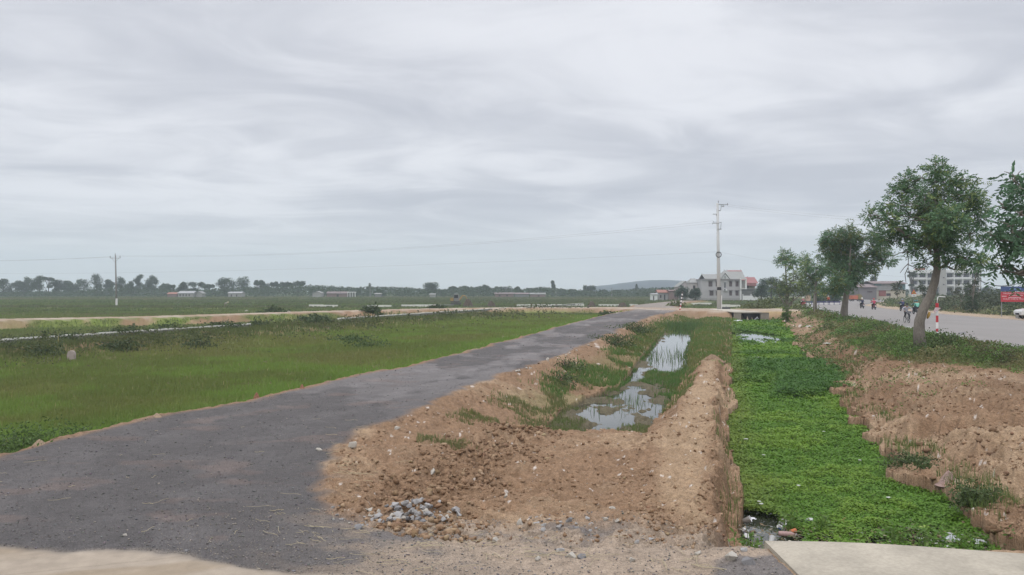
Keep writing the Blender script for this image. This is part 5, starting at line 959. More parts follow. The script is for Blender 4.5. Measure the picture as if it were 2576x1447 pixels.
MB().box(X1(1862)-.15, X1(1862)+.35, -.5, -.02, -.4, Z1(726)).build('porch_column', WHITE, h1)
# yard wall of the house
yw = thing('yard_wall', 'low white yard wall with posts right of the grey house', 'wall', (hx+X1(1863), YH_-3, -.35)); Lw = X1(1921)-X1(1863)
MB().box(0, Lw, 0, .2, -.4, Z1(744)).build('wall_panel', WHITE, yw)
for f in (0, .35, .68, 1): MB().box(Lw*f-.12, Lw*f+.12, -.04, .24, -.4, Z1(740 if f < 1 else 743)).build('wall_post', WHITE, yw)
# red roofed house
h2 = thing('house', 'cream two storey house with faded red tiled roof, right of the grey house', 'house', (hx+X1(1876), YH_+12, -.35)); w2 = X1(1925)-X1(1876)
CRM = M_('cream render', (.42, .37, .31)); MB().box(-1.5, w2, 0, 8, -.4, Z1(712)).build('wall', CRM, h2); r = MB(); gable(r, -.8, w2+.3, 0, 8, Z1(712), Z1(696.5), .7); r.build('roof', RR_, h2)
for f in (.02, .42, .74): MB().box(w2*f, w2*f+.2, 3.8, 4.2, Z1(697), Z1(694)).build('ridge_ornament', RR_, h2)
MB().prism([(w2*.45, Z1(718)), (w2*.98, Z1(720)), (w2*.98, Z1(712)), (w2*.35, Z1(712))], -2.2, -.01).build('lean_to_roof', RR_, h2)
for a, b in ((.5, 1.8), (3.2, 4.6)): window(h2, a, b, Z1(725), Z1(714), 0, SHUT, SHUT)
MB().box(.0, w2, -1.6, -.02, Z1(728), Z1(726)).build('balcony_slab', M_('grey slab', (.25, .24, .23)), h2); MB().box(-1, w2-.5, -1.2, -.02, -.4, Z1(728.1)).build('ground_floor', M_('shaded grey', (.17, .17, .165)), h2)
h3 = thing('house', 'grey gabled annex at the left end of the grey house', 'house', (hx+X1(1744), YH_+5, -.35)); w3 = X1(1764)-X1(1744)
MB().box(.1, w3-.2, 0, 7, -.4, Z1(711)).build('wall', M_('pale pinkish render', (.40, .37, .36)), h3); MB().add([(-.2, -.3, Z1(711)), (w3-.15, -.3, Z1(711)), (w3-.15, 3.5, Z1(699.5)), (1.0, 3.5, Z1(699.5)), (-.2, 7.3, Z1(711)), (w3-.15, 7.3, Z1(711))], [(0, 1, 2, 3), (5, 4, 3, 2), (0, 3, 4)]).build('roof', RG, h3)
window(h3, 1.0, 1.9, Z1(727), Z1(718), 0, SHUT, GLS)
def lowhouse(label, xa, xb, yw_, yr, yb, Yd, wc, rc, depth=6, axis='x', wins=(), name='house', zb=-.8, group=None, door=None):
    k = F/Yd; x0 = PX(xa, Yd); t = thing(name, label, name, (x0, Yd, zb), 0, group); W = PX(xb, Yd)-x0; ze = CAMZ-(yw_-HZ)/k-zb; zr = CAMZ-(yr-HZ)/k-zb
    MB().box(0, W, 0, depth, -.3, ze).build('wall', wc, t); r = MB(); gable(r, 0, W, 0, depth, ze, max(zr, ze+.3), .35, .12, axis); r.build('roof', rc, t)
    if axis == 'x':
        for s_x in (0, W-.02): MB().add([(s_x, 0, ze), (s_x, depth, ze), (s_x, depth/2, max(zr, ze+.3)-.05), (s_x+.02, 0, ze), (s_x+.02, depth, ze), (s_x+.02, depth/2, max(zr, ze+.3)-.05)], [(0, 1, 2), (3, 5, 4)]).build('gable_wall', wc, t)
    else: MB().prism([(0, ze), (W, ze), (W/2, max(zr, ze+.3)-.05)], 0, .1).build('gable_wall', wc, t)
    for a, b, c, d in wins: window(t, W*a, W*b, ze*c, ze*d, 0, SHUT, GLS, bars=1)
    if door: MB().box(W*door[0], W*door[1], -.05, -.004, 0, ze*.75).build('door', door[2], t)
    return t
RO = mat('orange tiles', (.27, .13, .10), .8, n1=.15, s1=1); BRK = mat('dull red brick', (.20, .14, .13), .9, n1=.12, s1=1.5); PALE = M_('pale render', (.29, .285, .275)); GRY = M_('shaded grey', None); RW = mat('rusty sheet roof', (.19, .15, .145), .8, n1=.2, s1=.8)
lowhouse('low pale house with an orange roof at the foot of the blue hill', 1656, 1682, 736.5, 730, 749, 300, PALE, RO, 5, wins=((.15, .3, .3, .7),), door=(.55, .68, GLS))
lowhouse('dull red brick shed right of the orange roofed house', 1684, 1708, 732, 730, 748, 298, BRK, BRK, 5, wins=((.5, .72, .3, .65),)); lowhouse('small whitish shed at the left of the orange roofed house', 1640, 1654, 741, 739.5, 748.5, 296, WHITE, M_('pale sheet', (.32, .32, .32)), 4, door=(.2, .4, GLS))
lowhouse('house with pinkish gable front partly before the blue hill, left of the grey house', 1706, 1742, 722, 707.5, 748, 330, M_('pink render', (.38, .33, .33)), RG, 8, 'y', wins=((.3, .45, .5, .8),)); lowhouse('low building with pale flat roof under the dark trees left of the grey house', 1716, 1742, 727, 724, 748, 312, GRY, M_('pale sheet', None), 5)
fb_ = thing('fence', 'low grey concrete beam fence between the brick shed and the grey house', 'fence', (PX(1708, 285), 285, -.5)); Lf = PX(1762, 285)-PX(1708, 285); MB().box(0, Lf, 0, .15, .95, 1.45).build('beam', CONCG, fb_)
for i in range(6): MB().box(Lf*i/5.0-.08, Lf*i/5.0+.08, -.04, .19, -.3, 1.5).build('fence_post', CONCG, fb_)
gs_ = 'small buildings along the left tree line'
lowhouse('pale low shed with a row of openings at the left tree line', 448, 486, 738, 733, 745, 425, PALE, M_('pale sheet', None), 6, wins=((.1, .18, .3, .8), (.3, .38, .3, .8), (.5, .58, .3, .8), (.7, .78, .3, .8)), group=gs_)
lowhouse('reddish roofed cottage at the tree line right of the field pole', 421, 444, 740, 736, 745, 428, BRK, RO, 5, group=gs_); lowhouse('small white gabled cottage at the tree line right of the pale shed', 492, 508, 738.5, 733.5, 745, 428, PALE, PALE, 5, 'y', group=gs_)
lowhouse('pale shed under the tall billowing trees at the tree line', 574, 607, 738, 734.5, 745, 425, PALE, M_('pale sheet', None), 6, wins=((.2, .3, .2, .7), (.6, .7, .2, .7)), group=gs_); lowhouse('white gabled barn end at the right part of the left tree line', 786, 808, 738, 733, 745.5, 425, PALE, PALE, 6, 'y', group=gs_)
lowhouse('low brownish house beside the columned building at the tree line', 822, 872, 738.5, 734, 745.5, 430, BRK, RW, 6, door=(.5, .6, GLS), group=gs_)
cb_ = thing('columned_building', 'small unfinished building with white columns left of the excavator', 'building', (PX(874, 424), 424, -.8)); Wc = PX(893, 424)-PX(874, 424); MB().box(0, Wc, 0, 4, 2.6, 3.0).build('roof_slab', WHITE, cb_)
for i in range(4): MB().box(Wc*i/3-.12+(.12 if i == 0 else 0), Wc*i/3+.18, 0, .3, -.1, 2.6).build('column', WHITE, cb_)
MB().box(.3, Wc-.3, 2, 4, -.1, 2.6).build('back_wall', GRY, cb_)
lowhouse('pale roofed hut low in the tree line, right of the pointed tree', 943, 958, 740, 738, 745, 430, GRY, PALE, 4, group=gs_)
gb_ = 'brownish farm buildings right of the excavator'
lowhouse('long brownish shed behind the rounded tree right of the excavator', 1245, 1292, 739.5, 736.5, 745, 430, BRK, RW, 6, wins=((.2, .3, .3, .7), (.6, .7, .3, .7)), group=gb_); lowhouse('low brownish building at the middle of the horizon', 1296, 1330, 740, 737, 745, 428, GRY, RW, 6, group=gb_); lowhouse('grey brown building left of the narrow columnar tree', 1334, 1372, 740.5, 737, 745, 430, BRK, RG, 6, wins=((.5, .6, .2, .7),), group=gb_)
lowhouse('tiny pale hut below the lone rounded tree left of the excavator', 1081, 1094, 741, 739, 744, 400, PALE, PALE, 4, group=gs_)
# white apartment block
YA = 350.0; ka = F/YA; ax = PX(2288, YA); ab = thing('apartment_block', 'white four storey apartment block with dark windows behind the large leaning tree', 'building', (ax, YA, -.3))
def XA(zx): return PX(zx*.1264+2250.5, YA)-ax
def ZA(zy): return CAMZ-(zy*.1264+651-HZ)/ka+.3
ab.rotation_euler = (0, 0, -.468); ab.scale = (.86, 1, 1)
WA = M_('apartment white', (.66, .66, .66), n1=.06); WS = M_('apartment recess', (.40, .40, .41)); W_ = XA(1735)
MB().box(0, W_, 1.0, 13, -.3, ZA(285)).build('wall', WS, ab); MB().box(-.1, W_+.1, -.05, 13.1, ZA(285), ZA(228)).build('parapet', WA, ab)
sl2 = MB()
for zy in (405, 545, 700): sl2.box(-.05, W_+.05, 0, 1.2, ZA(zy+9), ZA(zy-4))
sl2.build('floor_slab', WA, ab)
pil = MB()
for zx in (292, 480, 645, 1035, 1195, 1365, 1528, 1690): pil.box(XA(zx), XA(zx+16), -.02, 1.1, -.3, ZA(286))
pil.build('pilasters', WA, ab)
for zy0, zy1 in ((375, 305), (515, 440), (660, 585)):
    for za_, zb_ in ((340, 445), (505, 620), (672, 770), (785, 880), (1060, 1165), (1225, 1330), (1385, 1492), (1552, 1680)):
        window(ab, XA(za_), XA(zb_), ZA(zy0), ZA(zy1), 1.0, GLS, GLS, bars=2)
    sill = MB()
for zy0, zy1 in ((785, 712),):
    for za_, zb_ in ((660, 760), (1060, 1175), (1218, 1330), (1385, 1492)): window(ab, XA(za_), XA(zb_), ZA(zy0), ZA(zy1), 1.0, GLS, GLS, bars=2, name='shop_opening')
rl = MB()
for zy in (388, 528, 672):
    for za_, zb_ in ((312, 470), (500, 640), (1055, 1190), (1215, 1360), (1385, 1520)): rl.box(XA(za_), XA(zb_), .0, .12, ZA(zy+8), ZA(zy-12))
rl.build('balcony_parapet', WA, ab)
MB().box(XA(900), XA(1035), -2.2, 1, -.3, ZA(215)).build('stair_tower', M_('grey stair tower', (.33, .32, .31)), ab); MB().box(XA(975), XA(1005), -2.24, -2.21, ZA(395), ZA(375)).box(XA(975), XA(1005), -2.24, -2.21, ZA(530), ZA(508)).build('tower_vent', GLS, ab)
MB().box(XA(1190), XA(1310), 3, 8, ZA(228), ZA(150)).box(XA(1330), XA(1600), 4, 9, ZA(228), ZA(195)).build('penthouse', WA, ab)
MB().box(XA(480), XA(620), .3, 1.0, ZA(228)+.0, ZA(190)).box(XA(400), XA(465), .3, 1.0, ZA(228), ZA(195)).build('terrace_planters', mat('terracotta boxes', (.30, .12, .09), .8), ab)
aw = thing('yard_wall', 'cream boundary wall in front of the apartment block', 'wall', (PX(2287, 300), 300, -.2)); Lq = PX(2345, 300)-PX(2287, 300); MB().box(0, Lq, 0, .2, -.3, CAMZ-(741-HZ)/F*300+.2).build('wall_panel', M_('cream wall', (.40, .37, .29)), aw)
for i in range(5): MB().box(Lq*i/4-.15, Lq*i/4+.15, -.05, .25, -.3, 1.75).build('wall_post', M_('cream wall', None), aw)
# sheds left of it
YD_ = 250.0
s1_ = lowhouse('grey walled shed with a rusty low roof left of the corrugated shed', 2162, 2205, 723, 716, 753, YD_, M_('dull grey sheet', (.165, .155, .155)), RW, 8, zb=-.2, wins=((.45, .75, .62, .70),))
ks = F/YD_; sx = PX(2207, YD_); s2 = thing('shed', 'large shed with rusty roof, teal upper panels and cream lower wall', 'shed', (sx, YD_+2, -.2))
def XS(zx): return PX(zx*.2033+2052, YD_)-sx
def ZS(zy): return CAMZ-(zy*.2033+601.5-HZ)/ks+.2
W_ = XS(1150); MB().box(0, W_, 0, 9, -.3, ZS(632)).build('lower_wall', M_('cream wall', None), s2); MB().box(0, W_, .1, 9, ZS(632), ZS(552)).build('upper_wall', M_('dull white sheet', (.25, .25, .245), n1=.2), s2)
MB().box(XS(1060), XS(1150), .05, .1, ZS(628), ZS(562)).box(0, XS(850), .05, .1, ZS(575), ZS(553)).build('teal_panel', M_('teal sheet', (.12, .20, .21)), s2); r = MB(); gable(r, 0, W_, 0, 9, ZS(552), ZS(524), .5); r.build('roof', RW, s2)
MB().box(XS(815), XS(905), -.08, -.004, ZS(708), ZS(636)).build('red_door', mat('faded red door', (.22, .085, .075), .8, n1=.1, s1=2), s2); window(s2, XS(910), XS(965), ZS(705), ZS(672), 0, SHUT, GLS, bars=3)
MB().box(0, W_, -.25, -.01, ZS(634), ZS(626)).build('ledge', PALE, s2)
# orange lorry and small things by the sheds
lo = thing('lorry', 'orange lorry half hidden behind the second roadside tree', 'lorry', (PX(2138, 215), 215, 0)); MB().box(0, 1.9, -.9, .9, .5, 1.55).build('cargo_body', mat('orange paint', (.42, .13, .07), .6, n1=.15, s1=2), lo, bevel=.12); MB().prism([(1.95, .5), (1.95, 1.9), (2.7, 1.85), (3.1, 1.2), (3.1, .5)], -.85, .85).build('cab', mat('olive cab paint', (.20, .17, .07), .6), lo, bevel=.05)
for x_ in (.5, 2.5):
    for y_ in (-.75, .75): MB().torus(T(x_, y_, .35), .25, .1, 16, 6).build('wheel', BLACK, lo)
MB().box(0, 3.1, -.6, .6, .35, .5).build('chassis', BLACK, lo)
bush('bush covered in yellow flowers seen between the third and second roadside trees', 2072, 741, 210, 2.4, 1.9, 600, col=(.34, .33, .10), dens=30, z=0)
bush('dark bush under the yellow flowering bush', 2062, 746, 190, 3.2, 1.8, 601, dens=20, z=0)
kk = thing('kiosk', 'small peach coloured hut behind the third roadside tree', 'kiosk', (PX(2030, 230), 230, -.1)); MB().box(0, 1.0, 0, 1.2, 0, 1.7).build('wall', mat('peach wall', (.45, .30, .22), .8), kk); MB().box(-.15, 1.15, -.15, 1.3, 1.7, 1.8).build('roof', RO, kk)

# ------------------------------------------------------------------ people on the road
SKIN = mat('skin', (.32, .19, .13), .6)
def person(label, loc, rz, joints, mats, helmet=None, hcol=None, scale=1.0, cap=None, group=None, grip=True):
    """joints: bones (name, a, b, ra, rb, material index); one continuous skinned body"""
    t = thing('person', label, 'person', loc, rz, group); vs = []; rad = []; es = []; key = {}
    def v(p, r):
        k = tuple(round(q, 4) for q in p)
        if k not in key: key[k] = len(vs); vs.append(p); rad.append(r)
        return key[k]
    for nm, a, b, ra, rb, mi in joints: es.append((v(a, ra), v(b, rb)))
    me = bpy.data.meshes.new('b'); me.from_pydata(vs, es, []); ob = bpy.data.objects.new('b', me); C.objects.link(ob); md = ob.modifiers.new('s', 'SKIN'); md.use_smooth_shade = True
    for i, r in enumerate(rad): me.skin_vertices[0].data[i].radius = (r, r*.8 if r > .12 else r)
    me.skin_vertices[0].data[0].use_root = True; s_ = ob.modifiers.new('u', 'SUBSURF'); s_.levels = 1; s_.render_levels = 1
    bpy.context.view_layer.update(); m2 = bpy.data.meshes.new_from_object(ob.evaluated_get(bpy.context.evaluated_depsgraph_get())); C.objects.unlink(ob); bpy.data.objects.remove(ob)
    # fingers closed round the grips, joined into the same body mesh
    if grip:
        fm_ = MB()
        for hnd in [j for j in joints if j[0] == 'hand']:
            hx_, hy_, hz_ = hnd[2]; sg = 1 if hx_ > 0 else -1
            for f in range(4): xo_ = hx_+sg*(f*.020-.03); r_ = (.010, .011, .0105, .009)[f]; fm_.tube([(xo_, hy_, hz_+.01), (xo_, hy_+.045, hz_+.012), (xo_, hy_+.065, hz_-.02), (xo_, hy_+.045, hz_-.045)], r_, 5)
            fm_.tube([(hx_-sg*.04, hy_-.01, hz_), (hx_-sg*.055, hy_+.025, hz_-.02), (hx_-sg*.045, hy_+.045, hz_-.035)], .012, 5)
        bm = bmesh.new(); bm.from_mesh(m2); m3 = bpy.data.meshes.new('f'); m3.from_pydata(fm_.v, [], fm_.f); bm.from_mesh(m3); bm.to_mesh(m2); bm.free()
    for mm in mats: m2.materials.append(mm)
    def seg(p, a, b): a, b = Vector(a), Vector(b); d = b-a; k = max(0, min(1, (p-a).dot(d)/max(d.length_squared, 1e-9))); return (p-a-d*k).length
    for f in m2.polygons: c_ = f.center; f.material_index = min(joints, key=lambda j: seg(c_, j[1], j[2])-max(j[3], j[4])*.6)[5]; f.use_smooth = True
    if scale != 1: m2.transform(Matrix.Scale(scale, 4))
    link('body', m2, None, t)
    hd = [j for j in joints if j[0] == 'head'][0]; hc = Vector(hd[2])*scale
    if helmet: MB().lathe([(.128, -.05), (.140, .0), (.135, .07), (.105, .125), (.05, .15), (.005, .155)], 14, T(hc.x, hc.y, hc.z, s=scale)).box(-.1, .1, .1, .17, -.01, .02, T(hc.x, hc.y, hc.z)).build('helmet', mat('helmet '+hcol[0], hcol[1], .35), t, smooth=True)
    if cap: MB().lathe([(.115, .03), (.118, .07), (.09, .12), (.01, .135)], 12, T(hc.x, hc.y, hc.z)).box(-.08, .08, .08, .21, .03, .045, T(hc.x, hc.y, hc.z)).build('cap', cap, t, smooth=True)
    fc = MB(); fy = hc.y+.098*scale
    for s__ in (-1, 1): fc.lathe([(.012, 0), (.012, .006)], 8, T(hc.x+s__*.034, fy, hc.z, rx=-math.pi/2))
    fc.build('eyes', BLACK, t); return t
def rider(sh=.19, lean=0.0, seat=(0, -.18, .84), cshirt=0, ctr=1, cskin=2, arms='grip', y0=0, sleeve=None, wide=1.0):
    sx_, sy_, sz_ = seat; ch = (0, sy_+.07+lean, sz_+.40); nk = (0, sy_+.10+lean*1.3, sz_+.56); hd = (0, sy_+.13+lean*1.5, sz_+.73); J = []; sl3 = cshirt if sleeve is None else sleeve
    md = (0, sy_+.02+lean*.4, sz_+.2)
    J += [('pelvis', seat, md, .155, .15, cshirt), ('torso', md, ch, .15, .175, cshirt), ('neck', ch, nk, .175, .06, cskin), ('face', nk, (0, hd[1], hd[2]-.08), .06, .085, cskin), ('head', (0, hd[1], hd[2]-.08), hd, .085, .10, cskin), ('head2', hd, (0, hd[1]-.01, hd[2]+.08), .10, .07, cskin)]
    for s in (-1, 1):
        shd = (s*sh, ch[1], ch[2]+.06)
        if arms == 'grip': el = (s*(.36*wide), ch[1]+.16, ch[2]-.16); ha = (s*.30, sy_+.52+y0, sz_+.22)
        else: el = (s*.27, ch[1]+.1, ch[2]-.2); ha = (s*.14, sy_+.33, sz_+.16)
        wr = tuple(el[i]+(ha[i]-el[i])*.82 for i in range(3))
        J += [('collar', ch, shd, .175, .075, cshirt), ('upperarm', shd, el, .075, .055, sl3), ('forearm', el, wr, .055, .036, sl3), ('hand', wr, ha, .036, .042, cskin)]
        hip = (s*.10, sy_, sz_-.02); kn = (s*.19, sy_+.46, sz_-.10); an = (s*.17, sy_+.30, sz_-.52); to = (s*.18, sy_+.50, sz_-.56)
        J += [('hip', seat, hip, .155, .115, ctr), ('thigh', hip, kn, .115, .075, ctr), ('shin', kn, an, .075, .045, ctr), ('foot', an, to, .045, .035, 3)]
    return J
def cloth(n, c): return mat(n, c, .85, .1, n1=.12, s1=6)
SHOE = mat('dark shoes', (.03, .03, .03), .7); TRD = cloth('dark trousers', (.035, .037, .042))
def motorbike(label, loc, rz, col, plate=(.62, .62, .62), group='motorbikes ridden along the asphalt road'):
    t = thing('motorbike', label, 'motorbike', loc, rz, group); pm = mat('paint '+label[:24], col, .35, .5)
    for y_, nm in ((.62, 'front_wheel'), (-.60, 'rear_wheel')):
        w = MB().torus(Matrix.Translation((0, y_, .29)) @ Matrix.Rotation(math.pi/2, 4, 'Z'), .24, .05, 20, 8).build(nm, BLACK, t, smooth=True); MB().lathe([(.16, -.02), (.16, .02)], 14, Matrix.Translation((0, y_, .29)) @ Matrix.Rotation(math.pi/2, 4, 'Y')).build('rim', STEEL, w)
    b = MB(); b.v, b.f = [], []; b.prism([(-.13, .42), (.13, .42), (.17, .66), (.10, .74), (-.10, .74), (-.17, .66)], -.80, -.05); b.prism([(-.08, .25), (.08, .25), (.08, .42), (-.08, .42)], -.5, .35); b.prism([(-.20, .35), (.20, .35), (.17, .85), (-.17, .85)], .30, .40); b.tube([(0, .48, .95), (0, .60, .35)], .05, 8); b.build('body', pm, t, bevel=.02)
    MB().prism([(-.13, .74), (.13, .74), (.11, .81), (-.11, .81)], -.72, -.02).build('seat', BLACK, t, bevel=.02)
    hb = MB().tube([(-.34, .34, 1.02), (-.12, .44, .98), (.12, .44, .98), (.34, .34, 1.02)], .017, 6).build('handlebar', BLACK, t)
    for s in (-1, 1):
        MB().tube([(s*.22, .40, 1.0), (s*.33, .38, 1.20)], .008, 5).build('mirror_stem', BLACK, t); MB().lathe([(.055, 0), (.055, .02)], 10, T(s*.35, .38, 1.22, rx=math.pi/2)).build('mirror', mat('mirror glass', (.75, .78, .8), .1, .6, .6), t)
    MB().box(-.10, .10, -.84, -.82, .46, .62).build('number_plate', mat('plate', plate, .5), t); MB().box(-.08, .08, -.83, -.79, .66, .72).build('tail_light', REDP, t)
    MB().tube([(.13, -.1, .28), (.16, -.75, .36)], [.035, .05], 8).build('exhaust', STEEL, t); MB().box(-.07, .07, -.86, -.70, .30, .46).build('rear_mudguard', BLACK, t); MB().prism([(-.08, .88), (.08, .88), (.07, 1.0), (-.07, 1.0)], .44, .56).build('headlight', mat('lamp glass', None), t); return t
gm_ = 'people riding motorbikes'
def rz_at(Yd): return -math.atan2(float(ip(Yd+4, cXE)-ip(Yd-4, cXE)), 8.0)
for i, (x, yb, pc, bc, spec) in enumerate(((2168.5, 776, None, (.03, .03, .035), 0), (2198, 779, None, (.10, .03, .03), 1), (2270, 783, None, (.03, .03, .035), 2), (2303.5, 791, None, (.03, .035, .035), 3))):
    gxy = G(x, yb, .012); loc = (gxy[0], gxy[1], .012); rz_ = rz_at(gxy[1])*.35
    bl = ['dark motorbike ridden by the person in a navy jacket, farthest along the road', 'dark red motorbike ridden by the person in the red jacket', 'dark motorbike half hidden behind the cyclist', 'black motorbike with a white number plate carrying two people'][i]
    motorbike(bl, loc, rz_, bc)
    sh_, tr_, sl_c, hel, hc_ = [((.035, .042, .075), TRD, (.30, .31, .33), True, ('white', (.65, .65, .62))), ((.42, .06, .10), TRD, None, True, ('red', (.35, .06, .07))), ((.06, .065, .13), TRD, None, True, ('grey', (.25, .26, .3))), ((.045, .13, .12), TRD, None, True, ('teal', (.05, .14, .14)))][spec]
    lab = ['person in a navy jacket with grey sleeves and white helmet, riding away on a motorbike', 'person in a red jacket riding away on a motorbike', 'person in a dark blue shirt riding away, partly hidden by the cyclist', 'driver in dark teal with teal helmet, in front of the mint shirted passenger'][i]
    person(lab, loc, rz_, rider(seat=(0, -.16 if i < 3 else .02, .86), wide=1.0, y0=0 if i < 3 else -.08, sleeve=None if sl_c is None else 4), [cloth('shirt %d' % i, sh_), tr_, SKIN, SHOE]+([cloth('sleeves', sl_c)] if sl_c else []), hel, hc_, group=gm_)
    if i == 3: person('passenger in a mint green shirt seated at the back of the black motorbike', loc, rz_, rider(seat=(-.0, -.50, .88), arms='lap', sh=.20), [cloth('mint shirt', (.20, .50, .40)), TRD, SKIN, SHOE], True, ('dark green', (.06, .16, .15)), group=gm_, grip=False)
# bicycle with its rider coming towards the camera
gxy = G(2281, 812.5, .012); rb = math.pi-.15; bi = thing('bicycle', 'bicycle coming towards the camera under the rider in a light grey shirt', 'bicycle', (gxy[0], gxy[1], .012), rb)
for y_, nm in ((.52, 'front_wheel'), (-.52, 'rear_wheel')):
    w = MB().torus(Matrix.Translation((0, y_, .33)) @ Matrix.Rotation(math.pi/2, 4, 'Z'), .31, .02, 24, 6).build(nm, BLACK, bi, smooth=True); sp_ = MB()
    for k in range(8): a = k*math.pi/4; sp_.tube([(0, y_, .33), (0, y_+math.cos(a)*.3, .33+math.sin(a)*.3)], .003, 3)
    sp_.build('spokes', STEEL, w)
MB().tube([(0, -.52, .33), (0, -.15, .85)], .015, 6).tube([(0, -.52, .33), (0, -.08, .30)], .012, 6).tube([(0, -.15, .85), (0, -.08, .30), (0, .38, .80), (0, -.13, .78)], .018, 6).tube([(0, .38, .92), (0, .40, .70), (0, .52, .33)], .018, 6).build('frame', mat('dark bicycle frame', (.08, .085, .09), .4), bi)
MB().tube([(-.28, .26, 1.04), (-.1, .38, 1.0), (.1, .38, 1.0), (.28, .26, 1.04)], .013, 6).build('handlebar', STEEL, bi); MB().prism([(-.09, 0), (.09, 0), (.05, .05), (-.05, .05)], -.30, -.04, T(0, 0, .90)).build('saddle', BLACK, bi)
MB().tube([(-.16, -.08, .14), (-.05, -.08, .14), (-.05, -.08, .30), (.05, -.08, .30), (.05, -.08, .46), (.16, -.08, .46)], .012, 5).build('pedals', STEEL, bi); MB().prism([(-.17, 0), (.17, 0), (.14, .2), (-.14, .2)], .50, .72, T(0, 0, .86)).build('front_basket', mat('wire basket', (.16, .16, .17), .6), bi)
def cyclist():
    seat = (0, -.16, .96); ch = (0, .02, 1.34); nk = (0, .07, 1.49); J = [('pelvis', seat, (0, -.08, 1.15), .15, .145, 0), ('torso', (0, -.08, 1.15), ch, .145, .17, 0), ('neck', ch, nk, .17, .06, 2), ('face', nk, (0, .12, 1.54), .06, .085, 4), ('head', (0, .12, 1.54), (0, .11, 1.63), .085, .10, 4), ('head2', (0, .11, 1.63), (0, .10, 1.69), .10, .06, 2)]
    for s in (-1, 1):
        shd = (s*.19, ch[1], 1.40); el = (s*.42, .14, 1.24); ha = (s*.28, .30, 1.07); wr = (s*.30, .27, 1.10)
        J += [('collar', ch, shd, .17, .075, 0), ('upperarm', shd, el, .075, .055, 0), ('forearm', el, wr, .055, .036, 0), ('hand', wr, ha, .036, .04, 2)]
        hip = (s*.10, -.16, .94); up = s > 0; kn = (s*.20, .20, .88 if up else .66); an = (s*.15, -.02, .52 if up else .22); to = (s*.16, .14, .48 if up else .17)
        J += [('hip', seat, hip, .15, .11, 1), ('thigh', hip, kn, .11, .07, 1), ('shin', kn, an, .07, .043, 1), ('foot', an, to, .043, .034, 3)]
    return J
person('person in a light grey shirt, dark cap and face cover, cycling towards the camera', (gxy[0], gxy[1], .012), rb, cyclist(), [cloth('light grey shirt', (.40, .40, .43)), TRD, SKIN, SHOE, cloth('grey face cover', (.14, .16, .20))], cap=cloth('dark cap', (.04, .045, .06)))
# worker behind the barrier
gx_ = PX(2084, 172); J = [('pelvis', (0, 0, .92), (0, 0, 1.12), .15, .14, 0), ('torso', (0, 0, 1.12), (0, .03, 1.32), .14, .17, 0), ('neck', (0, .03, 1.32), (0, .04, 1.48), .17, .06, 2), ('face', (0, .04, 1.48), (0, .06, 1.54), .06, .085, 2), ('head', (0, .06, 1.54), (0, .06, 1.62), .085, .1, 2), ('head2', (0, .06, 1.62), (0, .05, 1.68), .1, .06, 2)]
for s in (-1, 1): J += [('collar', (0, .03, 1.32), (s*.19, .02, 1.38), .17, .075, 0), ('upperarm', (s*.19, .02, 1.38), (s*.25, .0, 1.10), .075, .055, 0), ('forearm', (s*.25, 0, 1.10), (s*.25, .12, .90), .055, .036, 0), ('hand', (s*.25, .12, .90), (s*.24, .15, .84), .036, .04, 2), ('hip', (0, 0, .92), (s*.1, 0, .88), .15, .11, 1), ('thigh', (s*.1, 0, .88), (s*.13, s*.08, .48), .11, .07, 1), ('shin', (s*.13, s*.08, .48), (s*.15, s*.10, .09), .07, .045, 1), ('foot', (s*.15, s*.1, .09), (s*.17, s*.1+.15, .05), .045, .035, 3)]
person('person in an orange red jacket and pale helmet standing behind the barrier', (gx_, 172, .01), 2.6, J, [cloth('orange red jacket', (.40, .09, .05)), TRD, SKIN, SHOE], True, ('cream', (.55, .50, .42)))
# bike going the other way far down the road, seen through the low bush tree
gxy = G(2020, 771, .012); motorbike('small red motorbike far down the road, seen through the bush tree', (gxy[0], gxy[1], .012), .2, (.35, .05, .05), group='motorbikes ridden along the asphalt road'); person('person on the small red motorbike far down the road', (gxy[0], gxy[1], .012), .2, rider(seat=(0, -.16, .86)), [cloth('pinkish shirt', (.35, .16, .17)), TRD, SKIN, SHOE], True, ('white', (.65, .65, .62)), group=gm_)
# farmer stooping in the left field
g = D(565, 775, 170); J = [('pelvis', (0, 0, .85), (.05, .2, 1.0), .15, .14, 0), ('torso', (.05, .2, 1.0), (.06, .42, 1.05), .14, .16, 0), ('neck', (.06, .42, 1.05), (.06, .55, 1.06), .16, .06, 2), ('face', (.06, .55, 1.06), (.06, .62, 1.05), .06, .085, 2), ('head', (.06, .62, 1.05), (.06, .68, 1.08), .085, .09, 2)]
for s in (-1, 1): J += [('collar', (.06, .42, 1.05), (.06+s*.18, .4, 1.02), .16, .07, 0), ('upperarm', (.06+s*.18, .4, 1.02), (.06+s*.2, .45, .76), .07, .05, 0), ('forearm', (.06+s*.2, .45, .76), (.06+s*.16, .52, .56), .05, .035, 0), ('hand', (.06+s*.16, .52, .56), (.06+s*.15, .54, .50), .035, .04, 2), ('hip', (0, 0, .85), (s*.1, 0, .80), .15, .11, 1), ('thigh', (s*.1, 0, .80), (s*.12, .05, .44), .11, .07, 1), ('shin', (s*.12, .05, .44), (s*.13, 0, .08), .07, .045, 1), ('foot', (s*.13, 0, .08), (s*.14, .15, .04), .045, .035, 3)]
fm2 = person('person in pale clothes and conical hat stooping in the left field', (g.x, 170, -.75), -1.2, J, [cloth('pale shirt', (.38, .35, .32)), cloth('tan trousers', (.22, .18, .15)), SKIN, SHOE]); MB().lathe([(.25, 0), (.02, .18)], 14, T(.06, .68, 1.12)).build('conical_hat', mat('straw', (.50, .44, .30), .8), fm2)
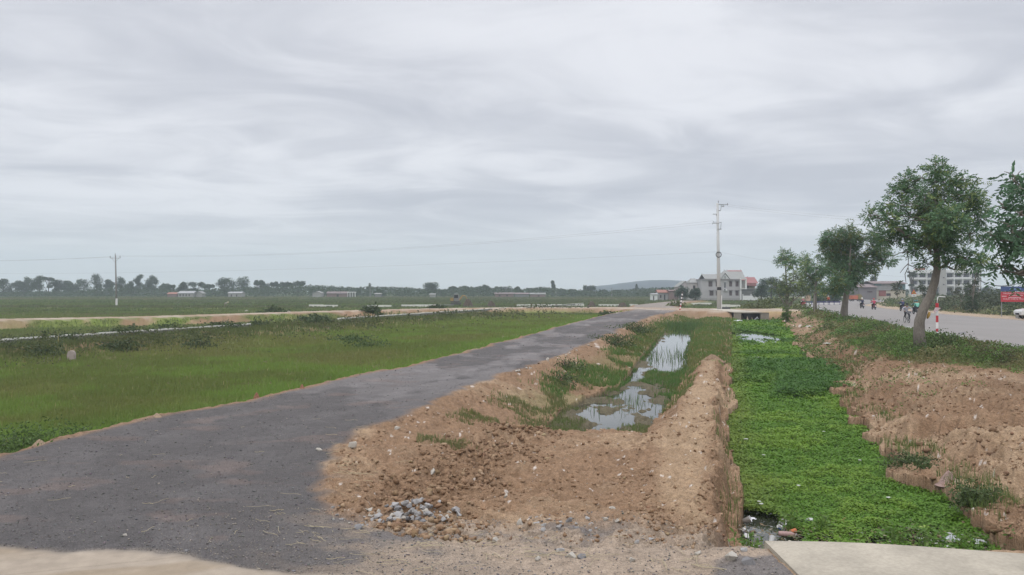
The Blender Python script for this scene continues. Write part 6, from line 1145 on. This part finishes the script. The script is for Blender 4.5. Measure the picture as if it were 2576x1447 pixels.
# ------------------------------------------------------------------ stones, clods, straw
def hull(n, rng, sx=1, sy=1, sz=.8):
    bm = bmesh.new()
    for _ in range(n):
        d = Vector(rng.normal(size=3)).normalized(); bm.verts.new((d.x*sx*.5, d.y*sy*.5, d.z*sz*.5))
    r = bmesh.ops.convex_hull(bm, input=bm.verts); bmesh.ops.delete(bm, geom=[g_ for g_ in r['geom_interior'] if isinstance(g_, bmesh.types.BMVert)], context='VERTS'); bmesh.ops.triangulate(bm, faces=bm.faces)
    me = bpy.data.meshes.new('hull'); bm.to_mesh(me); bm.free(); return me
def arr(me):
    v = np.empty(len(me.vertices)*3, np.float32); me.vertices.foreach_get('co', v); f = np.array([tuple(p.vertices) for p in me.polygons]); return v.reshape(-1, 3), f
rr = np.random.default_rng(77); PROTO = [arr(hull(11, rr, 1, .85, .65)) for _ in range(8)]
def pebbles(name, X, Y, Z, s, col, mt, label, cat, sink=.25, smooth=False):
    VV, FF, CC = [], [], []; off = 0; n = len(X); which = RNG.integers(0, 8, n); a = RNG.uniform(0, 6.28, n)
    for k in range(8):
        i = np.where(which == k)[0]; v, f = PROTO[k]; ca, sa = np.cos(a[i])[:, None], np.sin(a[i])[:, None]; st = RNG.uniform(.7, 1.4, (len(i), 1))
        P = np.stack([(v[:, 0]*ca-v[:, 1]*sa)*s[i, None]*st, (v[:, 0]*sa+v[:, 1]*ca)*s[i, None], (v[:, 2]*s[i, None])+s[i, None]*(.5-sink)*.65], -1)+np.stack([X[i], Y[i], Z[i]], -1)[:, None, :]
        VV.append(P.reshape(-1, 3)); FF.append((f[None]+(np.arange(len(i))*len(v))[:, None, None]+off).reshape(-1, 3)); CC.append(np.repeat(col[i], len(v), 0)); off += len(i)*len(v)
    return tag(link(name, npmesh(name, np.concatenate(VV), np.concatenate(FF), np.concatenate(CC), 3), mt), label, cat, kind='stuff')
CLOD = mat('soil clods', None, .95, .1, attr='Col', n1=.25, s1=30, bump=.6, bs=60)
X, Y = scatter(90000, 9.3, 46, -.34, .80, 1.5); ZL, LM, LR = land(X, Y); g1 = fbm(X, Y, .9, 3, 301)
foot = np.exp(-((X-LM['PL'])/.8)**2)*(Y < 21); rb = ss(X, LM['CR']-.1, LM['CR']+.3)*(1-ss(X, LM['CR']+2.5, LM['CR']+7)); bb_ = np.exp(-((X-LM['BR'])/.18)**2)+np.exp(-((X-LM['BL']+.2)/.25)**2)*.7
w_ = LR['dirtz']*(1-LR['onroad'])*np.clip(.10+.9*foot+.65*rb+.7*bb_+.5*ss(g1, .55, .7), 0, 1); w_ = w_*(X < ip(Y, cVL)+1)
keep = (RNG.random(len(X)) < w_*.8) & (X < .70*Y+1); X, Y, ZL, g1 = X[keep], Y[keep], ZL[keep], g1[keep]; n = len(X)
s = (.013+.075*RNG.random(n)**4)*(1+.9*np.exp(-((X-ip(Y, cPL))/.7)**2)*(Y < 20))*np.interp(Y, [10, 25, 45], [1, 1.5, 2.3]); c = mixc(np.broadcast_to(DIRT, (n, 3)).copy(), DIRTP, ss(RNG.random(n), .6, .9)); c = mixc(c, DIRTD*1.2, ss(RNG.random(n), .85, .9)*.6)*1.25
pebbles('soil_clods', X, Y, ZL, s, c*vary((1, 1, 1), n, .2, .05), CLOD, 'crumbled brown clods strewn over the dug soil', 'soil clods')
X, Y = scatter(16000, 9.2, 70, -.40, .78, 1.4); ZL, LM, LR = land(X, Y); keep = (RNG.random(len(X)) < LR['dirtz']*.26) & (LR['onroad'] < .1) & (X < ip(Y, cVL)+1); X, Y, ZL = X[keep], Y[keep], ZL[keep]; n = len(X)
pebbles('pale_pebbles', X, Y, ZL, (.009+.022*RNG.random(n)**3)*np.interp(Y, [10, 25, 70], [1, 1.6, 3.6]), vary((.38, .33, .28), n, .3), CLOD, 'small pale stones scattered over the brown soil', 'pebbles')
X, Y = scatter(46000, 7.6, 60, -.72, .36, 2.1); ZL, LM, LR = land(X, Y); keep = (RNG.random(len(X)) < .62*(LR['gravel']+.0) + .6*((Y < 10.6) & (X > -4.5) & (X < 2.8))) & (LR['apron'] < .5); X, Y, ZL = X[keep], Y[keep], ZL[keep]; n = len(X)
c = mixc(vary((.165, .155, .15), n, .35), np.array((.30, .265, .225)), (RNG.random(n) < np.where((Y < 10.6) & (X > -4), .45, .10))*1.0)
pebbles('gravel_stones', X, Y, ZL, (.009+.026*RNG.random(n)**4)*np.interp(Y, [9, 20, 60], [1, 1.5, 3.5]), c, CLOD, 'crushed grey stones lying loose on the gravel road', 'gravel')
X = RNG.uniform(7, 26, 16000); Y = RNG.uniform(11.8, 55, 16000); e = X-ip(Y, cCR); g1 = fbm(X, Y, 1.1, 3, 311); keep = (e > -.25) & (e < 2.6) & (RNG.random(len(X)) < ss(g1, .42, .60)*np.interp(e, [-.25, .3, 1.4, 2.6], [.8, 1, .6, .1])); X, Y, ZL = X[keep], Y[keep], land(X[keep], Y[keep])[0]; n = len(X)
pebbles('bank_clods', X, Y, ZL, .05+.20*RNG.random(n)**2.2, (mixc(np.broadcast_to(DIRT, (n, 3)).copy(), DIRTD*1.3, (RNG.random(n) < .3)*1.0))*vary((1.05, 1.05, 1.05), n, .2, .04), CLOD, 'larger broken clods lying on the slope of the right canal bank', 'soil clods', sink=.4)
X = RNG.uniform(-2.4, 1.2, 9000); Y = RNG.uniform(11.6, 20.5, 9000); e = X-ip(Y, cPL); g1 = fbm(X, Y, .9, 3, 313); keep = (np.abs(e) < 1.3) & (RNG.random(len(X)) < ss(g1, .44, .6)*np.exp(-(e/.8)**2)*.6); X, Y, ZL = X[keep], Y[keep], land(X[keep], Y[keep])[0]; n = len(X)
pebbles('slope_clods', X, Y, ZL, .035+.13*RNG.random(n)**2.5, (mixc(np.broadcast_to(DIRT*.95, (n, 3)).copy(), DIRTD*1.4, (RNG.random(n) < .4)*1.0))*vary((1.05, 1.0, 1.0), n, .2, .04), CLOD, 'dark rough clods in the hollow at the foot of the gravel road slope', 'soil clods', sink=.4)
# stones one can count
STM = [mat('grey rubble stone', (.33, .32, .31), .85, .2, n1=.2, s1=9, n2=.15, s2=50, bump=.4, bs=30), mat('pale rubble stone', (.40, .37, .32), .85, .2, n1=.2, s1=9, bump=.4, bs=30), mat('broken brick', (.32, .14, .10), .9, .1, n1=.2, s1=12, bump=.4), mat('darker rubble stone', (.21, .205, .205), .85, .2, n1=.2, s1=9, bump=.4)]
rk = {}
def stone(label, x, y, px, mi=0, group=None, lift=0.0, z=None):
    """px: width in photo pixels"""
    gx_, gy_ = G(x, y, 0 if z is None else z)
    for _ in range(3): zz_ = zat(gx_, gy_) if z is None else z; gx_, gy_ = G(x, y, zz_)
    s_ = px*gy_/F*1.1; k = random.randrange(10); key = (k, mi)
    if key not in rk:
        me = hull(12, np.random.default_rng(900+k), 1, .85, .72); rk[key] = me; o = link('stone', me, STM[mi])
        bm = bmesh.new(); bm.from_mesh(me); bmesh.ops.bevel(bm, geom=bm.edges[:], offset=.02, segments=1, affect='EDGES'); bm.to_mesh(me); bm.free()
    else: o = bpy.data.objects.new('stone', rk[key]); C.objects.link(o)
    o.location = (gx_, gy_, zz_+s_*.16+lift); o.scale = (s_, s_*random.uniform(.8, 1.2), s_*random.uniform(.8, 1.1)); o.rotation_euler = (random.uniform(-.4, .4), random.uniform(-.4, .4), random.uniform(0, 6.2)); return tag(o, label, 'stone', group)
random.seed(21)
hgp = 'grey rubble stones dumped in a heap'
for i in range(105):
    q = random.random()**.85; x = 920+225*q+random.gauss(0, 8); y = 1266+random.random()*46+(1-q)*8; lift = .10*max(0, 1-abs(x-1050)/80)*random.random(); mi_ = random.choice((0, 0, 0, 3, 1)); wh_ = 'left end' if x < 985 else ('middle' if x < 1080 else 'right end')
    stone('angular %s stone in the %s of the rubble heap where gravel meets soil' % (('grey', 'pale', '', 'dark grey')[mi_], wh_), x, y, random.uniform(12, 25), mi_, hgp, lift)
for i in range(17): stone('grey stone in the small scatter right of the rubble heap', 1335+165*random.random(), 1300+random.random()*38, random.uniform(8, 19), random.choice((0, 3, 0)), 'grey stones scattered right of the heap')
for i in range(14): stone('small stone strayed left of the dumped heap onto the dark gravel', 830+100*random.random(), 1275+60*random.random(), random.uniform(6, 12), random.choice((0, 0, 1)), 'stray stones left of the heap')
for lb, x, y, p, mi in (('pale yellowish block standing in the hollow of brown soil', 1277, 1254, 22, 1), ('flat pale stone between the heap and the small stone scatter', 1311, 1319, 30, 1), ('pinkish broken brick at the right end of the rubble heap', 1145, 1273, 24, 2), ('grey stone alone below the left end of the heap', 903, 1330, 24, 3),
  ('rounded tan stone on the dark gravel left of the heap corner', 803, 1134, 17, 1), ('flat brown rock on the corner of the gravel road', 886, 1124, 28, 1), ('small white stone below the flat brown rock', 876, 1131, 9, 1), ('pale stone on the reddish slope above the heap', 1000, 1080, 16, 1), ('blue grey stone on the slope beside the clods', 1101, 1172, 12, 3),
  ('beige angular stone beside the gravel patch at the bottom', 1249, 1365, 26, 1), ('pale flat stone right of the beige one at the bottom', 1438, 1403, 30, 1), ('bluish grey stone at the bottom centre', 1463, 1405, 26, 3), ('grey stone left of the bluish one at the bottom centre', 1408, 1388, 24, 0), ('tan lump at the bottom below the straw', 1352, 1410, 20, 1), ('rounded tan stone near the bottom right of the gravel patch', 1590, 1412, 22, 1),
  ('grey stone at the foot of the berm end', 1602, 1366, 15, 0), ('pale flat stone at the foot of the berm end', 1637, 1362, 22, 0), ('whitish stone on the slope of the berm', 1540, 1281, 18, 1), ('whitish stone below the one on the berm slope', 1523, 1310, 16, 1), ('whitish stone leaning beside the berm foot', 1552, 1312, 14, 1), ('small white stone on the berm foot right of the hollow', 1590, 1183, 10, 1),
  ('brown boulder where the berm meets the slab', 1840, 1408, 34, 1), ('grey boulder beside the end of the concrete slab', 1883, 1420, 34, 3), ('flat pale stone on the dirt near the slab', 1755, 1394, 22, 1), ('grey stone left of the slab corner', 1870, 1385, 20, 0), ('dark stone on the gravel near the bottom left', 470, 1388, 14, 3), ('pale stone on the gravel in the lower left', 315, 1348, 12, 1),
  ('rounded clod like rock on the slope foot left of the hollow', 1078, 1196, 42, 2), ('whitish stone at the gravel edge above the reddish slope', 1376, 905, 12, 1), ('whitish stone pile piece further up the gravel edge', 1520, 862, 14, 1), ('dark rock lying on the shoulder of the asphalt road', 2422, 843, 20, 3)):
    if 'clod like' in lb: mi = 1
    stone(lb, x, y, p, mi)
for i in range(26): q = random.random(); x = 1290+270*q; y = float(np.interp(x, [1280, 1400, 1500, 1560], [941, 901, 861, 833]))+random.uniform(-1, 7); stone('whitish stone in the crumbling gravel edge above the ditch slope', x, y, random.uniform(5, 10)*(1-.4*q), 1, 'whitish stones along the crumbling gravel edge')
for i in range(20): x = 1300+330*random.random(); stone('pale stone on the slope of the far dirt road', x, 781+random.random()*8, random.uniform(2.5, 5), 1, 'pale stones on the far dirt road slope')
for i in range(7): stone('pale lump of rubble on the near slope of the left dirt road', 520+330*random.random(), 785+random.random()*10, random.uniform(5, 11), 1, 'rubble lumps on the left dirt road slope')
RED = mat('reddish soil lump', (.25, .13, .085), .95, .1, n1=.3, s1=9, n2=.3, s2=40, bump=1, bs=20)
for i, (lb, x, y, w__, h__) in enumerate((('reddish brown lump of soil on the left edge of the gravel road', 646, 1001, .34, .20), ('small reddish lump of soil further along the left gravel edge', 760, 977, .30, .14), ('low sandy lump at the gravel edge near the lower left', 100, 1118, .5, .10), ('flat sandy lump on the gravel edge beside the weeds', 395, 1052, .45, .10), ('pinkish rubble lump on the bare soil at the right', 2385, 1108, .5, .22), ('brown clod between canal and pink rubble at the right', 2290, 1130, .55, .22), ('big brown clod on the right bank edge', 2215, 1088, .5, .22), ('brown soil lump on the right bank near the canal bend', 2180, 1030, .7, .22))):
    gx_, gy_ = G(x, y, 0); mound(lb, x, gy_, w__, h__, 40+i, z=zat(gx_, gy_)-.01, mt=RED if i < 2 else (mat('sandy lump', (.30, .22, .15), .95, n1=.3, s1=9, bump=1) if i < 4 else (mat('pink rubble', (.32, .22, .19), .95, n1=.3, s1=9, bump=1) if i == 4 else mat('brown clod', (.20, .13, .085), .95, n1=.35, s1=9, bump=1, bs=16))), name='soil_lump', group='loose soil lumps')
# straw
mb = MB(); mb2 = []
def strand(x, y, L_, a): 
    gx_, gy_ = G(x, y, 0); z_ = zat(gx_, gy_)+.015; k = random.uniform(-.3, .3); pts = []
    for i in range(6): t_ = i/5-.5; aa = a+k*t_; pts.append((gx_+math.cos(aa)*L_*t_, gy_+math.sin(aa)*L_*t_, z_+.006*math.sin(t_*9)+.008))
    mb.tube(pts, random.uniform(.0016, .0032), 4, False)
random.seed(5)
for cx_, cy_, sx_, sy_, n_ in ((1230, 1365, 130, 30, 40), (1480, 1400, 110, 20, 22), (760, 1340, 130, 30, 26), (1000, 1400, 150, 25, 26), (870, 1180, 30, 30, 26), (420, 1190, 320, 80, 26), (900, 1120, 120, 50, 18), (1750, 1410, 80, 15, 10)):
    for _ in range(n_):
        x, y = random.gauss(cx_, sx_), random.gauss(cy_, sy_)
        if y > 1445 or y < 1010: continue
        strand(x, y, random.uniform(.06, .38), random.uniform(-.7, .7)+random.choice((0, 0, math.pi/2)))
tag(mb.build('straw', mat('dry straw', (.40, .34, .22), .8, n1=.2, s1=5)), 'dry straw strands scattered over gravel and soil', 'straw', kind='stuff')
# ------------------------------------------------------------------ litter
PW = mat('white plastic', (.62, .62, .62), .4, .4); BLU = mat('blue print', (.05, .10, .25), .5); ORC = mat('orange tin', (.42, .13, .05), .5); PNK = mat('dirty pink plastic', (.34, .22, .20), .6, n1=.2, s1=20)
def at(x, y, z=-1.06): g = G(x, y, z); return (g[0], g[1], z)
def litter(kind, label, x, y, size, rz=0, mt=PW, z=-1.06, cat=None, group=None):
    X0 = at(x, y, z); t = thing(kind, label, cat or kind.replace('_', ' '), X0, rz, group); s = size
    if kind == 'cup':
        R_ = T(0, 0, s*.4, rx=math.radians(65)); MB().lathe([(s*.30, -s*.5), (s*.42, s*.5), (s*.45, s*.5), (s*.45, s*.53), (s*.40, s*.53), (s*.28, -s*.42)], 16, R_).build('cup_body', mt, t, smooth=True)
    elif kind == 'carton':
        R_ = T(0, 0, s*.3, ry=.5, rx=.25); MB().box(-s*.5, s*.5, -s*.3, s*.3, -s*.25, s*.25, R_).prism([(s*.5, -s*.25), (s*.5, s*.25), (s*.68, 0)], -s*.3, s*.3, R_).build('carton_body', mt, t); MB().box(-s*.45, s*.1, -s*.305, s*.305, -s*.255, -s*.05, R_).build('printed_side', BLU, t)
    elif kind == 'bottle':
        R_ = T(0, 0, s*.18, ry=math.pi/2); MB().lathe([(s*.16, -s*.6), (s*.19, -s*.5), (s*.19, s*.3), (s*.08, s*.5), (s*.07, s*.6)], 14, R_).build('bottle_body', mt, t, smooth=True); MB().lathe([(s*.08, s*.6), (s*.08, s*.68)], 10, R_).build('cap', BLU if mt is PW else STEEL, t)
    elif kind == 'tin_can': R_ = T(0, 0, s*.35, ry=math.pi/2-.2); MB().lathe([(s*.33, -s*.5), (s*.35, -s*.48), (s*.35, s*.48), (s*.33, s*.5), (s*.28, s*.45)], 16, R_).build('can_body', mt, t, smooth=True)
    elif kind in ('plastic_bag', 'scrap'):
        n_ = 14; P = []; rg = np.random.default_rng(int(x+y)); ph = rg.uniform(0, 6, 4); h = .38 if kind == 'plastic_bag' else .14
        for i in range(n_):
            for j in range(n_):
                a, b = i/(n_-1)-.5, j/(n_-1)-.5; rr_ = math.hypot(a, b); P.append((a*s*(1+.25*math.sin(ph[0]+b*9)), b*s*.8*(1+.25*math.sin(ph[1]+a*8)), s*h*(max(0, .9-rr_*1.6)+.28*math.sin(a*17+ph[2]+b*6)*math.cos(b*15+ph[3]))+s*.05))
        f = [(i*n_+j, i*n_+j+1, (i+1)*n_+j+1, (i+1)*n_+j) for i in range(n_-1) for j in range(n_-1)]; o = MB().add(P, f).build('sheet', mt, t, smooth=True); sol = o.modifiers.new('t', 'SOLIDIFY'); sol.thickness = .003
    elif kind == 'stick':
        MB().tube([(-s*.5, 0, .03), (-s*.15, s*.03, .06), (s*.2, -s*.02, .045), (s*.5, s*.04, .03)], [.022, .02, .016, .01], 7).tube([(s*.1, 0, .05), (s*.3, s*.12, .10)], [.010, .005], 5).build('stem', mt, t, smooth=True)
    return t
wp_ = 'litter floating at the near end of the canal'
litter('cup', 'white foam cup lying by the berm at the near end of the canal', 1879, 1316, .13, 1.2, group=wp_); litter('scrap', 'white scrap beside the foam cup', 1890, 1306, .14, .4, group=wp_); litter('carton', 'white and blue box, upper of two by the berm', 1875, 1340, .10, .3, group=wp_); litter('carton', 'white and blue carton, lower of two by the berm', 1880, 1356, .13, 1.1, group=wp_)
litter('cup', 'white cup on its side in the debris left of the grass sprigs', 1968, 1322, .12, .2, group=wp_); litter('carton', 'small white carton below the white cup in the debris', 1964, 1332, .11, .1, group=wp_); litter('carton', 'white drink carton tilted in the green plants', 2034, 1316, .13, 2.1, group=wp_); litter('tin_can', 'orange tin lying in the debris', 1995, 1343, .11, .3, ORC, group=wp_)
litter('bottle', 'long dirty pinkish grey bottle in the debris', 1980, 1350, .22, -.25, PNK, group=wp_); litter('cup', 'white jar standing against the corner of the slab', 1941, 1366, .11, 2.6, z=-.95, group=wp_); litter('scrap', 'pale curled peel right of the white jar', 1986, 1368, .18, .5, mat('pale peel', (.45, .42, .33), .7), group=wp_)
litter('scrap', 'small white piece among the leaves in the middle', 2169, 1341, .10, .2, group=wp_); litter('plastic_bag', 'silvery crumpled bag near the right end of the debris', 2396, 1362, .26, .4, mat('grey plastic film', (.42, .44, .45), .35), group=wp_); litter('scrap', 'clear plastic sheet stuck behind the slab', 2199, 1378, .18, 1.2, mat('grey plastic film', None), group=wp_)
litter('scrap', 'white triangular paper behind the slab, left one', 2090, 1374, .16, .6, group=wp_); litter('scrap', 'white triangular paper behind the slab, right one', 2112, 1379, .11, 2.2, group=wp_); litter('scrap', 'yellow green torn leaf on the plants', 2325, 1328, .20, .5, mat('yellow green leaf', (.25, .33, .06), .6), group=wp_); litter('stick', 'long orange brown stick across the debris', 2105, 1320, .62, .03, mat('wet brown stick', (.20, .12, .04), .6), group=wp_)
litter('scrap', 'reddish cloth scrap in the debris', 2028, 1322, .13, .9, mat('rusty cloth', (.28, .12, .08), .8), group=wp_); litter('scrap', 'brown paper scrap in the middle of the debris', 2098, 1342, .22, 1.9, mat('brown paper', (.28, .20, .13), .8), group=wp_); litter('scrap', 'faint plastic film at the far right of the debris', 2462, 1364, .22, .7, mat('grey plastic film', None), group=wp_)
cs_ = 'white scraps lying on the canal plants'; SCS = .62
for lb, x, y, s in (('white flat scrap on the plants halfway along the canal, left of the middle', 1921, 1145, .11), ('white flat scrap on the plants halfway along the canal, right of the middle', 2163, 1158, .11), ('small pale scrap above the two halfway scraps', 2072, 1086, .12), ('white scrap floating on the bright plants far up the canal', 1907, 900, .55), ('pale scrap by the left bank below the far dark plants', 1877, 1105, .16), ('whitish scrap in the lower part of the canal left side', 1910, 1262, .11), ('beige scrap in the lower part of the canal centre', 2008, 1222, .16), ('pale leaf scrap in the lower canal right of centre', 2235, 1252, .13), ('pale brown scrap beside the left bank near the bottom', 1915, 1268, .12)):
    litter('scrap', lb, x, y, s*SCS, random.uniform(0, 3), mat('pale scrap', (.42, .43, .38), .7), z=-.95, group=cs_)
litter('scrap', 'white piece floating in the far part of the pond', 1858, 808, .9, .4, z=-.9)
gz = zat(*G(2375, 1192, -.5)); litter('plastic_bag', 'white torn bag hanging on the right bank of the canal', 2375, 1188, .30, .8, mat('whitish bag', (.50, .52, .47), .5), z=gz+.03); litter('stick', 'grey branch lying on the right bank below the white bag', 2450, 1200, 1.0, -.35, BARK, z=zat(*G(2450, 1200, -.1))+.02)
litter('scrap', 'pale scrap on the bare soil beside the roadside trees', 2080, 865, .35, .2, mat('pale scrap', None), z=.03); litter('scrap', 'white flat litter on the bare soil between canal and verge', 2035, 822, .5, .2, mat('pale scrap', None), z=.02)
g = G(180, 912, -.8); stp = thing('boundary_stone', 'pale rounded boundary stone standing in the grass of the left field', 'stone post', (g[0], g[1], zat(*g)-.05)); MB().prism([(-.19, 0), (.19, 0), (.20, .36), (.15, .52), (0, .57), (-.15, .52), (-.20, .36)], -.1, .1).build('stone_body', mat('pale boundary stone', (.34, .29, .26), .9, n1=.15, s1=6, bump=.4), stp, bevel=.03)
# leafy sprigs standing at the near end of the canal
rng = np.random.default_rng(55); 
for i, (lb, x, y, h_, w__) in enumerate((('broad leaved sprig at the left corner of the concrete slab', 1886, 1395, .26, .22), ('upright grassy sprig rising from the debris, left one', 1990, 1340, .42, .25), ('upright grassy sprig rising from the debris, right one', 2068, 1350, .40, .2), ('tall stemmed sprig behind the slab, in the middle', 2255, 1376, .34, .3), ('arching stemmed sprig behind the slab, left of the silvery bag', 2330, 1378, .40, .3), ('dark leafy sprig at the right end behind the slab', 2420, 1384, .36, .3), ('grassy sprig below the dark grass at the right end', 2540, 1385, .36, .35))):
    p = at(x, y, -1.1 if i else -.15); t = thing('water_sprig', lb, 'plant', p, 0, 'sprigs standing at the near end of the canal'); n = 46; X_ = rng.normal(0, w__*.3, n); Y_ = rng.normal(0, w__*.3, n)
    blades('stems', X_, Y_, X_*0, rng.uniform(.3, 1.15, n)*h_, rng.uniform(.006, .014, n), vary((.13, .21, .05), n, .3), GRASS, t)
    m_ = 60; P = np.stack([rng.normal(0, w__*.4, m_), rng.normal(0, w__*.4, m_), rng.uniform(.15, .9, m_)*h_], -1); leaves('leaf_tufts', P, rng.uniform(.05, .11, m_), vary((.12, .20, .05), m_, .3), LEAF, t, flat=.3, asp=.45)
